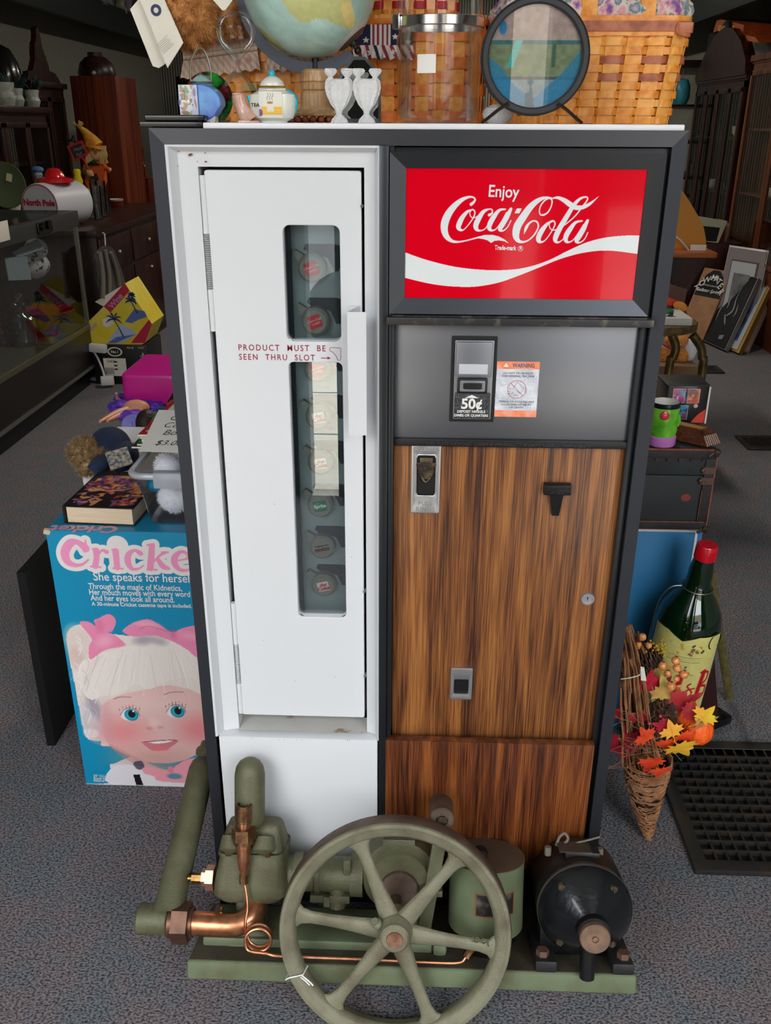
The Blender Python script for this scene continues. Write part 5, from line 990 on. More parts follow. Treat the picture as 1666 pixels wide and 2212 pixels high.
solo('black_board', 'flat black board standing on edge behind the blue doll box', 'board', G().bx(-.888, -.868, .49, .86, 0, .475), BLK2)
# book
zb = .6445; fl, fr_, br, bl = PZ(143, 1131, zb), PZ(292, 1137, zb), PZ(303, 1098, zb), None
u = (fr_-fl); u.z = 0; wv = u.length; u.normalize(); n_ = V((-u.y, u.x, 0)); D_ = .20; TH = .040
t = thing('hardback_book', 'thick hardback book with a dark fantasy cover lying on the blue doll box', 'book', fl+n_*.1+u*wv/2)
def BP(a_, b_, c_): return fl+u*a_+n_*b_+V((0, 0, c_))
part(t, 'page_block', G().prism([BP(.004, .002, .003), BP(wv-.004, .002, .003), BP(wv-.004, D_, .003), BP(.004, D_, .003)], (0, 0, TH-.006)), multi('page_edges', [(.3, (214, 190, 158)), (.7, (236, 216, 186))], 12, .8, .2, st=(1, 1, 60)))
CV = mat('book_black', (26, 22, 22), .3, coat=.3)
part(t, 'cover', G().prism([BP(0, 0, 0), BP(wv, 0, 0), BP(wv, D_, 0), BP(0, D_, 0)], (0, 0, .0028)).prism([BP(0, 0, TH-.0028), BP(wv, 0, TH-.0028), BP(wv, D_, TH-.0028), BP(0, D_, TH-.0028)], (0, 0, .0028)).prism([BP(-.0035, 0, .001), BP(.002, 0, .001), BP(.002, D_, .001), BP(-.0035, D_, .001)], (0, 0, TH-.002)), CV)
a = Art(wv-.002, D_-.002, .0013, (24, 18, 20)); W_, H_ = a.w, a.h
a.poly([(W_*.05, H_*.42), (W_*.1, H_*.86), (W_*.92, H_*.86), (W_*.97, H_*.42)], (128, 74, 112)); a.blobs(130, [(214, 120, 80), (150, 70, 110), (236, 160, 90), (90, 50, 90), (180, 110, 150), (60, 30, 50), (240, 190, 120)], .002, .008, 2, .06, .95, .4, .86, 3)
a.line([(W_*.15, H_*.5), (W_*.4, H_*.42), (W_*.7, H_*.5), (W_*.85, H_*.66)], .004, (226, 170, 90)); a.blobs(50, [(196, 130, 160), (120, 70, 120), (220, 150, 90), (40, 24, 40)], .002, .006, 8, .08, .4, .06, .34, 3); a.blobs(50, [(196, 110, 120), (130, 70, 130), (226, 170, 100), (180, 50, 40)], .002, .006, 9, .64, .95, .06, .34, 3)
a.rect(0, W_, H_*.88, H_, (26, 20, 18)); a.blobs(14, [(120, 96, 60), (90, 70, 44)], .001, .003, 4, .2, .8, .92, .98, 2)
a.put(t, 'cover_picture', mat3(BP(.001, .001, TH+.0006), u, n_), vcol('gloss_print', .25, coat=.4))
# clear bin with pompom balls
x0, x1, y0, y1 = -.547, -.378, .395, .62
t = thing('plastic_bin', 'clear plastic bin full of white fluffy balls on the blue doll box', 'bin', (-.45, .5, .6445))
def tapered(z, k): return [V((p[0], p[1], z)) for p in rrect(x0-.018*k, x1+.01*k, y0-.018*k, y1+.01*k, .025, 6)]
CLR = glassy('milky_plastic', (.97, .98, 1), .8, .2, 1.4)
part(t, 'tub', G().loft([tapered(.646, 0), tapered(.757, .9)], caps=False).loft([tapered(.6455, -.1), tapered(.6465, 0)]), CLR)
FRS = mat('frosted_rim', (206, 212, 222), .3, trans=.35, coat=.3)
RM = part(t, 'rim', G().tube([V((p[0], p[1], .757)) for p in rrect(x0-.022, x1+.014, y0-.022, y1+.014, .03, 6)], .007, 8, True), FRS)
part(t, 'handle', G().bx(x0+.03, x0+.12, y0-.034, y0-.012, .735, .769, .005).bx(x0+.105, x0+.20, y0-.036, y0-.012, .722, .766, .006), FRS)
WF = mat('white_fluff', (240, 240, 246), .9, sheen=.5); WFU = mat('white_fluff', (240, 240, 246), .9)
def ball(c, r, lab, m=WF, n=1300):
    t2 = thing('fluffy_ball', lab, 'ball', V(c)-V((0, 0, r)), group='fluffy craft balls in the clear bin'); b_ = part(t2, 'core', G().sph(c, r*.93, 20), m)
    part(t2, 'fluff', fur(G(), [(c, (r*.92, r*.92, r*.92))], n, .006, .0006, int(c[0]*900)), m, sm=False, kind='stuff')
ball((-.500, .45, .685), .038, 'white fluffy ball low at the left front corner inside the clear bin')
ball((-.515, .47, .743), .030, 'white fluffy ball at the top left of the clear bin under the rim')
ball((-.418, .45, .70), .030, 'white fluffy ball beside the machine edge inside the clear bin')
ball((-.538, .436, .716), .014, 'small turquoise fluffy ball at the left wall of the clear bin', mat('turquoise_fluff', (30, 160, 200), .9), 600)
ball((-.465, .47, .748), .018, 'blue fluffy ball under the handle of the clear bin', mat('blue_fluff', (40, 130, 190), .9), 600)
solo('yellow_ribbon', 'yellow and coral foam ribbon tucked among the white balls in the clear bin', 'ribbon', G().tube([(-.47, .42, .735), (-.462, .418, .72), (-.45, .415, .705), (-.435, .412, .69), (-.42, .412, .682)], .007, 8, sm=4, flat=.3), mat('yellow_foam', (232, 216, 110), .8, col2=(236, 120, 100), vs_=40, vlo=.48, vhi=.52))
# white tray box behind with a bear, comics
zr = .665; t = thing('white_carton', 'open white cardboard carton behind the book, holding a toy bear', 'box', (-.62, .82, 0)); A_ = [V((-.775, .655, zr)), V((-.37, .645, zr)), V((-.37, .96, zr)), V((-.785, .965, zr))]; B_ = [V((p.x*.97-.0, p.y, 0)) for p in A_]
WC = mat('white_card', (228, 226, 222), .6)
g = G().loft([B_, A_], caps=False); I_ = [V((p.x+(.004 if i in (0, 3) else -.004), p.y+(.004 if i < 2 else -.004), zr)) for i, p in enumerate(A_)]; g.loft([A_, I_], caps=False).loft([I_, [V((p.x, p.y, .50)) for p in I_]], caps=False); g.quad(*[V((p.x, p.y, .50)) for p in I_]); part(t, 'carton', g, WC)
t = thing('denim_bear', 'shaggy tan toy bear in a blue denim jacket lying face down in the white carton', 'soft toy', (-.72, .74, .60))
TAN = multi('tan_fur', [(.3, (104, 78, 50)), (.5, (156, 126, 88)), (.7, (196, 168, 126))], 90, .9, 0); DEN = mat('denim', (34, 50, 82), .85, col2=(24, 36, 62), vs_=30, bump=.4, bs=300)
hc = PZ(188, 985, .72); hc = PZ(187, 978, .70); hd = (hc, (.040, .038, .034)); mz_ = PZ(220, 995, .69)
part(t, 'jacket', G().sph(PZ(238, 962, .705), 1, 24, (.048, .06, .042), (0, 0, 20)).sph(PZ(262, 985, .69), 1, 20, (.04, .05, .035)).tube([PZ(245, 975, .70), PZ(215, 1005, .69), PZ(205, 1018, .68)], .02, 12, sm=3), DEN)
E2 = [hd, (mz_, (.026, .03, .024)), (PZ(275, 968, .69), (.014, .014, .012)), (PZ(188, 1010, .685), (.02, .02, .018))]
g = G(); [g.sph(c, 1, 16, r) for c, r in E2]; b_ = part(t, 'head', g, TAN); part(b_, 'fur', fur(G(), E2, 6500, .012, .0007, 12), TAN, sm=False, kind='stuff')
part(t, 'plaid_patch', G().box(PZ(257, 990, .715), (.05, .05, .004), (30, -10, 25)), mat('plaid_patch', (190, 178, 150), .9, col2=(70, 80, 110), vs_=120))
# comics with a hand-written price sheet
COM = [(200, 40, 50), (232, 228, 220), (60, 90, 150), (226, 224, 220), (60, 140, 70), (230, 226, 220), (40, 40, 50), (220, 214, 204), (190, 60, 60)]
zz = .772; rn = random.Random(3); 
part_lab = ['topmost comic book of the pile under the hand-written price sheet', 'second comic book from the top of the pile by the machine', 'third comic book from the top of the pile', 'fourth comic book from the top, pale edged', 'green comic book sticking out low in the pile', 'sixth comic book from the top of the pile', 'dark comic book near the bottom of the pile', 'comic book second from the bottom of the pile', 'lowest comic book of the pile, on the clear bin']
zc = .768
for i in range(9):
    j = 8-i; rot = rn.uniform(-5, 5) if j != 4 else 9; dx = rn.uniform(-.008, .008)-(.012 if j in (4, 6) else 0)
    t2 = thing('comic_book', part_lab[j], 'comic book', (-.475+dx, .62, zc), (0, 0, rot*.6), group='pile of comic books'); a = Art(.20, .27, .004, COM[j]); a.blobs(30, [(226, 60, 60), (240, 220, 80), (60, 150, 90), (40, 60, 140), (240, 240, 236)], .006, .02, i)
    if j == 0: a = Art(.20, .27, .003, (188, 24, 50)); a.rect(.012, .19, .02, .25, (210, 206, 190)); a.blobs(60, [(86, 120, 60), (120, 150, 90), (60, 70, 50), (180, 160, 130), (220, 220, 210)], .004, .014, 3, .08, .92, .1, .9)
    part(t2, 'pages', G().bx(-.1, .1, -.135, .135, 0, .0034), mat('comic_edge_%d' % (j % 3), [(226, 222, 214), (206, 204, 206), (214, 196, 190)][j % 3], .7), W=False)
    a.put(t2, 'cover', Matrix.Translation((-.1, -.135, .0039)), vcol('gloss_print', .25, coat=.4), W=False); zc += .0042
fl, fr_ = PZ(308, 970, zc+.001), PZ(308, 970, zc+.001)+V((.2, -.002, 0)); o = PZ(300, 975, zc+.002)
t = thing('price_sheet', 'white sheet hand-lettered with the price of comic books, lying on the comic pile', 'sign', o); up_ = V((.02, 1, .28)); ux = V((1, -.03, 0))
MS = mat3(o, ux, up_); part(t, 'paper', G().box((.075, .075, 0), (.15, .15, .0012)), mat('paper_grey_white', (220, 218, 214), .7), W=False); bpy.context.view_layer.update()
pc = t.children[0]; pc.data.transform(Matrix.Translation(-o) @ MS)
g = G()
for tx, xx, yy, s_ in (('Choice', .030, .112, .026), ('Comic', .024, .085, .026), ('Books', .030, .058, .026), ('$3.00', .024, .022, .024)): g.text(tx, s_, MS @ Matrix.Translation((xx, yy, .0012)), shear=.35, off=-.0002)
part(t, 'handwriting', g, mat('ink_black', (20, 20, 24), .6), sm=False)
# further back: pink case, doll, comic
zs = .50; t = thing('brown_carton', 'plain brown cardboard carton hidden behind the toys, carrying the pink case', 'box', (-.62, 1.6, 0)); part(t, 'carton', G().bx(-.86, -.40, 1.12, 2.05, 0, zs-.001, .003), mat('kraft_card', (126, 96, 66), .8))
PKM = mat('hot_pink_plastic', (216, 22, 150), .35, coat=.3); y_ = 1.65
xa, za, xb, zb_ = PY(266, 862, y_).x, zs, PY(420, 862, y_).x, PY(300, 806, y_).z
t = thing('pink_case', 'hot pink plastic doll case with rounded edges behind the doll in purple', 'case', (PY(330, 860, y_).x, y_, zs)); part(t, 'body', G().bx(xa, xb, y_, y_+.28, zs, zb_, .02, 4), PKM); part(t, 'rim', G().bx(xa-.006, xb, y_-.006, y_+.29, zs+.008, zs+.02, .003), PKM); part(t, 'latch_slot', G().bx(PY(350, 865, y_).x, PY(378, 865, y_).x, y_-.008, y_-.001, zs+.016, zs+.022), mat('dark_pink', (120, 10, 84), .5))
t = thing('fashion_doll', 'long-legged fashion doll in a purple tulle dress lying in front of the pink case', 'doll', PZ(280, 880, zs)); DS = mat('doll_skin', (232, 160, 130), .45); c = lambda px, py, z=zs+.03: PZ(px, py, z)
g = G().sph(c(295, 880), 1, 16, (.045, .03, .026)).tube([c(275, 885), c(252, 893), c(234, 902), c(216, 911)], [.013, .012, .009, .005], 10, sm=3).tube([c(275, 892), c(256, 898), c(243, 904), c(232, 909)], [.013, .011, .008, .005], 10, sm=3).tube([c(262, 868), c(255, 862), c(251, 850)], [.008, .007, .005], 8, sm=3).tube([c(262, 889), c(275, 888), c(286, 884)], [.007, .007, .006], 8, sm=3).tube([c(300, 885), c(312, 890), c(300, 893)], [.008, .006, .005], 8, sm=3).sph(c(312, 860), .02, 16, (1, 1, 1.1)); part(t, 'body', g, DS)
part(t, 'hair', G().sph(c(303, 859), 1, 16, (.034, .026, .022)).sph(c(290, 862), 1, 12, (.03, .02, .014)), mat('golden_hair', (206, 150, 84), .5, bump=.8, bs=120))
g = G(); rn = random.Random(4)
for (px, py, r) in ((268, 878, .05), (285, 900, .045), (300, 872, .04), (320, 872, .038), (335, 878, .032), (262, 860, .03)):
    q = c(px, py, zs+.022); b = bmesh.new(); bmesh.ops.create_icosphere(b, subdivisions=3, radius=r)
    for v in b.verts: v.co *= rn.uniform(.72, 1.12); v.co.z *= .5
    g.add(b, Matrix.Translation(q))
part(t, 'tulle_dress', g, mat('purple_tulle', (96, 50, 196), .6, col2=(130, 84, 226), vs_=40, trans=.1))
c2 = PZ(284, 918, zs+.02); solo('blue_lens_toy', 'round lilac-blue toy lens lying just below the purple doll', 'toy', G().lathe([(0, .004), (.006, .006), (.008, .004), (.03, .006), (.034, 0), (.03, -.01), (0, -.012)], c2, (-.1, -1, .45), 28), mat('lilac_plastic', (132, 130, 214), .35))
t = thing('comic_magazine', 'dark comic magazine with green title letters leaning beside the machine', 'comic book', PZ(360, 895, zs+.02)); M_ = mat3(PZ(342, 900, zs+.03), (1, -.25, 0), (.25, 1, .5)); a = Art(.22, .16, .002, (30, 26, 24)); a.blobs(40, [(190, 60, 40), (220, 200, 150), (120, 100, 70), (60, 40, 30)], .004, .012, 2, .05, .95, .02, .5); a.put(t, 'cover', M_, vcol('gloss_print', .25, coat=.4)); part(t, 'pages', G().bx(0, .22, 0, .16, -.004, -.0005), WC); pg = t.children[-1]; pg.data.transform(ROOTM[t].inverted() @ M_ @ ROOTM[t]); part(t, 'title', G().text('IF', .055, M_ @ Matrix.Translation((.03, .10, .001)), off=.002, sp=1.1), mat('title_green', (110, 190, 70), .5), sm=False)
solo('dark_wig', 'tuft of dark brown doll hair between the lilac lens and the price sheet', 'doll hair', G().sph(PZ(318, 915, zs+.05), 1, 18, (.035, .04, .045)), mat('dark_hair', (44, 28, 24), .5, bump=1, bs=150))
t = thing('red_ornament', 'small dark red glass ball ornament on the carpet beyond the pink case', 'ornament', PZ(352, 795, 0)+V((0, 0, 0))); part(t, 'ball', G().sph(PZ(351, 786, .09), .045, 18), mat('red_glass', (110, 20, 16), .12, coat=.6)); part(t, 'stand', G().cyl(PZ(351, 786, .09)*1-V((0, 0, .09)), PZ(351, 786, .09)-V((0, 0, .04)), .018, 12), mat('red_glass', (110, 20, 16), .12, coat=.6))
# ================================================================ further left: display case and dark furniture
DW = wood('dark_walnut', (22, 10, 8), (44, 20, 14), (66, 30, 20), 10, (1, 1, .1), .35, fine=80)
MH = wood('mahogany', (72, 26, 14), (104, 42, 22), (134, 60, 32), 7, (1, 1, .06), .32, 3.5, fine=80)
BC = mat('black_brown_case', (26, 20, 19), .35, col2=(34, 24, 22)); GLC0 = glassy('cut_glass_dim', (.8, .82, .84), 2.5, .05); AL = mat('dull_aluminium', (150, 148, 140), .4, .8); GRY2 = mat('dark_grey_rail', (58, 58, 58), .45)
XC = -1.87; Y0, Y1 = 1.75, 3.79
t = thing('display_case', 'long glass shop counter case with dark base along the left aisle', 'display case', (-2.2, 2.8, 0))
part(t, 'kick_base', G().bx(-2.5, XC-.03, Y0, Y1-.03, 0, .115), BLK2); part(t, 'base_panel', G().bx(-2.52, XC, Y0, Y1, .115, .325, .004), BC)
part(t, 'metal_trim', G().bx(XC-.004, XC+.004, Y0, Y1+.003, .10, .118), AL); part(t, 'sill_rail', G().bx(-2.52, XC+.004, Y0, Y1+.004, .322, .35, .002), mat('olive_metal', (112, 110, 88), .4, .6))
part(t, 'top_rail', G().bx(XC-.03, XC+.01, Y0, Y1+.01, .885, .962, .003).bx(-2.53, -2.50, Y0, Y1+.01, .885, .962), GRY2)
part(t, 'end_rail', G().bx(-2.5, XC-.03, Y1-.02, Y1+.01, .90, .962), GRY2); part(t, 'corner_post', G().bx(XC-.02, XC+.002, Y1-.016, Y1, .35, .89), AL)
CGL = glassy('case_glass', (.93, .95, .94), .22)
part(t, 'side_glass', G().bx(XC-.006, XC-.002, Y0, Y1-.02, .35, .885), CGL); part(t, 'end_glass', G().bx(-2.5, XC-.02, Y1-.01, Y1-.006, .35, .9), CGL); part(t, 'top_glass', G().bx(-2.5, XC-.02, Y0, Y1, .956, .962), CGL)
part(t, 'back_panel', G().bx(-2.515, -2.505, Y0, Y1-.05, .35, .88), BC); part(t, 'shelf_glass', G().bx(-2.48, -2.15, Y0+.1, Y1-.08, .62, .628), CGL)
p = PX(96, 487, XC+.014); part(t, 'lock', G().cyl((XC+.008, p.y-.05, p.z), (XC+.03, p.y-.05, p.z), .02, 14).cyl((XC+.008, p.y+.03, p.z), (XC+.03, p.y+.03, p.z), .022, 14).bx(XC+.008, XC+.02, p.y-.09, p.y+.09, p.z-.035, p.z+.02, .004), mat('black_chrome', (60, 58, 56), .2, .9))
p = PX(6, 500, XC+.014); solo('white_price_card', 'white card clipped to the top rail of the display case', 'card', G().box((XC+.013, p.y, p.z), (.002, .13, .085), None, .0005), PAP)
def at_card(n, lab, pts, x, m): solo(n, lab, 'card', G().prism([PX(a, b, x) for a, b in pts], (-.004, 0, 0)), m, group='cards inside the display case')
BG = mat('blue_grey_card', (150, 166, 174), .6)
at_card('display_card', 'square blue-grey card inside the glass display case', [(11, 557), (58, 553), (68, 604), (20, 606)], -1.93, BG); at_card('display_card', 'tilted oblong grey card above the square one in the display case', [(28, 545), (82, 517), (95, 537), (40, 557)], -1.93, BG)
o = PX(100, 600, -2.2); solo('brown_parcel', 'small brown box on the glass shelf inside the display case', 'box', G().bx(-2.42, -2.2, 3.1, 3.35, .628, .77, .003), mat('kraft_card', (126, 96, 66), .8))
def onf(px, py, z=.35): return PZ(px, py, z)
t = thing('red_bowl', 'wide dark red glass bowl on a foot inside the display case', 'bowl', onf(105, 722)); c = onf(105, 722); part(t, 'bowl', G().lathe([(.05, 0), (.04, .03), (.07, .07), (.15, .13), (.15, .135), (.06, .08), (0, .07)], c, (0, 0, 1), 36), mat('ruby_glass', (130, 10, 20), .1, coat=.8)); part(t, 'foot', G().lathe([(0, 0), (.06, 0), (.05, .02), (0, .03)], c, (0, 0, 1), 28), mat('ruby_glass', (130, 10, 20), .1, coat=.8))
t = thing('crystal_decanter', 'clear cut crystal decanter inside the display case', 'decanter', onf(55, 745)); c = onf(55, 745); part(t, 'body', G().lathe([(0, 0), (.06, 0), (.065, .02), (.065, .13), (.03, .17), (.022, .2), (.03, .21)], c, (0, 0, 1), 12), GLC0); part(t, 'stopper', G().sph(c+V((0, 0, .235)), .028, 10), GLC0)
t = thing('pewter_tankard', 'dark glittering tankard at the left inside the display case', 'tankard', onf(12, 745)); c = onf(12, 745); part(t, 'body', G().lathe([(0, 0), (.06, 0), (.055, .15), (.06, .2)], c, (0, 0, 1), 20), mat('dark_red_sparkle', (70, 14, 18), .2, .5, col2=(20, 14, 20), vs_=90)); part(t, 'handle', G().tube([c+V((.06, 0, .04)), c+V((.1, 0, .08)), c+V((.1, 0, .14)), c+V((.06, 0, .17))], .008, 8, sm=4), mat('black_chrome', (60, 58, 56), .2, .9))
t = thing('iridescent_ornament', 'small ornament with turquoise sparkle inside the display case', 'ornament', onf(35, 715)); c = onf(35, 715); part(t, 'sparkle', G().sph(c+V((0, 0, .05)), .028, 10, (1.3, 1, .8)), mat('iridescent_teal', (20, 170, 190), .15, .7, col2=(60, 60, 190), vs_=60)); part(t, 'base', G().cyl(c, c+V((0, 0, .04)), .03, 14), TRM)
c = onf(80, 668, .35)+V((0, 0, 0)); solo('black_shoe_form', 'black rounded object lying behind the red bowl in the display case', 'ornament', G().sph(PZ(75, 690, .35)+V((0, 0, .06)), 1, 18, (.14, .1, .06)), TRM)
c = V((-2.05, 3.6, .628)); t = thing('spotted_plush_dog', 'white plush dog with black spots on the shelf at the end of the display case', 'soft toy', c); DAL = multi('dalmatian_plush', [(.40, (22, 22, 28)), (.44, (206, 206, 210)), (.6, (216, 216, 220))], 26, .9, 0); part(t, 'body', G().sph(c+V((-.02, 0, .07)), 1, 18, (.09, .1, .07)).sph(c+V((.03, -.04, .16)), 1, 18, (.06, .06, .055)).sph(c+V((.05, -.09, .15)), 1, 12, (.03, .03, .025)), DAL); part(t, 'nose', G().sph(c+V((.05, -.118, .155)), .01, 8), BLK2)
# black bottle carton with yellow carton tilted on it
y = 3.86; xa, xb = PY(203, 790, y).x, PY(321, 790, y).x; zt = PY(300, 745, y).z
yb_ = PZ(260, 830, 0).y; y = yb_; xa, xb = PY(203, 790, y).x, PY(321, 790, y).x; zt = PY(300, 745, y).z
t = thing('black_carton', 'black bottle carton with a barcode label standing on the carpet beyond the display case', 'box', ((xa+xb)/2, y, 0)); part(t, 'carton', G().bx(xa, xb, y, y+.3, 0, zt, .003), mat('carton_black', (24, 24, 26), .4))
lx = PY(226, 800, y).x; rx_ = PY(274, 800, y).x; part(t, 'barcode_label', G().bx(lx, rx_, y-.002, y, PY(250, 812, y).z, PY(250, 774, y).z), PAP)
g = G(); 
for i in range(13): g.bx(lx+.004+i*.0042, lx+.0055+i*.0042, y-.003, y-.002, PY(250, 808, y).z, PY(250, 794, y).z)
for r_ in range(3): g.bx(lx+.06, lx+.08, y-.003, y-.002, PY(250, 780+r_*8, y).z-.008, PY(250, 780+r_*8, y).z)
g.text('26826', .022, FR(lx+.02, y-.0025, PY(250, 783, y).z)); part(t, 'barcode', g, mat('ink_black', (20, 20, 24), .6), kind='stuff')
g = G(); c = PY(248, 760, y-.002); g.lathe([(.034, 0), (.044, 0)], c, (0, 1, 0), 24, sx=1, sy=.62).text('No.1', .022, FR(c.x, y-.003, c.z-.007), 'CENTER', off=.0006); g.text('750 ML', .014, FR(PY(274, 753, y).x, y-.003, PY(274, 753, y).z)); g.text('TWIST', .012, FR(PY(298, 753, y).x, y-.003, PY(298, 753, y).z)); g.text('Jw', .03, mat3(PY(310, 773, y-.003), (.3, 0, 1), (-1, 0, .3))); part(t, 'printed_mark', g, PAP, sm=False)
YW = mat('carton_yellow', (222, 196, 20), .5, col2=(232, 214, 90), vs_=9); y2 = y+.01
t = thing('yellow_carton', 'yellow and red printed drinks carton with palm trees tilted on the black carton', 'box', (PY(262, 742, y2).x, y2, zt)); pl = [(196, 744), (191, 695), (224, 662), (270, 612), (328, 700), (313, 741), (306, 744)]
part(t, 'carton', G().prism([PY(a_, b_, y2) for a_, b_ in pl], (0, .26, 0)), YW)
def yp(n, pts, m, k=1): return part(t, n, G().prism([PY(a_, b_, y2-.0012*k) for a_, b_ in pts], (0, .0006, 0)), m)
yp('red_band', [(224, 662), (270, 612), (280, 628), (239, 675)], mat('carton_red', (190, 30, 66), .5)); yp('red_band', [(283, 741), (322, 690), (328, 700), (313, 741)], mat('carton_red', (190, 30, 66), .5))
yp('white_top', [(205, 652), (255, 622), (268, 616), (224, 662)], PAP)
WB = mat('wave_blue', (86, 110, 176), .5); yp('wave', [(230, 741), (250, 715), (262, 700), (285, 712), (296, 722), (262, 741)], mat('wave_pale', (176, 190, 222), .5)); yp('wave', [(232, 741), (252, 728), (275, 725), (294, 722), (268, 733), (250, 741)], WB, 2); yp('wave', [(270, 695), (290, 668), (312, 672), (318, 684), (300, 690), (285, 698)], WB); yp('cloud', [(222, 690), (240, 682), (246, 700), (230, 708), (222, 702)], PAP)
def palm(px, py, s, k=3):
    g = G(); tip = PY(px, py, y2-.003)
    for a_ in (20, 60, 110, 150, 195, 340): g.rib([(0, 0), (s*.5*math.cos(R(a_)), s*.5*math.sin(R(a_))+s*.1), (s*math.cos(R(a_)), s*math.sin(R(a_))-s*.15)], [.004, .010, .001], lambda x, z: V((tip.x+x, tip.y, tip.z+z)), cap=False)
    g.rib([(0, 0), (s*.5, -s), (s*.9, -s*2)], [.005, .006, .008], lambda x, z: V((tip.x+x, tip.y, tip.z+z)), cap=False); part(t, 'palm_tree', g, mat('palm_blue', (44, 62, 110), .5), sm=False)
palm(246, 690, .05); palm(282, 650, .035); palm(284, 638, .025)
part(t, 'lettering', G().text('Wine', .045, mat3(PY(243, 668, y2-.003), PY(270, 636, y2)-PY(243, 668, y2), PY(230, 655, y2)-PY(243, 668, y2)), off=.001), mat('lettering_lilac', (190, 150, 200), .5), sm=False)
part(t, 'lettering', G().text('Wine', .035, mat3(PY(192, 722, y2-.003), PY(212, 700, y2)-PY(192, 722, y2), PY(186, 712, y2)-PY(192, 722, y2)), off=.001), mat('lettering_lilac', (190, 150, 200), .5), sm=False)
t = thing('white_cord_hook', 'white plastic clip with a white cord lying against the black carton', 'cord', PY(235, 825, y-.05)); WP = mat('white_plastic', (206, 206, 206), .5)
part(t, 'cord', G().tube([PY(203, 760, y-.02), PY(212, 775, y-.03), PY(222, 800, y-.04), PY(226, 816, y-.05)], .006, 8, sm=4), WP); part(t, 'clip', G().box(PZ(232, 822, .04), (.075, .05, .05), (0, 0, 20), .01), WP); part(t, 'strap', G().box(PZ(209, 818, .02), (.1, .03, .02), (0, 0, 6), .004), mat('grey_strap', (120, 124, 140), .6))
part(t, 'upper_clip', G().box(PY(212, 752, y-.03), (.1, .04, .05), (0, 5, 0), .012), WP)
# buffet along the left wall
XB = -1.85
def ob2(px, y): return V((PY(px, 430, y).x, y, zB))
t = thing('dark_buffet', 'long near-black buffet with small pale knobs along the left wall', 'buffet', (-2.2, 5.0, 0))
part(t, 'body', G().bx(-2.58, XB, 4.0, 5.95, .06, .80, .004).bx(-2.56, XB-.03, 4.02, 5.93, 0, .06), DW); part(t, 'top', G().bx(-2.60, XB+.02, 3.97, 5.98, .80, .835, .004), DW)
for (a_, b_, c_, d_) in ((4.03, 4.62, .58, .78), (4.66, 5.28, .58, .78), (5.32, 5.92, .58, .78), (4.03, 4.62, .08, .56), (4.66, 5.28, .08, .56), (5.32, 5.92, .08, .56)):
    d = part(t, 'drawer' if c_ > .5 else 'door', G().bx(XB, XB+.012, a_, b_, c_, d_, .004), DW); ym = (a_+b_)/2
    part(d, 'knob', G().sph((XB+.026, ym, (c_+d_)/2 if c_ > .5 else .5), .011, 10), mat('pale_knob', (190, 184, 170), .3, .5))
# tall mahogany cabinet side
t = thing('tall_mahogany_cabinet', 'tall plain red-brown wardrobe side standing behind the scarecrow', 'cabinet', (-2.6, 6.8, 0)); part(t, 'body', G().bx(-2.80, -2.435, 6.55, 7.1, 0, 1.742, .004), MH)
p = PY(210, 163, 6.8); t = thing('domed_lamp_shade', 'dark wooden domed lamp shade on top of the tall red-brown cabinet', 'lamp', (p.x, 6.8, 1.743)); part(t, 'dome', G().lathe([(0, .0), (.145, .0), (.15, .03), (.13, .1), (.08, .145), (.06, .15), (.06, .18), (0, .185)], (p.x, 6.8, 1.743), (0, 0, 1), 32), DW); part(t, 'bulb_clip', G().sph((p.x+.02, 6.66, 1.768), .02, 8), mat('pale_knob', (190, 184, 170), .3, .5))
# hutch with carved crest at the left wall, and lower glazed hutch in front
def glazed(name, lab, x0, x1, y0, y1, z1, nd, m, inner, zb=.0, side=1):
    """case whose glazed doors face the aisle; side=+1 faces +x"""
    t = thing(name, lab, 'cabinet', ((x0+x1)/2, (y0+y1)/2, zb)); xf = x1 if side > 0 else x0; s = side; zd = zb+.5 if z1-zb > 1.3 else zb+.08
    lo, hi = min(x0, x1), max(x0, x1)
    part(t, 'case', G().bx(lo, hi, y0, y0+.03, zb, z1).bx(lo, hi, y1-.03, y1, zb, z1).bx(lo, hi, y0, y1, z1-.04, z1).bx(lo, hi, y0, y1, zb, zd).bx((lo if s > 0 else hi-.02), (lo+.02 if s > 0 else hi), y0, y1, zb, z1), m)
    part(t, 'cornice', G().bx(min(lo, xf), max(hi, xf), y0-.02, y1+.02, z1, z1+.05, .01).bx(xf-.01, xf+s*.02+.01, y0-.03, y1+.03, z1+.02, z1+.06, .008), m)
    part(t, 'interior', G().bx(lo+.03, hi-.03, y0+.03, y1-.03, zd, zd+.01), inner)
    for k in range(2): part(t, 'shelf', G().bx(lo+.03, hi-.04, y0+.03, y1-.03, zd+(z1-zd)*(k+1)/3, zd+(z1-zd)*(k+1)/3+.015), inner)
    W_ = (y1-y0-.02)/nd
    for k in range(nd):
        a_ = y0+.01+k*W_; b_ = a_+W_-.01; g = G(); w_ = .035
        for q in ((a_, a_+w_, zd, z1-.04), (b_-w_, b_, zd, z1-.04), (a_, b_, zd, zd+w_), (a_, b_, z1-.04-w_, z1-.04)): g.bx(xf-.012, xf+.012, q[0], q[1], q[2], q[3], .004)
        d = part(t, 'door', g, m); part(d, 'glass', G().bx(xf-.003, xf, a_+w_, b_-w_, zd+w_, z1-.04-w_), CGL)
    return t
glazed('glazed_hutch', 'dark glazed hutch with white pots on top at the left wall', -3.25, -2.7, 4.55, 5.72, 1.44, 3, DW, DW, 0)
t = glazed('crested_hutch', 'tall dark hutch with a carved crest beyond the white pots', -3.25, -2.83, 5.80, 6.45, 1.62, 2, DW, DW, 0)
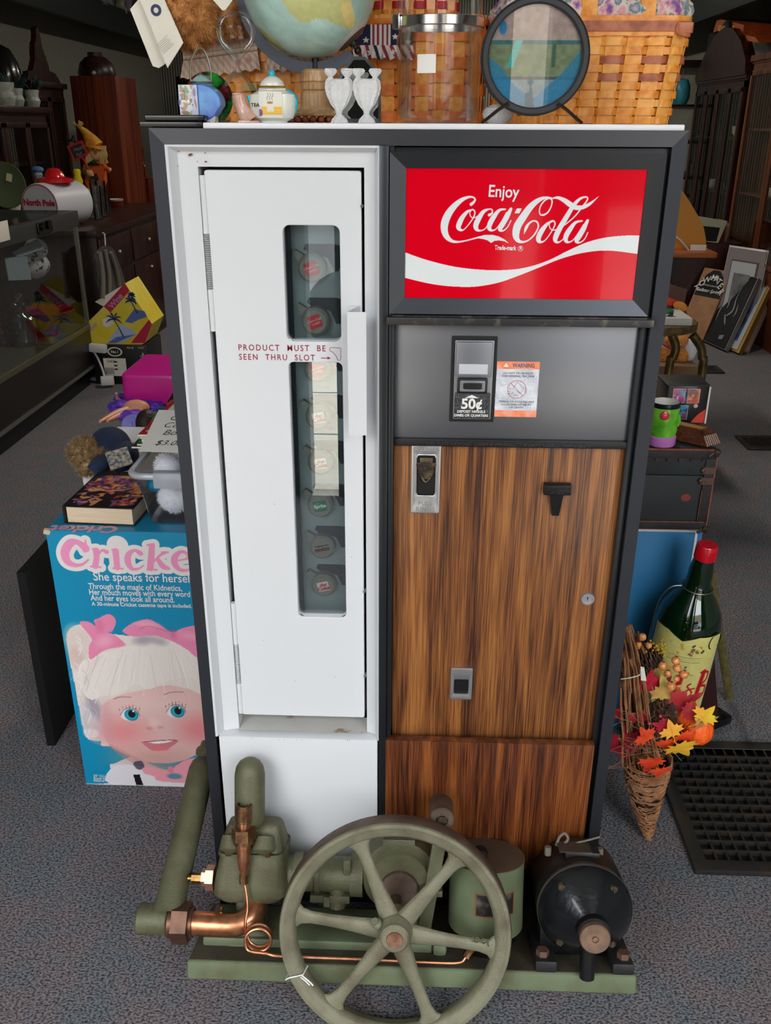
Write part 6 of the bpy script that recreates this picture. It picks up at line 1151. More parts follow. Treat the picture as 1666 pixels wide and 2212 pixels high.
yy = [5.9+.1*i for i in range(12)]; prof = [(5.95, 1.68), (6.0, 1.74), (6.12, 1.75), (6.22, 1.82), (6.27, 1.93), (6.33, 1.96), (6.36, 2.03), (6.41, 2.05), (6.45, 1.99), (6.48, 1.9), (6.55, 1.84), (6.6, 1.76), (6.75, 1.75), (6.9, 1.68)]
part(t, 'carved_crest', G().prism([(-2.84, 5.8+(a_-5.95)*.7, b_) for a_, b_ in prof], (-.04, 0, 0)), DW)
def pot(px, py, x, r, h, lab, plant=None):
    c = PX(px, py, x); c.z = 1.50; t = thing('white_pot', lab, 'pot', c, group='white pots on the glazed hutch'); part(t, 'pot', G().lathe([(0, 0), (r*.8, 0), (r*1.05, h*.35), (r*.85, h*.6), (r, h*.95), (r*.95, h), (r*.8, h*.9)], c, (0, 0, 1), 24), mat('glazed_white', (190, 194, 184), .3, col2=(150, 156, 148), vs_=30))
    if plant:
        g = G(); rn = random.Random(px)
        for _ in range(70):
            a_ = rn.uniform(0, 6.28); q = c+V((math.cos(a_)*r*.5, math.sin(a_)*r*.5, h)); d = V((math.cos(a_)*rn.uniform(.2, 1), math.sin(a_)*rn.uniform(.2, 1), rn.uniform(.3, 1)))*rn.uniform(.05, .12); s_ = V((0, 0, .012)); g.quad(q-s_*.3, q+d*.5-s_, q+d, q+d*.5+s_)
        part(t, 'foliage', g, mat('dark_teal_foliage', (24, 62, 60), .6), sm=False, kind='stuff')
pot(12, 232, -2.74, .075, .14, 'large white glazed pot at the left edge on the glazed hutch'); pot(36, 235, -2.74, .058, .11, 'middle white pot on the glazed hutch', 1); pot(72, 238, -2.74, .055, .11, 'white pot nearest the crested hutch on the glazed hutch', 1)
c = PX(14, 195, -2.88); c.z = 1.5; solo('black_bell_shape', 'tall black rounded shape standing behind the white pots at the left edge', 'ornament', G().lathe([(0, 0), (.12, 0), (.12, .18), (.10, .28), (.06, .36), (0, .39)], c, (0, 0, 1), 24), TRM)
# things on the buffet top
zB = .836
def ob(px, py, z=zB): return PZ(px, py, z)
c = PX(105, 500, -2.12); c = V((-2.16, PY(105, 490, 4.15).y, zB)); mb = PY(88, 500, 4.12)
t = thing('mailbox_tin', 'white drum-shaped Christmas tin with red lettering, red ring and red knob', 'tin', (-2.1, 4.3, zB)); cz = PY(88, 460, 4.1); rr_ = (PY(132, 460, 4.1).x-PY(42, 460, 4.1).x)/2; cz.z = zB+rr_+.0; cx_ = cz.x
part(t, 'drum', G().lathe([(0, 0), (rr_*1.0, 0), (rr_*1.02, .01), (rr_*1.02, .33), (rr_, .34), (0, .34)], (cx_, 4.1, cz.z), (0.28, 1, 0), 48), mat('tin_white', (206, 206, 212), .4)); part(t, 'red_ring', G().lathe([(rr_*.93, -.001), (rr_*.97, -.001)], (cx_, 4.1, cz.z), (.28, 1, 0), 48), mat('tin_red', (190, 24, 50), .4))
part(t, 'knob', G().lathe([(.105, 0), (.1, .02), (.06, .03), (.05, .055), (.03, .075), (0, .08)], (cx_+.05, 4.25, cz.z+rr_), (0, 0, 1), 28), mat('red_gloss', (206, 20, 30), .2, coat=.5)); part(t, 'lettering', G().text('North Pole', .046, mat3((cx_+.002, 4.088, cz.z+.004), (1, -.28, 0), (0, 0, 1)), 'CENTER', off=.002), mat('tin_red', (190, 24, 50), .4), sm=False)
c = ob2(128, 5.0); t = thing('wooden_barrel', 'small pale wooden barrel with dark hoops on the buffet', 'barrel', c); BW = wood('pale_barrel', (176, 130, 76), (206, 160, 98), (224, 182, 124), 20, (1, 1, .2), .5)
part(t, 'staves', G().lathe([(0, 0), (.07, 0), (.078, .1), (.073, .215), (.066, .215), (0, .2)], c, (0, 0, 1), 28), BW); part(t, 'hoop', G().lathe([(.0745, .178), (.0775, .18), (.0775, .19), (.074, .193)], c, (0, 0, 1), 28), mat('hoop_dark', (60, 48, 40), .5)); part(t, 'bead_tap', G().sph(c+V((0, -.03, .25)), .010, 10).sph(c+V((.018, -.03, .275)), .010, 10).cyl(c+V((0, -.03, .205)), c+V((0, -.03, .25)), .005, 8).cyl(c+V((0, -.03, .25)), c+V((.018, -.03, .275)), .004, 8), mat('pink_bead', (230, 190, 180), .3))
c = ob2(90, 4.95)+V((0, 0, .08)); t = thing('blue_cap_figurine', 'small figurine with a blue cap behind the red-knobbed tin', 'figurine', c); part(t, 'figure', G().lathe([(0, 0), (.05, 0), (.035, .08), (.03, .12), (.02, .14), (.028, .17), (.02, .19), (0, .2)], c, (0, 0, 1), 16), mat('teal_grey', (90, 110, 116), .4, col2=(190, 196, 200), vs_=40)); part(t, 'cap', G().sph(c+V((0, 0, .2)), .032, 12, (1.3, 1, .7)), mat('cap_blue', (90, 130, 180), .5))
c = ob2(173, 5.35)+V((0, 0, .0)); t = thing('yellow_figurine', 'bright yellow figurine in black boots beside the scarecrow', 'figurine', c); part(t, 'coat', G().lathe([(0, .17), (.032, .17), (.036, .19), (.022, .225), (.028, .25), (.022, .265), (0, .27)], c, (0, 0, 1), 14), mat('oilskin_yellow', (230, 206, 20), .35)); part(t, 'boots', G().cyl(c, c+V((0, 0, .17)), .022, 12), TRM)
c = ob2(205, 5.5); k = (PY(240, 400, c.y).x-PY(170, 400, c.y).x)/70.
t = SCW = thing('scarecrow_figure', 'straw-haired scarecrow figure in an orange pumpkin suit holding a red-framed sign', 'figurine', c)
def sp(px, py, dy=0): q = PY(px, py, c.y+dy); return q
part(t, 'pumpkin_suit', G().prism([sp(*q, -.03) for q in ((183, 370), (197, 352), (215, 348), (224, 370), (226, 392), (222, 405), (190, 408), (184, 396))], (0, .06, 0)), mat('pumpkin_orange', (214, 92, 24), .8)); part(t, 'patch', G().prism([sp(*q, -.035) for q in ((194, 380), (208, 374), (214, 388), (200, 396))], (0, .004, 0)), mat('patch_dark', (60, 44, 30), .9))
part(t, 'head', G().sph(sp(206, 330), 15*k, 18, (1, .8, 1.1)), mat('cloth_skin', (222, 176, 130), .8)); part(t, 'nose', G().sph(sp(207, 329, -13*k), 3*k, 8), mat('pumpkin_orange', (214, 92, 24), .8)); g = G().sph(sp(201, 322, -13*k), 1.3*k, 6).sph(sp(209, 322, -13*k), 1.3*k, 6); part(t, 'eyes', g, BLK2)
part(t, 'hat', G().tube([sp(206, 318), sp(196, 303), sp(186, 288), sp(176, 278), sp(168, 272)], [19*k, 15*k, 9*k, 5*k, 3*k], 14, sm=3).lathe([(0, -2*k), (22*k, -3*k), (22*k, 0), (0, 3*k)], sp(206, 316), (.2, 0, 1), 20), mat('hat_orange', (206, 120, 40), .8, col2=(220, 170, 50), vs_=30))
g = G(); rn = random.Random(6)
for _ in range(60):
    x_ = rn.choice((190, 222))+rn.uniform(-5, 6); g.tube([sp(x_+rn.uniform(-2, 2), 315, -.02), sp(x_+rn.uniform(-4, 6), 335, -.03), sp(x_+rn.uniform(-4, 8), 350+rn.uniform(-6, 6), -.02)], 1.0*k, 4)
for _ in range(14): a_ = rn.uniform(0, 6.3); g.tube([sp(168, 272), sp(168+12*math.cos(a_), 268+7*math.sin(a_), rn.uniform(-.03, .03))], 1.2*k, 4)
part(t, 'straw_hair', g, mat('straw', (222, 196, 130), .9), kind='stuff', sm=False)
part(t, 'collar', G().lathe([(14*k, 0), (20*k, -6*k), (8*k, 6*k)], sp(205, 350), (0, 0, 1), 16, sy=.7), mat('collar_green', (52, 60, 36), .9)); part(t, 'arm', G().tube([sp(186, 358), sp(183, 372), sp(192, 378, -.04)], 6*k, 10, sm=3), mat('sleeve_plaid', (190, 120, 50), .9, col2=(120, 130, 60), vs_=60)); part(t, 'arm', G().tube([sp(222, 352), sp(228, 362), sp(236, 368, -.02)], 5*k, 10, sm=3), mat('pumpkin_orange', (214, 92, 24), .8))
part(t, 'hand', G().sph(sp(194, 374, -.06), 7*k, 12, (1.1, .7, 1)).sph(sp(189, 370, -.06), 3*k, 8).sph(sp(200, 378, -.06), 3*k, 8), mat('cloth_skin', (222, 176, 130), .8)); part(t, 'hand', G().sph(sp(237, 366, -.03), 4*k, 8), mat('cloth_skin', (222, 176, 130), .8)); part(t, 'legs', G().cyl(sp(200, 405), V((sp(200, 405).x, c.y, zB)), 8*k, 10), mat('leg_dark', (30, 26, 24), .8))
t = thing('small_framed_sign', 'little chalk sign in a red frame held up by the scarecrow', 'sign', sp(183, 350, -.05)); Q4 = [(144, 316), (176, 303), (192, 331), (161, 350)]; part(t, 'frame', G().prism([sp(*q, -.06) for q in Q4], (0, .012, 0)), mat('frame_red', (196, 50, 34), .5)); part(t, 'stick', G().tube([sp(178, 340, -.055), sp(190, 362, -.055), sp(196, 376, -.055)], 2*k, 8), mat('frame_red', (196, 50, 34), .5)); cq = sp(168, 326, -.063); ce = [cq+(sp(*q, -.063)-cq)*.74 for q in Q4]; part(t, 'board', G().prism(ce, (0, .002, 0)), mat('chalk_black', (50, 48, 54), .8))
ux = ce[1]-ce[0]; g = G().text('Happy', .032, mat3(cq-ux*.34+V((0, -.002, .004)), ux, V((0, 0, 1))), shear=.3).text('Fall', .034, mat3(cq-ux*.16+V((0, -.002, -.036)), ux, V((0, 0, 1))), shear=.3); part(t, 'lettering', g, mat('chalk_grey', (160, 156, 160), .8), sm=False)
c2 = sp(157, 306, .0); solo('black_witch_hat', 'tiny black felt hat perched above the red-framed sign', 'hat', G().lathe([(0, 0), (11*k, 0), (11*k, 2*k), (5*k, 3*k), (2*k, 12*k), (0, 13*k)], c2, (.3, 0, 1), 16), BLK2)
c = ob2(17, 4.5); t = thing('green_plate', 'round green plate with paper stickers standing at the far left', 'plate', c); pc_ = PY(14, 400, 4.5); part(t, 'plate', G().lathe([(0, .004), (.09, .0), (.13, -.012), (.135, -.01), (.09, .006), (0, .01)], pc_, (.1, 1, 0), 36), mat('plate_green', (92, 106, 76), .35)); part(t, 'sticker', G().box(pc_+V((.03, -.014, .045)), (.035, .002, .045), (0, 15, 0)), mat('yellowed_paper', (210, 200, 150), .7))
c = ob2(29, 4.75); solo('white_shaker', 'small white ceramic shaker at the left on the buffet', 'shaker', G().lathe([(0, 0), (.035, 0), (.035, .05), (.04, .07), (.035, .1), (.0, .11)], c, (0, 0, 1), 18), mat('glazed_cream', (214, 208, 192), .3))
GLC = glassy('drinking_glass', (.84, .88, .88), 2.2)
for i, (px, py, r, h, lab) in enumerate(((200, 470, .03, .16, 'clear tumbler under the yellow figurine on the buffet'), (214, 474, .035, .2, 'tall clear glass below the scarecrow on the buffet'), (224, 468, .035, .22, 'tallest clear glass below the scarecrow on the buffet'), (208, 452, .03, .2, 'clear stemmed glass behind the white bird on the buffet'), (232, 462, .03, .12, 'short clear glass with pale lid beside the striped saucers'))):
    c = ob(px, py); solo('drinking_glass', lab, 'glass', G().lathe([(0, .004), (r*.8, .004), (r, h), (r*.93, h), (r*.72, .012), (0, .012)], c, (0, 0, 1), 24), GLC, group='clear glasses on the buffet')
c = ob(198, 452); t = thing('white_bird', 'white porcelain bird leaning among the clear glasses', 'figurine', c); part(t, 'body', G().sph(c+V((0, 0, .09)), 1, 16, (.035, .03, .055), (0, -25, 0)).sph(c+V((.04, 0, .02)), .018, 10), mat('glazed_cream', (214, 208, 192), .3)); part(t, 'collar', G().lathe([(.02, 0), (.026, .004), (.02, .01)], c+V((.022, 0, .045)), (-.5, 0, 1), 16), BLK2)
for i in range(4):
    c = ob(252, 446); solo('striped_saucer', ('lowest saucer of the little red and white stack on the buffet', 'second saucer up in the little red and white stack', 'third saucer up in the little red and white stack', 'white-rimmed top dish of the little stack on the buffet')[i], 'saucer', G().lathe([(0, .003), (.045, 0), (.055, .018), (.052, .018), (.04, .005), (0, .006)], c+V((0, 0, .0115*i)), (0, 0, 1), 28), mat('saucer_%d' % (i == 3), [(130, 50, 40), (214, 208, 200)][i == 3], .4), group='stack of saucers on the buffet')
# dark furniture and clutter along the back left
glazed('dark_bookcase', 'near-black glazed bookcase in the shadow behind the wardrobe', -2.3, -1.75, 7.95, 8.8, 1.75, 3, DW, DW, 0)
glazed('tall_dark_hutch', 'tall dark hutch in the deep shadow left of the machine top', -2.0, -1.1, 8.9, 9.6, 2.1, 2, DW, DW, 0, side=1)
solo('brown_crate', 'reddish brown wooden crate in the shadow left of the machine', 'crate', G().bx(*sorted((PY(283, 430, 7.15).x, PY(345, 430, 7.15).x)), 7.15, 7.33, 0, PY(300, 385, 7.15).z, .004), MH)
t = thing('spindle_chair', 'light wooden spindle of a chair standing behind the brown crate', 'chair', (PY(312, 385, 7.45).x, 7.5, 0)); q = PY(312, 385, 7.45); part(t, 'post', G().tube([(q.x, 7.5, 0), (q.x, 7.5, q.z), PY(308, 350, 7.5), PY(305, 318, 7.5)], [.02, .02, .015, .022], 10, sm=4), MH); part(t, 'seat', G().bx(q.x-.2, q.x+.25, 7.35, 7.75, .42, .46, .01), MH)
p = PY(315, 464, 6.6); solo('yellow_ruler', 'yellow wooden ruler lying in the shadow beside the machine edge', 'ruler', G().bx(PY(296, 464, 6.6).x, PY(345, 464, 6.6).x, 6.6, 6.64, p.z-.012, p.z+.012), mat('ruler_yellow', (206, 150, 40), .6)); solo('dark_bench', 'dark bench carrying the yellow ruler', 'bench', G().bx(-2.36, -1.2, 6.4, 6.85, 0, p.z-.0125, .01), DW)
# pink doll cone, flowers, small box, folded garment
y_ = 6.1; b0 = PY(322, 566, y_); t = thing('pink_cone', 'magenta felt cone standing in the shadow beside the machine', 'toy', b0); part(t, 'cone', G().lathe([(0, 0), (.10, 0), (.103, .02), (.082, .14), (.04, .235), (.014, .265), (0, .268)], b0, (-.12, 0, 1), 28), mat('magenta_felt', (170, 20, 110), .7)); part(t, 'base', G().bx(b0.x-.09, b0.x+.12, y_-.06, y_+.1, b0.z-.13, b0.z), mat('dark_magenta', (92, 14, 60), .7))
solo('toy_chest', 'dark wooden chest under the pink cone', 'chest', G().bx(b0.x-.13, b0.x+.3, y_-.08, y_+.25, 0, b0.z-.131), DW)
for i, (px, py) in enumerate(((317, 587), (347, 585))):
    q = PY(px, py, 5.99); g = G()
    for k_ in range(5): a_ = k_*1.257; g.sph(q+V((.018*math.cos(a_), 0, .018*math.sin(a_))), .016, 10, (1, .5, 1))
    t = thing('pink_flower', ('pale pink artificial flower below the magenta cone', 'pale pink artificial flower against the machine edge')[i], 'flower', q, group='pink artificial flowers'); part(t, 'petals', g, mat('petal_pink', (226, 170, 196), .7)); part(t, 'centre', G().sph(q+V((0, -.008, 0)), .009, 8), mat('petal_deep', (206, 90, 130), .7))
g = G(); rn = random.Random(2); GM = mat('grey_garment', (86, 82, 76), .9, col2=(44, 42, 42), vs_=14, st=(3, 1, .3)); y_ = 4.3
t = thing('grey_coat', 'grey coat on a hanger hanging from the buffet drawer knob', 'coat', PY(225, 530, y_)); pts = [(205, 545), (213, 535), (225, 530), (236, 534), (243, 545), (255, 580), (268, 625), (250, 640), (230, 655), (215, 640), (205, 600), (200, 560)]; xg = XB+.05
g.prism([PX(a_, b_, xg) for a_, b_ in pts], (.02, 0, 0)); bmesh.ops.bevel(g.b, geom=g.b.edges[:], offset=.006, segments=2, affect='EDGES'); part(t, 'coat', g, GM)
g = G()
for a_, b_ in (((214, 545), (222, 645)), ((226, 540), (236, 640)), ((238, 545), (258, 625))): g.tube([PX(*a_, xg+.025), PX((a_[0]+b_[0])/2+4, (a_[1]+b_[1])/2, xg+.03), PX(*b_, xg+.025)], .014, 8, sm=3)
part(t, 'folds', g, mat('coat_fold', (112, 106, 98), .9)); part(t, 'hanger_wire', G().tube([PX(228, 533, xg+.01), PX(226, 505, xg+.01), PX(222, 503, xg+.01)], .004, 6), WP)
# figurines on the left ledge shelf
zs_ = 2.39; x_ = -3.02
FC_ = [mat('porcelain_a', (176, 172, 150), .35, col2=(120, 116, 90), vs_=18), mat('porcelain_b', (160, 150, 166), .35, col2=(110, 90, 110), vs_=18), mat('porcelain_c', (150, 166, 160), .35, col2=(100, 116, 110), vs_=18)]
for i in range(15):
    yv = 5.75+i*.33; h = .24+.07*((i*7) % 4)/4; r = .055+.012*(i % 3); t = solo('porcelain_figurine', ORD[i]+' pale porcelain figurine from the near end of the left ledge shelf', 'figurine', G().lathe([(0, 0), (r, 0), (r*1.05, h*.1), (r*.7, h*.3), (r*.95, h*.5), (r*.6, h*.7), (r*.35, h*.76), (r*.5, h*.88), (r*.3, h), (0, h)], (x_+(i % 2)*.03, yv, zs_+.0005), (0, 0, 1), 14, sx=1+.2*(i % 2), smooth=2), FC_[i % 3], group='porcelain figurines on the left ledge shelf')
# ================================================================ right of the machine
# floor registers
RG = mat('rusty_grille', (62, 60, 58), .38, .6, col2=(92, 72, 56), vs_=24, vlo=.5, vhi=.8)
def grille(lab, x0, x1, y0, y1, nx, ny, fr=.03, zt=.012, w=.0035):
    t = thing('floor_grille', lab, 'floor grille', ((x0+x1)/2, (y0+y1)/2, 0)); part(t, 'duct_shade', G().bx(x0+.005, x1-.005, y0+.005, y1-.005, .0002, .0014), mat('recess_black', (6, 6, 7), .5))  # flat black plate under the bars is coloured as the shade of the hole
    part(t, 'frame', G().bx(x0, x1, y0, y0+fr, 0, zt, .003).bx(x0, x1, y1-fr, y1, 0, zt, .003).bx(x0, x0+fr, y0+fr, y1-fr, 0, zt, .003).bx(x1-fr, x1, y0+fr, y1-fr, 0, zt, .003), RG); g = G()
    for i in range(1, nx): x = x0+fr+(x1-x0-2*fr)*i/nx; g.bx(x-w, x+w, y0+fr, y1-fr, .001, zt-.002, .001)
    for j in range(1, ny): y = y0+fr+(y1-y0-2*fr)*j/ny; g.bx(x0+fr, x1-fr, y-w, y+w, .001, zt-.001, .001)
    part(t, 'bars', g, RG)
grille('large black iron floor grille beside the machine, seen at the right edge', .583, 1.30, .137, .56, 27, 13, w=.0024, zt=.014)
grille('narrow brown floor register at the right edge in the aisle', 1.56, 1.95, 2.78, 2.97, 30, 1, .03)
grille('small brown floor register beside the leaning pictures', 1.70, 1.89, 4.2, 4.37, 1, 6, .03)
# blue box and the old trunk on it
t = thing('blue_board_box', 'large blue box with a white border line standing beside the machine under the trunk', 'box', (.5, .78, 0)); part(t, 'box', G().bx(.362, .66, .62, .94, 0, .562, .002), mat('poster_blue', (48, 124, 172), .45, col2=(40, 112, 160), vs_=4)); part(t, 'white_border', G().bx(.362, .648, .618, .62, .5475, .553).bx(.6425, .648, .618, .62, .02, .5475), mat('border_white', (220, 222, 224), .5))
t = TRK = thing('old_trunk', 'old black trunk edged with worn leather and rivets on the blue box', 'trunk', (.5, .78, .5625)); TB = mat('trunk_green_black', (44, 50, 50), .6, col2=(36, 40, 42), vs_=10, bump=.2, bs=90); LTH = mat('trunk_leather', (30, 30, 34), .6, col2=(48, 44, 42), vs_=40); ORG2 = mat('worn_orange_edge', (176, 88, 60), .8, col2=(120, 70, 54), vs_=60)
part(t, 'body', G().bx(.362, .652, .60, .94, .5645, .692, .003), TB); part(t, 'lid', G().bx(.362, .654, .598, .945, .6935, .752, .003), TB)
part(t, 'leather_edging', G().bx(.362, .656, .595, .60, .733, .7535, .001).bx(.362, .656, .595, .60, .563, .5825, .001).bx(.634, .657, .595, .60, .583, .733, .001).bx(.362, .657, .598, .62, .7515, .754, .001), LTH)
part(t, 'worn_edge', G().bx(.362, .65, .5945, .6, .7525, .7548).bx(.362, .65, .5945, .597, .5822, .5836).bx(.362, .65, .5945, .597, .5635, .5645).bx(.6555, .6575, .5945, .6, .57, .74).bx(.6335, .6345, .5943, .596, .585, .66), ORG2)
g = G()
for i in range(11): g.sph((.372+i*.0255, .5945, .7295), .0028, 8)
for i in range(5): g.sph((.6395, .5945, .60+i*.02), .0022, 8)
for p in ((.630, .706), (.628, .682)): g.sph((p[0], .5945, p[1]), .0052, 12, (1, .6, 1))
g.sph((.50, .5985, .632), .005, 10); part(t, 'rivets', g, mat('rusty_rivet', (104, 82, 70), .5, .6), kind='stuff')
part(t, 'hinge_plate', G().bx(.630, .656, .5935, .595, .699, .714).bx(.628, .656, .5935, .595, .674, .690), mat('leather_brown', (92, 66, 56), .6)); part(t, 'red_scar', G().sph((.603, .5995, .640), .011, 12, (1, .05, .8)), mat('scar_red', (140, 60, 54), .8))
for z_ in (.748, .566): part(t, 'corner_cap', G().box((.654, .597, z_), (.014, .014, .016), (10, 20, 0), .004).box((.644, .594, z_-.004), (.018, .003, .007), (0, -35, 0), .001), mat('iron_brown', (84, 70, 62), .45, .7))
# green mug, album box, wooden plaque on the trunk
zt = .7555; c = PZ(1427, 958, zt); r0 = .030
t = thing('green_mug', 'glossy lime green mug with a red dot, black rim and lilac base on the trunk', 'mug', c); y = c.y; zz = lambda py: PY(1427, py, y).z
MG = multi('lime_glaze', [(.3, (70, 150, 30)), (.5, (116, 196, 56)), (.7, (150, 220, 90))], 26, .15, .1)
part(t, 'cup', G().lathe([(.029, zt+.022), (.0315, zt+.035), (.030, zt+.06), (.0315, zt+.083), (.0305, zt+.088)], (c.x, y, 0), (0, 0, 1), 36), MG); part(t, 'lilac_base', G().lathe([(0, zt), (.030, zt), (.032, zt+.004), (.0315, zt+.02), (.029, zt+.023)], (c.x, y, 0), (0, 0, 1), 36), mat('lilac_glaze', (196, 124, 196), .15, coat=.4))
part(t, 'rim', G().lathe([(.0308, zt+.086), (.0318, zt+.09), (.031, zt+.096), (.029, zt+.0965)], (c.x, y, 0), (0, 0, 1), 36), mat('navy_glaze', (20, 26, 40), .2)); part(t, 'inside', G().lathe([(.029, zt+.0965), (.0275, zt+.09), (.027, zt+.03), (0, zt+.03)], (c.x, y, 0), (0, 0, 1), 36), mat('white_glaze', (226, 226, 214), .2, coat=.6)); part(t, 'red_dot', G().sph((c.x-.006, y-.0295, zt+.073), .0105, 16, (1, .3, 1)), mat('dot_red', (214, 50, 70), .2, coat=.5)); part(t, 'ear', G().sph((c.x+.030, y-.005, zt+.055), .009, 12, (.7, 1, 1.6)), MG)
c = PZ(1520, 915, zt); x1 = c.x+.002; y = c.y+.0; x0 = PY(1434, 915, y).x; t = thing('album_box', 'black boxed set with three small colour pictures standing behind the green mug', 'box', ((x0+x1)/2, y, zt)); zt2 = PY(1480, 834, y).z
part(t, 'box', G().bx(x0, x1, y, y+.09, zt, zt2, .0015), mat('album_black', (16, 16, 20), .3, coat=.3)); part(t, 'white_edge', G().bx(x1, x1+.004, y+.001, y+.02, zt, zt2-.002), PAP); part(t, 'lid', G().bx(x0-.004, x1+.001, y-.001, y+.093, zt2, zt2+.003, .001), mat('album_lid', (34, 36, 36), .5))
for (cx, cz, cols) in ((.28, .74, [(200, 40, 130), (236, 200, 60), (40, 160, 190), (230, 230, 220)]), (.64, .74, [(226, 90, 50), (240, 190, 140), (120, 30, 30), (200, 60, 40)]), (.40, .30, [(20, 90, 150), (40, 160, 200), (130, 20, 60), (16, 30, 60)])):
    w_ = .028; a = Art(w_, .034, .0012, cols[0]); a.blobs(16, cols, .003, .008, int(cx*99)); a.rect(0, w_, 0, .001, (230, 230, 230)).rect(0, w_, .033, .035, (230, 230, 230)).rect(0, .001, 0, .1, (230, 230, 230)).rect(w_-.001, w_, 0, .1, (230, 230, 230)); a.put(t, 'picture', FR(x0+(x1-x0)*cx-w_/2, y-.0008, zt+(zt2-zt)*cz-.017), vcol('gloss_print', .25, coat=.4))
part(t, 'red_planet', G().prism([(x1-.002, y-.0006, zt+.002), (x1-.002, y-.0006, zt+.035), (x1-.015, y-.0006, zt+.026), (x1-.028, y-.0006, zt+.01), (x1-.032, y-.0006, zt+.002)], (0, .0004, 0)), mat('planet_red', (220, 50, 30), .3)); part(t, 'moon', G().cyl((x1-.026, y-.001, zt+.043), (x1-.026, y, zt+.043), .005, 16), mat('moon_pink', (222, 180, 170), .4))
PLW = wood('plaque_brown', (60, 30, 20), (96, 54, 34), (126, 76, 50), 12, (.1, 1, 1), .3); t = thing('wooden_plaque', 'brown moulded wooden block with a fluted end lying on the trunk beside the green mug', 'wooden block', PZ(1500, 955, zt)); a_ = PZ(1458, 950, zt); b_ = PZ(1527, 966, zt); u_ = (b_-a_); u_.z = 0; L_ = u_.length; u_.normalize(); n_ = V((-u_.y, u_.x, 0))
F_ = lambda s, d, z: a_+u_*s+n_*d+V((0, 0, z)); part(t, 'base', G().loft([[F_(-.05, 0, 0), F_(L_, 0, 0), F_(L_+.012, .045, 0), F_(-.05, .045, 0)], [F_(-.05, .004, .022), F_(L_-.012, .004, .022), F_(L_-.002, .04, .022), F_(-.05, .04, .022)]]), PLW); part(t, 'top_slab', G().prism([F_(-.05, .006, .022), F_(L_-.014, .006, .022), F_(L_-.006, .036, .022), F_(-.05, .036, .022)], (0, 0, .011)), PLW)
part(t, 'inlay', G().prism([F_(-.05, .01, .0332), F_(L_-.024, .01, .0332), F_(L_-.018, .031, .0332), F_(-.05, .031, .0332)], (0, 0, .0006)), mat('inlay_amber', (176, 124, 44), .4)); g = G()
for i in range(7): f = i/6; g.tube([F_(L_+.001+.010*f, .002+.040*f, .001), F_(L_-.011+.010*f, .005+.034*f, .022)], .0022, 6)
part(t, 'fluted_end', g, mat('flute_brown', (140, 104, 84), .35))
# big green bottle leaning in a wooden cradle
BY = .50; top = PY(1529, 1178, BY); ax_ = (PY(1527, 1180, BY)-PY(1462, 1480, BY)); ax_.y = -.03; ax_.normalize(); base = top-ax_*(.56); k0 = base.z-.03*0
if base.z < .012: base += V((0, 0, .012-base.z))
t = thing('giant_green_bottle', 'giant dark green whisky bottle with a red cap and yellow label behind the cornucopia', 'bottle', base); GG = mat('bottle_green_glass', (8, 40, 18), .06, trans=.35, ior=1.5, coat=.6, spec=.7)
H_ = (top-base).length; pr = [(0, 0), (.062, 0), (.071, .008), (.073, .03), (.0745, .33), (.073, .365), (.064, .40), (.046, .43), (.031, .452), (.0265, .475), (.026, .50), (.021, .53), (.0185, .545), (.0185, .552), (0, .553)]; pr = [(r, h*H_/.56) for r, h in pr]
part(t, 'glass', G().lathe(pr, base, ax_, 56), GG); g = G().lathe([(.0, .001), (.0205, .001), (.0225, -.002), (.0225, -.034), (0, -.034)], top+ax_*.002, ax_, 40); CPp = part(t, 'cap', g, mat('cap_red', (206, 18, 36), .3, coat=.4)); g = G(); A3 = axes(ax_)
for i in range(44): q = 2*PI*i/44; d_ = A3 @ V((.0226*math.cos(q), .0226*math.sin(q), 0)); g.tube([top+d_-ax_*.030, top+d_-ax_*.006], .0007, 4)
part(CPp, 'ridges', g, mat('cap_red', (206, 18, 36), .3, coat=.4)); part(CPp, 'printed_mark', G().text('J&B', .014, mat3(top+ax_*.0035+V((-.012, 0, 0)), (1, .2, 0), (0, 1, 0)), shear=.3), mat('ink_black', (20, 20, 24), .6), sm=False)
# label wrapped on the body: parameter (angle, height along the axis)
fx = V((1, 0, 0)); fx = (fx-ax_*fx.dot(ax_)).normalized(); fy = ax_.cross(fx)*-1
if fy.y > 0: fy = -fy
LR_ = .0752; lw, lh = .17, .215; a = Art(lw, lh, .0009, (222, 212, 128)); a.noise(.05, 3, .01)
ed = (232, 228, 190); a.rect(0, lw, 0, .002, ed); h0 = .155*H_/.56
a.rect(0, .002, 0, lh, ed).rect(lw-.002, lw, 0, lh, ed)
a.blobs(16, [(200, 150, 40), (130, 90, 40), (230, 220, 180), (60, 60, 40)], .001, .004, 5, .56, .74, .78, .9, 2)
RDD = (196, 20, 36); a.line([(0.091, .115), (0.088, .07), (0.082, .042), (0.068, .036), (0.062, .044)], .012, RDD); a.line([(0.078, .118), (0.104, .118)], .004, RDD, sm=0); a.ell(0.063, .043, .007, .007, RDD); a.line([(0.116, .088), (0.110, .08), (0.124, .062), (0.114, .05), (0.104, .056), (0.112, .07), (0.128, .074)], .004, RDD); a.line([(0.144, .118), (0.136, .036)], .012, RDD, sm=0); a.line([(0.136, .118), (0.158, .112), (0.160, .092), (0.144, .08), (0.162, .07), (0.160, .046), (0.130, .036)], .006, RDD)
for zz_ in (.158, .152, .146): a.rect(.05, .125, zz_, zz_+.0014, (120, 116, 80), .7)
for zz_ in (.028, .020, .012): a.rect(.05, .13, zz_, zz_+.0012, (120, 116, 80), .6)
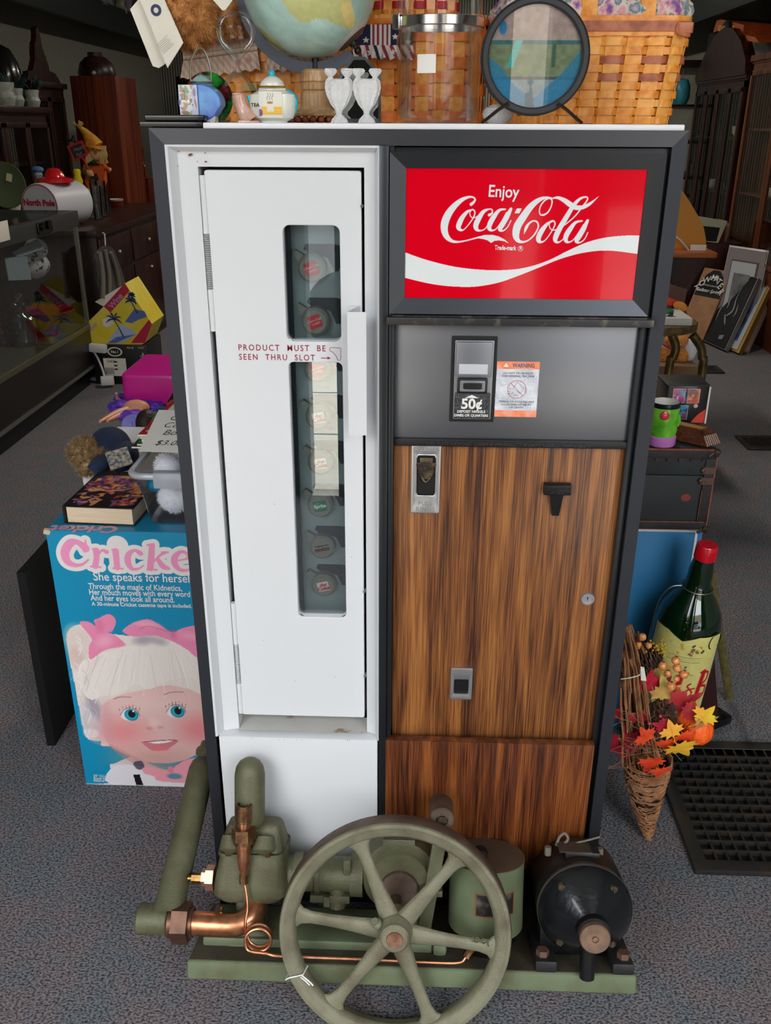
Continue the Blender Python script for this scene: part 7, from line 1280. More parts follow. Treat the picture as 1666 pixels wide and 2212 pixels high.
def lab_f(u, v):
    th = (u-lw*.62)/LR_; notch = .016*np.clip(1-np.abs(u-.075)/.035, 0, 1); vv = v-np.where(v > lh-.03, notch*(v-lh+.03)/.03, 0)
    return (base.x+ax_.x*(h0+vv)+LR_*(fx.x*np.sin(th)+fy.x*np.cos(th)), base.y+ax_.y*(h0+vv)+LR_*(fx.y*np.sin(th)+fy.y*np.cos(th)), base.z+ax_.z*(h0+vv)+LR_*(fx.z*np.sin(th)+fy.z*np.cos(th)))
LB = a.put(t, 'label', Matrix(), vcol('label_print', .5), f=lab_f)
P3 = lambda u, v: V([float(q) for q in lab_f(np.array(u), np.array(v))])+fy*.0012
g = G().text('RARE', .0125, mat3(P3(.092, .128), P3(.13, .128)-P3(.092, .128), ax_), off=.0001).text('BLENDED SCOTCH WHISKY', .0055, mat3(P3(.045, .121), P3(.08, .121)-P3(.045, .121), ax_)); part(t, 'lettering', g, mat('ink_black', (20, 20, 24), .6), sm=False)
nk = base+ax_*(.455*H_/.56); wr_ = G().tube([nk+(fx*math.cos(q)+fy*math.sin(q))*.033 for q in [2*PI*i/20 for i in range(20)]], .0018, 6, True).tube([nk-fx*.033, nk-fx*.055-ax_*.005, nk-fx*.072-ax_*.03, nk-fx*.078-ax_*.07, nk-fx*.08-ax_*.2], .0016, 6, sm=4); part(t, 'carry_wire', wr_, mat('dull_wire', (120, 118, 110), .35, .8))
part(t, 'embossed_seal', G().lathe([(.018, 0), (.020, .0012), (.022, 0)], base+ax_*(.352*H_/.56)+(fx*.62+fy*.78)*.0738, (fx*.62+fy*.78), 28), GG)
t = thing('bottle_cradle', 'dark red-brown wooden cradle with a black foot behind the giant bottle', 'cradle', (.70, .60, 0)); part(t, 'side_panel', G().prism([PY(a_, b_, .585) for a_, b_ in ((1495, 1395), (1540, 1365), (1552, 1545), (1505, 1570))], (0, .012, 0)), mat('oxblood_wood', (52, 22, 20), .45)); part(t, 'foot', G().box(PZ(1545, 1552, .012), (.07, .05, .024), (0, 0, 30), .006), TRM)
solo('olive_stake', 'thin olive-brown wooden stake leaning behind the bottle onto the carpet', 'stick', G().tube([PZ(1577, 1510, .006), PY(1555, 1370, .70), PY(1536, 1235, .66)], .011, 8, flat=.4), mat('olive_wood', (112, 100, 52), .7, col2=(84, 76, 40), vs_=60))
# cornucopia
TW = mat('grapevine', (178, 126, 84), .7, col2=(124, 82, 54), vs_=50); y = .25
t = CN = thing('cornucopia', 'grapevine cornucopia filled with artificial autumn leaves, pine cones and berries', 'cornucopia', PZ(1400, 1820, 0)); rn = random.Random(21)
tipP = PZ(1402, 1812, .012); prof = [(1402, 1815, 4), (1398, 1785, 20), (1396, 1745, 36), (1396, 1700, 52), (1398, 1660, 64), (1400, 1635, 68)]
cs = [(PY(a_, b_, .235+.0*i), rpx(w_, .25)*1.0) for i, (a_, b_, w_) in enumerate(prof)]; cs[0] = (tipP, .004)
def cone_at(f, ang, dr=0):
    f = max(0, min(.9999, f))*(len(cs)-1); i = int(f); f -= i; c_ = cs[i][0]*(1-f)+cs[i+1][0]*f; r_ = cs[i][1]*(1-f)+cs[i+1][1]*f+dr; return c_+V((r_*math.cos(ang), r_*.8*math.sin(ang), r_*.25*math.sin(ang)))
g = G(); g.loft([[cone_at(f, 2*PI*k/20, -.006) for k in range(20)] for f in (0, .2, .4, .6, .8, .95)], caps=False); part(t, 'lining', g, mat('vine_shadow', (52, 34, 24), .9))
g = G()
for i in range(230):
    f0 = rn.uniform(.03, 1); a0 = rn.uniform(0, 6.28); sl = rn.uniform(-.10, .10); n_ = rn.randint(6, 12); g.tube([cone_at(f0+sl*k/n_+rn.uniform(-.006, .006), a0+k*.3, rn.uniform(-.003, .003)) for k in range(n_)], rn.uniform(.0010, .0019), 5)
part(t, 'woven_vines', g, TW, kind='stuff', sm=False)
g = G(); sp_ = [(1395, 1690), (1385, 1620), (1375, 1540), (1368, 1470), (1358, 1400), (1350, 1352)]
for i in range(130):
    ox, oy = rn.gauss(0, 14), rn.gauss(0, .012); s0, s1 = sorted((rn.uniform(0, 5), rn.uniform(0, 5)))
    if s1-s0 < 1.2: s0, s1 = max(0, s0-1), min(5, s1+1)
    pts = []
    for k in range(6):
        s_ = s0+(s1-s0)*k/5; j = min(4, int(s_)); f = s_-j; px_ = sp_[j][0]*(1-f)+sp_[j+1][0]*f; py_ = sp_[j][1]*(1-f)+sp_[j+1][1]*f; w_ = (1-.13*s_); pts.append(PY(px_+ox*w_*1.5+rn.uniform(-3, 3), py_+rn.uniform(-4, 4), .225+oy))
    pts = [V((max(q.x, .352+.004), q.y, q.z)) for q in pts]; g.tube(pts, rn.uniform(.0011, .0022), 5)
part(t, 'vine_handle', g, TW, kind='stuff', sm=False)
g = G()
for i in range(50):
    q = PY(1385+rn.gauss(0, 22), 1620+rn.gauss(0, 45), .2+rn.uniform(-.01, .01)); g.tube([q, q+V((rn.gauss(0, .02), rn.gauss(0, .006), rn.gauss(0, .014))), q+V((rn.gauss(0, .03), rn.gauss(0, .01), rn.gauss(0, .02)))], .0006, 4, sm=3)
part(t, 'loose_tendrils', g, TW, kind='stuff', sm=False)
t2 = solo('tag_on_string', 'white swing tag tied with string around the cornucopia handle', 'tag', G().tube([PY(1342, 1467, .19), PY(1362, 1464, .185), PY(1382, 1458, .19), PY(1384, 1446, .19)], .0011, 6, sm=3).prism([PY(*q, .187) for q in ((1384, 1440), (1392, 1442), (1397, 1471), (1385, 1470))], (0, .0008, 0)), PAP)
LEAF = [(0, -.1), (.08, .0), (.35, -.12), (.3, .08), (.62, .12), (.5, .25), (.62, .42), (.38, .42), (.34, .58), (.2, .52), (.12, .78), (0, 1.0), (-.12, .78), (-.2, .52), (-.34, .58), (-.38, .42), (-.62, .42), (-.5, .25), (-.62, .12), (-.3, .08), (-.35, -.12), (-.08, 0)]
def leaf(px, py, y, size, ang, tilt, m, yaw=0):
    c_ = PY(px, py, y); M_ = Matrix.Translation(c_) @ Euler((R(90+tilt), 0, 0)).to_matrix().to_4x4() @ Matrix.Rotation(R(yaw), 4, 'Y') @ Matrix.Rotation(R(ang), 4, 'Z'); g = G(); ct = g.b.verts.new(M_ @ V((0, size*.25, 0))); vv = []
    for (a_, b_) in LEAF: vv.append(g.b.verts.new(M_ @ V((a_*size, b_*size, -.10*size*(abs(a_)*1.2+b_*b_*.7)+.03*size*math.sin(9*a_+5*b_)))))
    for i in range(len(vv)): g.b.faces.new((ct, vv[i], vv[(i+1) % len(vv)]))
    g.rib([(0, -.35), (0, 0), (.0, .8)], [.03, .03, .01], lambda x, z: M_ @ V((x*size, z*size, .012*size)), cap=False)
    part(CN, 'leaf', g, m, sm=60)
LC_ = {'r': mat('leaf_red', (190, 30, 56), .5, col2=(150, 22, 40), vs_=40), 'o': mat('leaf_orange', (232, 84, 36), .5, col2=(206, 52, 30), vs_=40), 'y': mat('leaf_yellow', (222, 190, 40), .5, col2=(236, 150, 60), vs_=30), 'g': mat('leaf_olive', (196, 180, 84), .5, col2=(190, 120, 70), vs_=30), 'w': mat('leaf_wine', (150, 34, 44), .5, col2=(190, 60, 60), vs_=30)}
for a_ in ((1350, 1590, .21, .075, 190, 10, 'r', 0), (1352, 1545, .23, .042, 20, -5, 'r', 30), (1378, 1425, .24, .038, 10, 0, 'w', -20), (1395, 1490, .22, .045, -10, 10, 'r', 20), (1415, 1500, .23, .042, -40, -10, 'w', 0), (1440, 1460, .25, .036, 40, 0, 'g', 10), (1452, 1530, .21, .058, -65, 10, 'w', 10), (1445, 1510, .215, .045, 20, -8, 'g', -10), (1478, 1540, .20, .035, -80, 5, 'w', 0), (1505, 1565, .19, .044, -85, 10, 'g', 15), (1515, 1555, .185, .035, -30, 0, 'y', -20), (1440, 1600, .19, .032, 190, 15, 'o', 0), (1415, 1640, .17, .042, 165, 15, 'o', 10), (1400, 1600, .185, .035, 30, 0, 'o', 20), (1465, 1610, .175, .048, 215, 20, 'y', 0), (1455, 1590, .18, .035, 20, 0, 'y', 10), (1475, 1585, .185, .03, 210, 10, 'o', 0), (1440, 1570, .185, .026, 80, 0, 'r', 0), (1432, 1660, .165, .036, 175, 20, 'o', 10), (1380, 1560, .21, .03, 0, 0, 'r', 0)): leaf(a_[0], a_[1], a_[2]-.006, a_[3]*1.18, a_[4], a_[5], LC_[a_[6]], a_[7])
BRY = mat('berry_orange', (206, 116, 54), .25, coat=.5, col2=(230, 160, 100), vs_=90)
for i, (px, py, r) in enumerate(((1388, 1376, 11), (1380, 1392, 8), (1402, 1394, 9), (1432, 1438, 12), (1460, 1427, 12), (1463, 1443, 12), (1443, 1455, 10), (1478, 1457, 12), (1450, 1482, 13), (1462, 1466, 9))):
    c_ = PY(px, py, .2-.002*(i % 3)); b_ = part(CN, 'berry', G().sph(c_, rpx(r, .2), 16), BRY); g = G()
    for k in range(5): q = k*1.257; g.tube([c_+V((0, 0, rpx(r, .2)*.95)), c_+V((.003*math.cos(q), .003*math.sin(q)-.001, rpx(r, .2)*1.25))], .0006, 4)
    part(b_, 'calyx', g, mat('calyx_brown', (70, 40, 24), .8))
for px, py in ((1427, 1547), (1403, 1563)): part(CN, 'red_berry', G().sph(PY(px, py, .185), rpx(5, .2), 12), mat('berry_red', (206, 60, 80), .2, coat=.5))
def cone(px, py, y, L, r, ang):
    c_ = PY(px, py, y); d = V((math.sin(R(ang)), -.35, math.cos(R(ang)))).normalized(); A3 = axes(d); g = G(); rn2 = random.Random(px)
    for i in range(70):
        f = i/70; q = i*2.4; rr2 = r*math.sin(PI*min(1, .18+f*.82))**.7; o_ = c_+d*(L*(f-.5)); e = A3 @ V((math.cos(q), math.sin(q), 0)); s_ = d.cross(e)*r*.34; b0_ = o_+e*rr2*.25; b1_ = o_+e*rr2+d*r*.15
        g.prism([b0_-s_*.5, b1_-s_, b1_+e*r*.1, b1_+s_, b0_+s_*.5], d*r*.09)
    p_ = part(CN, 'pine_cone', g, mat('pine_cone', (74, 50, 38), .6, col2=(140, 104, 76), vs_=70, vlo=.5, vhi=.8)); part(p_, 'core', G().sph(c_, 1, 12, (r*.5, r*.5, L*.4)), mat('pine_core', (30, 20, 16), .9))
cone(1428, 1548, .215, .085, .030, 10); cone(1400, 1418, .235, .05, .026, 60)
g = G()
for (cx_, cy_, n_, sp2) in ((1430, 1400, 46, 20), (1432, 1580, 24, 10)):
    for _ in range(n_): g.sph(PY(cx_+rn.gauss(0, sp2), cy_+rn.gauss(0, sp2*.55), .205+rn.uniform(-.01, .01)), rn.uniform(.0016, .0034), 6)
part(CN, 'gold_sprigs', g, mat('gold_sprig', (178, 146, 44), .6), kind='stuff')
g = G(); pc_ = PY(1508, 1575, .215)
for k in range(10): q = 2*PI*k/10; g.sph(pc_+V((.014*math.cos(q), .014*math.sin(q), 0)), 1, 12, (.017, .017, .026))
part(CN, 'small_pumpkin', g, mat('pumpkin_raffia', (240, 96, 24), .5, bump=.8, bs=160)); 
g = G(); pc_ = PY(1478, 1535, .235)
for k in range(10): q = 2*PI*k/10; g.sph(pc_+V((.012*math.cos(q), .012*math.sin(q), 0)), 1, 12, (.015, .015, .024))
part(CN, 'small_pumpkin', g, mat('pumpkin_raffia', (240, 96, 24), .5, bump=.8, bs=160))
# stand with brass legs, book, toys
y = 2.0; q = PY(1530, 708, y); zt = q.z; t = thing('brass_leg_table', 'small table with a rough gilded stone top and curved brass legs', 'table', (q.x-.17, y+.15, 0)); ST_ = mat('rough_gilt_stone', (126, 104, 64), .6, .3, col2=(84, 62, 40), vs_=40, bump=1, bs=60)
g = G(); pts = []; rn = random.Random(9)
for k in range(60): q_ = 2*PI*k/60; pts.append((q.x-.19+(.19+rn.uniform(-.012, .006))*math.cos(q_), y+.14+.16*math.sin(q_)))
g.loft([[V((a_, b_, zt-.03)) for a_, b_ in pts], [V((a_, b_, zt)) for a_, b_ in pts]]); part(t, 'top', g, ST_); BRL = mat('antique_brass', (134, 112, 70), .35, .85, col2=(92, 76, 48), vs_=30)
for px_, dy in ((1452, .0), (1497, .02)):
    a_ = PY(px_, 724, y+dy); b_ = PY(px_+(20 if px_ > 1480 else 2), 775, y+dy); c_ = PY(px_+(20 if px_ > 1480 else -8), 805, y+dy); part(t, 'leg', G().tube([a_, (a_+b_)/2+V((.012, 0, 0)), b_, c_, V((c_.x, c_.y, .0))], .016, 12, sm=5), BRL)
part(t, 'leg', G().tube([(q.x-.3, y+.25, zt-.03), (q.x-.32, y+.27, .3), (q.x-.3, y+.27, 0)], .016, 12, sm=4), BRL)
q2 = PY(1492, 700, y+.05); solo('white_book', 'thick pale grey slab book lying on the gilded stone table', 'book', G().bx(q2.x-.16, q2.x, y+.03, y+.22, zt+.0005, zt+.026, .002), mat('pale_grey_card', (196, 194, 188), .6))
t = thing('toy_car', 'tiny green toy car on the pale grey book', 'toy car', PY(1441, 668, y+.1)); c_ = V((PY(1441, 665, y+.08).x, y+.08, zt+.027)); part(t, 'body', G().box(c_+V((0, 0, .014)), (.05, .026, .016), None, .005), mat('toy_green', (20, 110, 60), .3)); 
for dx in (-.015, .015): part(t, 'wheel', G().cyl(c_+V((dx, -.016, .006)), c_+V((dx, .016, .006)), .0075, 12), TRM)
g = G().sph(PY(1440, 617, 2.35), .035, 10, (.6, .3, 1)); t = thing('kite_toy', 'red and blue diamond toy above the table at the machine edge', 'toy', PY(1440, 630, 2.9)); pk = [PY(*w_, 2.908) for w_ in ((1436, 605), (1452, 616), (1448, 630), (1430, 638), (1428, 612))]; part(t, 'sail', G().prism(pk, (0, .01, 0)), mat('toy_red', (206, 50, 60), .5)); part(t, 'blue_quarter', G().prism([pk[0]+V((0, -.002, 0)), pk[0]*.5+pk[2]*.5+V((0, -.002, 0)), pk[3]+V((0, -.002, 0)), pk[4]+V((0, -.002, 0))], (0, .001, 0)), mat('toy_blue', (30, 90, 170), .5))
zt0 = zt; t = thing('brown_picture_board', 'brown board with a red and orange band leaning behind the gilded table', 'board', PY(1470, 680, 2.5)); pk = [V((p.x, p.y, max(p.z, zt0+.0005))) for p in [PY(*w_, 2.24) for w_ in ((1425, 608), (1485, 626), (1478, 660), (1483, 700), (1425, 700))]]; part(t, 'board', G().prism(pk, (0, .012, 0)), mat('board_brown', (96, 66, 54), .7)); part(t, 'red_band', G().prism([PY(*w_, 2.236) for w_ in ((1425, 636), (1480, 655), (1475, 665), (1425, 655))], (0, .004, 0)), mat('band_red', (224, 70, 30), .7)); part(t, 'orange_patch', G().sph(PY(1470, 662, 2.22), .03, 14, (1, .2, .6), (0, 20, 0)), mat('patch_orange', (230, 150, 60), .8))
# plush under the table on a carton
y = 2.35; qa = PY(1420, 792, y); qb = PY(1510, 792, y); t = thing('kraft_carton', 'brown cardboard carton under the plush toy behind the brass legs', 'box', (qb.x-.1, y+.2, 0)); part(t, 'carton', G().bx(qa.x-.1, qb.x, y, y+.35, 0, qb.z, .003), mat('kraft_card', (126, 96, 66), .8)); zc_ = qb.z
PL = multi('orange_plush', [(.3, (190, 110, 40)), (.5, (222, 144, 66)), (.7, (236, 170, 100))], 120, .9, .2); t = thing('orange_plush_toy', 'orange and white plush animal with a purple ribbon sitting under the table', 'soft toy', (qb.x-.1, y+.12, zc_)); s_ = lambda px, py, r, sc=(1, .7, 1): (PY(px, py, y+.1), rpx(r, y+.1), 18, sc)
part(t, 'body', G().sph(*s_(1430, 765, 24)).sph(*s_(1470, 768, 22, (1, .8, .9))).sph(*s_(1462, 735, 26, (1.1, .7, .7))), PL); part(t, 'white_belly', G().sph(*s_(1492, 755, 20, (.8, .6, 1.4))), mat('white_plush', (222, 222, 230), .9)); part(t, 'purple_ribbon', G().tube([PY(1432, 744, y+.02), PY(1452, 752, y+.02), PY(1474, 744, y+.02)], .009, 8, sm=4, flat=.4), mat('ribbon_purple', (150, 30, 110), .6))
# writing desk with the amber sail-shaped board
y = 2.9; zt = PY(1500, 545, y).z; x0_ = PY(1400, 560, y).x; x1_ = PY(1552, 545, y).x; t = thing('slant_desk', 'small dark wooden desk with an orange-lit front edge behind the gilded table', 'desk', ((x0_+x1_)/2, y+.2, 0)); part(t, 'top', G().bx(x0_, x1_, y, y+.5, zt-.025, zt, .008), wood('lit_edge_wood', (120, 60, 24), (168, 92, 40), (190, 112, 54), 12, (.1, 1, 1), .35)); part(t, 'body', G().prism([(x0_, y+.02, zt-.026), (x1_-.04, y+.02, zt-.026), (x1_-.16, y+.02, zt-.30), (x0_, y+.02, zt-.34)], (0, .4, 0)), DW); part(t, 'leg', G().bx(x0_+.02, x0_+.07, y+.05, y+.1, 0, zt-.3), DW); part(t, 'leg', G().bx(x1_-.24, x1_-.19, y+.3, y+.35, 0, zt-.28), DW)  # the lit look of the top edge is put into its orange wood colour
AMB = mat('amber_board', (206, 138, 44), .5); t = thing('amber_sail_board', 'amber yellow board with a curved edge standing on the dark desk', 'board', PY(1480, 540, y+.1)); part(t, 'board', G().prism([V((p.x, p.y, max(p.z, zt+.0005))) for p in [PY(*w_, y+.1) for w_ in ((1420, 546), (1524, 541), (1526, 520), (1521, 492), (1508, 465), (1490, 435), (1472, 408), (1445, 400), (1420, 430))]], (0, .012, 0)), AMB); part(t, 'string', G().tube([PY(1434, 514, y+.06), PY(1460, 512, y+.06), PY(1478, 528, y+.06), PY(1488, 541, y+.06)], .004, 6, sm=4), WP); part(t, 'tag', G().box(PY(1509, 535, y+.05), (.07, .003, .025), None, .001), PAP)
# pictures leaning by the cabinets
def lean(name, lab, C4, y0, y1, parts, th=.03, cat='picture', grp='framed pictures leaning by the cabinets'):
    """C4: corners TL TR BR BL; bottom on the floor, top at depth y1"""
    bl = PZ(C4[3][0], C4[3][1], .016); br = PZ(C4[2][0], C4[2][1], .016); tl = PY(*C4[0], bl.y+y1); tr = PY(*C4[1], br.y+y1); t = thing(name, lab, cat, (bl+br)/2, group=grp); tl0 = (tl+tr-(br-bl))*.5; n = (br-bl).cross(tl0-bl).normalized(); n = n if n.y < 0 else -n
    tl = (tl+tr-(br-bl))*.5; Pf = lambda u, v, d=0: bl+(br-bl)*u+(tl-bl)*v+n*d
    for i, (nm, u0, u1, v0, v1, m) in enumerate(parts): part(t, nm, G().prism([Pf(u0, v0, .004*i), Pf(u1, v0, .004*i), Pf(u1, v1, .004*i), Pf(u0, v1, .004*i)], -n*(th if i == 0 else .003)), m)
    return t, Pf
SLV = mat('silver_frame', (170, 168, 166), .3, .7); GMT = mat('grey_mat', (120, 114, 116), .8); PMT = mat('pale_mat', (166, 170, 172), .8)
lean('matted_picture', 'large picture with a wide grey mat in a thin silver frame, tallest there', [(1572, 526), (1666, 545), (1616, 757), (1532, 735)], 0, .35, [('frame', 0, 1, 0, 1, SLV), ('grey_mat', .02, .98, .02, .98, GMT), ('inner_line', .16, .84, .16, .86, mat('mat_line', (84, 66, 62), .7)), ('pale_mat', .19, .81, .19, .84, PMT), ('picture', .30, .70, .3, .72, mat('dim_picture', (60, 64, 70), .6, col2=(110, 112, 116), vs_=9))])
lean('gold_framed_print', 'blue flower print with a pale mat in a thin gold frame, rightmost there', [(1630, 606), (1664, 619), (1596, 763), (1560, 748)], 0, .28, [('frame', 0, 1, 0, 1, mat('gold_frame', (150, 116, 56), .4, .7)), ('mat', .0, .86, .03, .96, PMT), ('print', .0, .66, .14, .84, mat('blue_print', (34, 54, 96), .5, col2=(90, 110, 160), vs_=14))])
lean('canvas_back', 'plain pinkish canvas edge leaning behind the gold-framed print', [(1666, 622), (1676, 625), (1614, 760), (1604, 758)], 0, .3, [('canvas', 0, 1, 0, 1, mat('pink_canvas', (176, 140, 124), .8))]); lean('wooden_strut', 'brown wooden strut leaning last behind the canvas', [(1655, 650), (1664, 652), (1636, 738), (1627, 736)], 0, .2, [('strut', 0, 1, 0, 1, MH)], cat='wood strip')
t, Pf = lean('black_poster', 'black poster with pale grey smoky strokes leaning in front of the grey matted picture', [(1579, 584), (1646, 602), (1567, 757), (1516, 734)], 0, .25, [('frame', 0, 1, 0, 1, mat('poster_edge', (120, 118, 116), .4, .5)), ('poster', .01, .96, .01, .99, mat('poster_black', (12, 12, 14), .6, spec=.2))]); g = G(); 
for pts_, ws_ in (([(.40, .85), (.36, .70), (.42, .55), (.40, .5)], [.01, .05, .04, .01]), ([(.62, .82), (.60, .66), (.66, .5), (.5, .4)], [.01, .03, .05, .01]), ([(.45, .42), (.55, .34), (.62, .30)], [.02, .04, .01]), ([(.75, .6), (.8, .5), (.78, .42)], [.01, .04, .01]), ([(.25, .6), (.2, .45), (.22, .3)], [.01, .04, .01]), ([(.6, .12), (.75, .14)], [.05, .06])): g.rib(pts_, ws_, lambda u, v: Pf(u, v, .0075), cap=False)
part(t, 'grey_strokes', g, mat('smoke_grey', (120, 122, 132), .5), sm=False)
t, Pf = lean('tin_sign', 'brown wall sign with a black arch and white lettering, leftmost of the leaning pictures', [(1519, 576), (1584, 589), (1518, 736), (1462, 722)], 0, .22, [('panel', 0, 1, 0, 1, mat('sign_tan', (150, 104, 60), .6, col2=(130, 86, 48), vs_=12))], th=.02, cat='sign'); g = G()
ap = [(.02, .60), (.06, .74), (.18, .90), (.38, .985), (.62, .985), (.82, .9), (.94, .74), (.98, .6)]; g.prism([Pf(u, v, .001) for u, v in ap], (0, -.003, 0)); part(t, 'black_arch', g, mat('poster_black', (12, 12, 14), .6, spec=.2)); g = G(); vu = Pf(0, 1)-Pf(0, 0); hu = Pf(1, 0)-Pf(0, 0)
for i, ch in enumerate('TOW MATER'):
    if ch == ' ': continue
    f = (i-4)/4.0; u_ = .5+f*.40; v_ = .835-.17*abs(f)**2.0; q = R(-38*f); g.text(ch, .062, mat3(Pf(u_, v_, .0065), hu.normalized()*math.cos(q)+vu.normalized()*math.sin(q), vu), 'CENTER', off=.001)
g.text('Radiator Springs', .034, mat3(Pf(.5, .66, .0065), hu, vu), 'CENTER', shear=.3, off=.0006).text('TOWING & SALVAGE', .016, mat3(Pf(.5, .745, .0065), hu, vu), 'CENTER'); part(t, 'lettering', g, mat('letter_pale', (206, 206, 200), .5), sm=False)
# cabinets facing the aisle on the right
CAB = wood('china_cabinet_brown', (66, 30, 14), (102, 52, 26), (134, 76, 42), 8, (1, 1, .08), .35, fine=80)
t = glazed('china_cabinet', 'warm brown glazed china cabinet at the right edge', 2.36, 2.74, 4.7, 5.98, 1.80, 2, CAB, CAB, 0, side=-1)
t = glazed('arched_cabinet', 'dark arched-top glazed cabinet in the middle of the right wall', 2.35, 2.74, 6.05, 7.3, 1.70, 4, DW, DW, 0, side=-1)
ap = [(5.08, 1.70), (5.12, 1.80), (5.3, 1.93), (5.55, 2.03), (5.8, 2.06), (6.05, 2.02), (6.25, 1.92), (6.42, 1.80), (6.5, 1.78), (6.48, 1.70)]; part(t, 'arched_crest', G().prism([(2.33, 6.03+(a_-5.08)*.92, b_+.04) for a_, b_ in ap], (.08, 0, 0)), DW)
yt = 4.6; zc_ = 2.0; t = thing('toy_dump_truck', 'orange metal toy dump truck on top of the dark arched cabinet', 'toy truck', (2.5, 6.5, zc_)); OT = mat('toy_orange', (190, 88, 26), .45, col2=(160, 66, 20), vs_=12); YT = mat('toy_yellow', (196, 140, 60), .5); yk = 5.45
def tk(px, py, x=2.38): return PX(px, py, x)
part(t, 'dump_bed', G().prism([tk(*q) for q in ((1541, 68), (1549, 44), (1556, 41), (1608, 54), (1605, 72), (1612, 78), (1600, 85), (1580, 80), (1555, 62), (1545, 70))], (.28, 0, 0)), OT); part(t, 'chassis', G().prism([tk(*q) for q in ((1600, 74), (1632, 80), (1640, 92), (1585, 84), (1575, 78))], (.2, 0, 0)), OT); part(t, 'side_plate', G().prism([tk(*q, 2.375) for q in ((1553, 54), (1586, 55), (1588, 70), (1580, 82), (1550, 66))], (.005, 0, 0)), YT)
wc = tk(1562, 78, 2.34); part(t, 'wheel', G().cyl(wc, wc+V((.06, 0, 0)), .085*1.25, 28, bev=.01), mat('tyre', (22, 22, 22), .8)); part(t, 'hub', G().cyl(wc-V((.006, 0, 0)), wc, .06*1.2, 24), YT); wc = tk(1535, 90, 2.50); part(t, 'wheel', G().cyl(wc, wc+V((.06, 0, 0)), .1, 24, bev=.01), mat('tyre', (22, 22, 22), .8))
c_ = PX(1655, 112, 2.52); c_.z = 1.862; c_.y = 5.62; t = thing('copper_pot', 'lidded copper pot on top of the brown china cabinet', 'pot', c_); CPT = mat('old_copper', (120, 78, 56), .3, .85); part(t, 'pot', G().lathe([(0, 0), (.12, 0), (.17, .04), (.17, .15), (.18, .16)], c_, (0, 0, 1), 32), CPT); part(t, 'lid', G().lathe([(.18, .16), (.175, .19), (.1, .23), (.02, .25), (.02, .27), (.03, .285), (0, .3)], c_, (0, 0, 1), 32), CPT)
# crockery in the cabinets
for i, (x_, y_, z_, r, lab, m) in enumerate(((2.5, 4.95, .925, .06, 'green patterned cup in the brown china cabinet', mat('green_pattern', (96, 130, 90), .3, col2=(200, 204, 180), vs_=40)), (2.5, 5.5, .925, .05, 'pale bowl in the brown china cabinet', mat('glazed_cream', (214, 208, 192), .3)), (2.5, 6.3, .91, .05, 'blue glass dish in the arched cabinet', mat('cobalt_glass', (40, 60, 130), .2)), (2.5, 6.6, .91, .045, 'clear goblet in the arched cabinet', GLC), (2.5, 7.0, .91, .045, 'small cream jug in the arched cabinet', mat('glazed_cream', (214, 208, 192), .3)), (2.5, 6.5, 1.32, .05, 'white saucer-topped cup on the upper shelf of the arched cabinet', mat('glazed_cream', (214, 208, 192), .3)), (2.5, 5.2, 1.36, .05, 'turquoise dish on the upper shelf of the brown china cabinet', mat('turq_dish', (60, 150, 170), .3)))):
    solo('shelf_crockery', lab, 'dish', G().lathe([(0, 0), (r*.6, 0), (r, r*.5), (r*1.1, r*1.5), (r, r*1.5), (0, r*.3)], (x_, y_, z_+.0005), (0, 0, 1), 20), m, group='crockery in the glazed cabinets')
# tall open shelves further along with a turquoise lantern
t = thing('open_shelf', 'dark open shelving beyond the arched cabinet with small ornaments', 'shelving', (2.4, 8.0, 0)); part(t, 'frame', G().bx(2.1, 2.14, 7.5, 7.54, 0, 1.9).bx(2.1, 2.14, 8.7, 8.74, 0, 1.9).bx(2.66, 2.7, 7.5, 7.54, 0, 1.9).bx(2.1, 2.72, 7.5, 8.74, 1.86, 1.92), DW)
for z_ in (.3, .65, .95, 1.25, 1.55): part(t, 'shelf', G().bx(2.1, 2.72, 7.5, 8.74, z_, z_+.02), DW)
c_ = PX(1503, 205, 2.3); c_.z = 1.571; c_.y = 7.62; t = thing('turquoise_lantern', 'small turquoise lantern jug on the dark open shelving', 'lantern', c_); part(t, 'body', G().lathe([(0, 0), (.06, 0), (.08, .06), (.075, .15), (.05, .2), (0, .21)], c_, (0, 0, 1), 20), mat('turq_dish', (60, 150, 170), .3)); part(t, 'rod', G().cyl(c_+V((0, 0, .2)), c_+V((0, 0, .32)), .006, 8), AL)
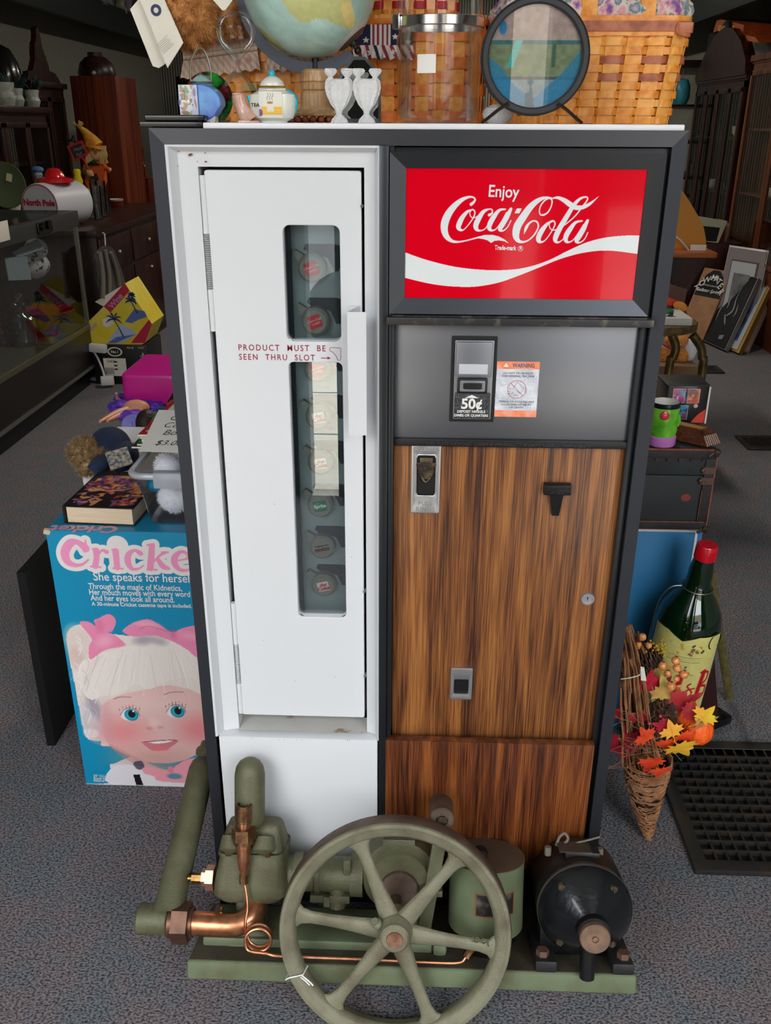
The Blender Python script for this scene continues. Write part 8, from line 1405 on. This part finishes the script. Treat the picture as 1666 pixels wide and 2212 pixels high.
for i in range(10):
    z_ = (.671, .971, 1.271, 1.571)[i % 4]; y_ = 7.65+.1*i; c_ = (2.2, y_+.02, z_); m = [FC_[0], FC_[2], mat('glazed_cream', (214, 208, 192), .3)][i % 3]; solo('shelf_ornament', ORD[i]+' small pale ornament from the near end of the dark open shelving', 'ornament', G().lathe([(0, 0), (.035, 0), (.02, .05), (.03, .09), (.012, .11), (.02, .14), (0, .16)], c_, (0, 0, 1), 12), m, group='small ornaments on the open shelving')
# frames and books stacked against the cabinet bases
zbn = PY(1540, 526, 5.5).z; t = thing('cream_frame', 'cream moulded picture frame standing behind the amber board', 'picture frame', PY(1545, 540, 5.5)); 
pl = [PY(*q, 5.52) for q in ((1510, 468), (1572, 478), (1552, 525), (1505, 520))]; pi_ = [PY(*q, 5.52) for q in ((1518, 488), (1556, 492), (1548, 522), (1510, 520))]
g = G(); vo = [g.b.verts.new(p) for p in pl]; vi = [g.b.verts.new(p) for p in pi_]; vo2 = [g.b.verts.new(p+V((0, .05, 0))) for p in pl]
for i in range(4): g.b.faces.new((vo[i], vo[(i+1) % 4], vi[(i+1) % 4], vi[i])); g.b.faces.new((vo[i], vo[(i+1) % 4], vo2[(i+1) % 4], vo2[i]))
part(t, 'frame', g, mat('cream_moulding', (176, 174, 146), .5)); part(t, 'backing', G().prism([p+V((0, .02, 0)) for p in pi_], (0, .01, 0)), BLK2)
solo('low_dark_bench', 'low dark bench carrying the frames and books below the cabinets', 'bench', G().bx(1.95, 2.33, 5.52, 6.3, 0, zbn, .006), DW)
rn = random.Random(8); x_ = 2.03
for i in range(8):
    w_ = rn.uniform(.02, .04); h_ = rn.uniform(.16, .2); solo('red_book', ORD[i]+' upright book from the left on the low bench', 'book', G().bx(x_, x_+w_-.002, 5.62, 5.78, zbn+.0005, zbn+h_*.75, .002), mat('book_red_%d' % (i % 3), [(120, 30, 34), (150, 120, 110), (96, 48, 34)][i % 3], .6), group='books on the low bench'); x_ += w_
for i in range(5): solo('glass_vase', ORD[i]+' dim glass vase from the near end of the right ledge shelf', 'vase', G().lathe([(0, 0), (.05, 0), (.06, .1), (.03, .2), (.045, .26)], (2.5, 5.3+i*.5, 2.3905), (0, 0, 1), 16), GLC, group='glass vases on the right ledge shelf')
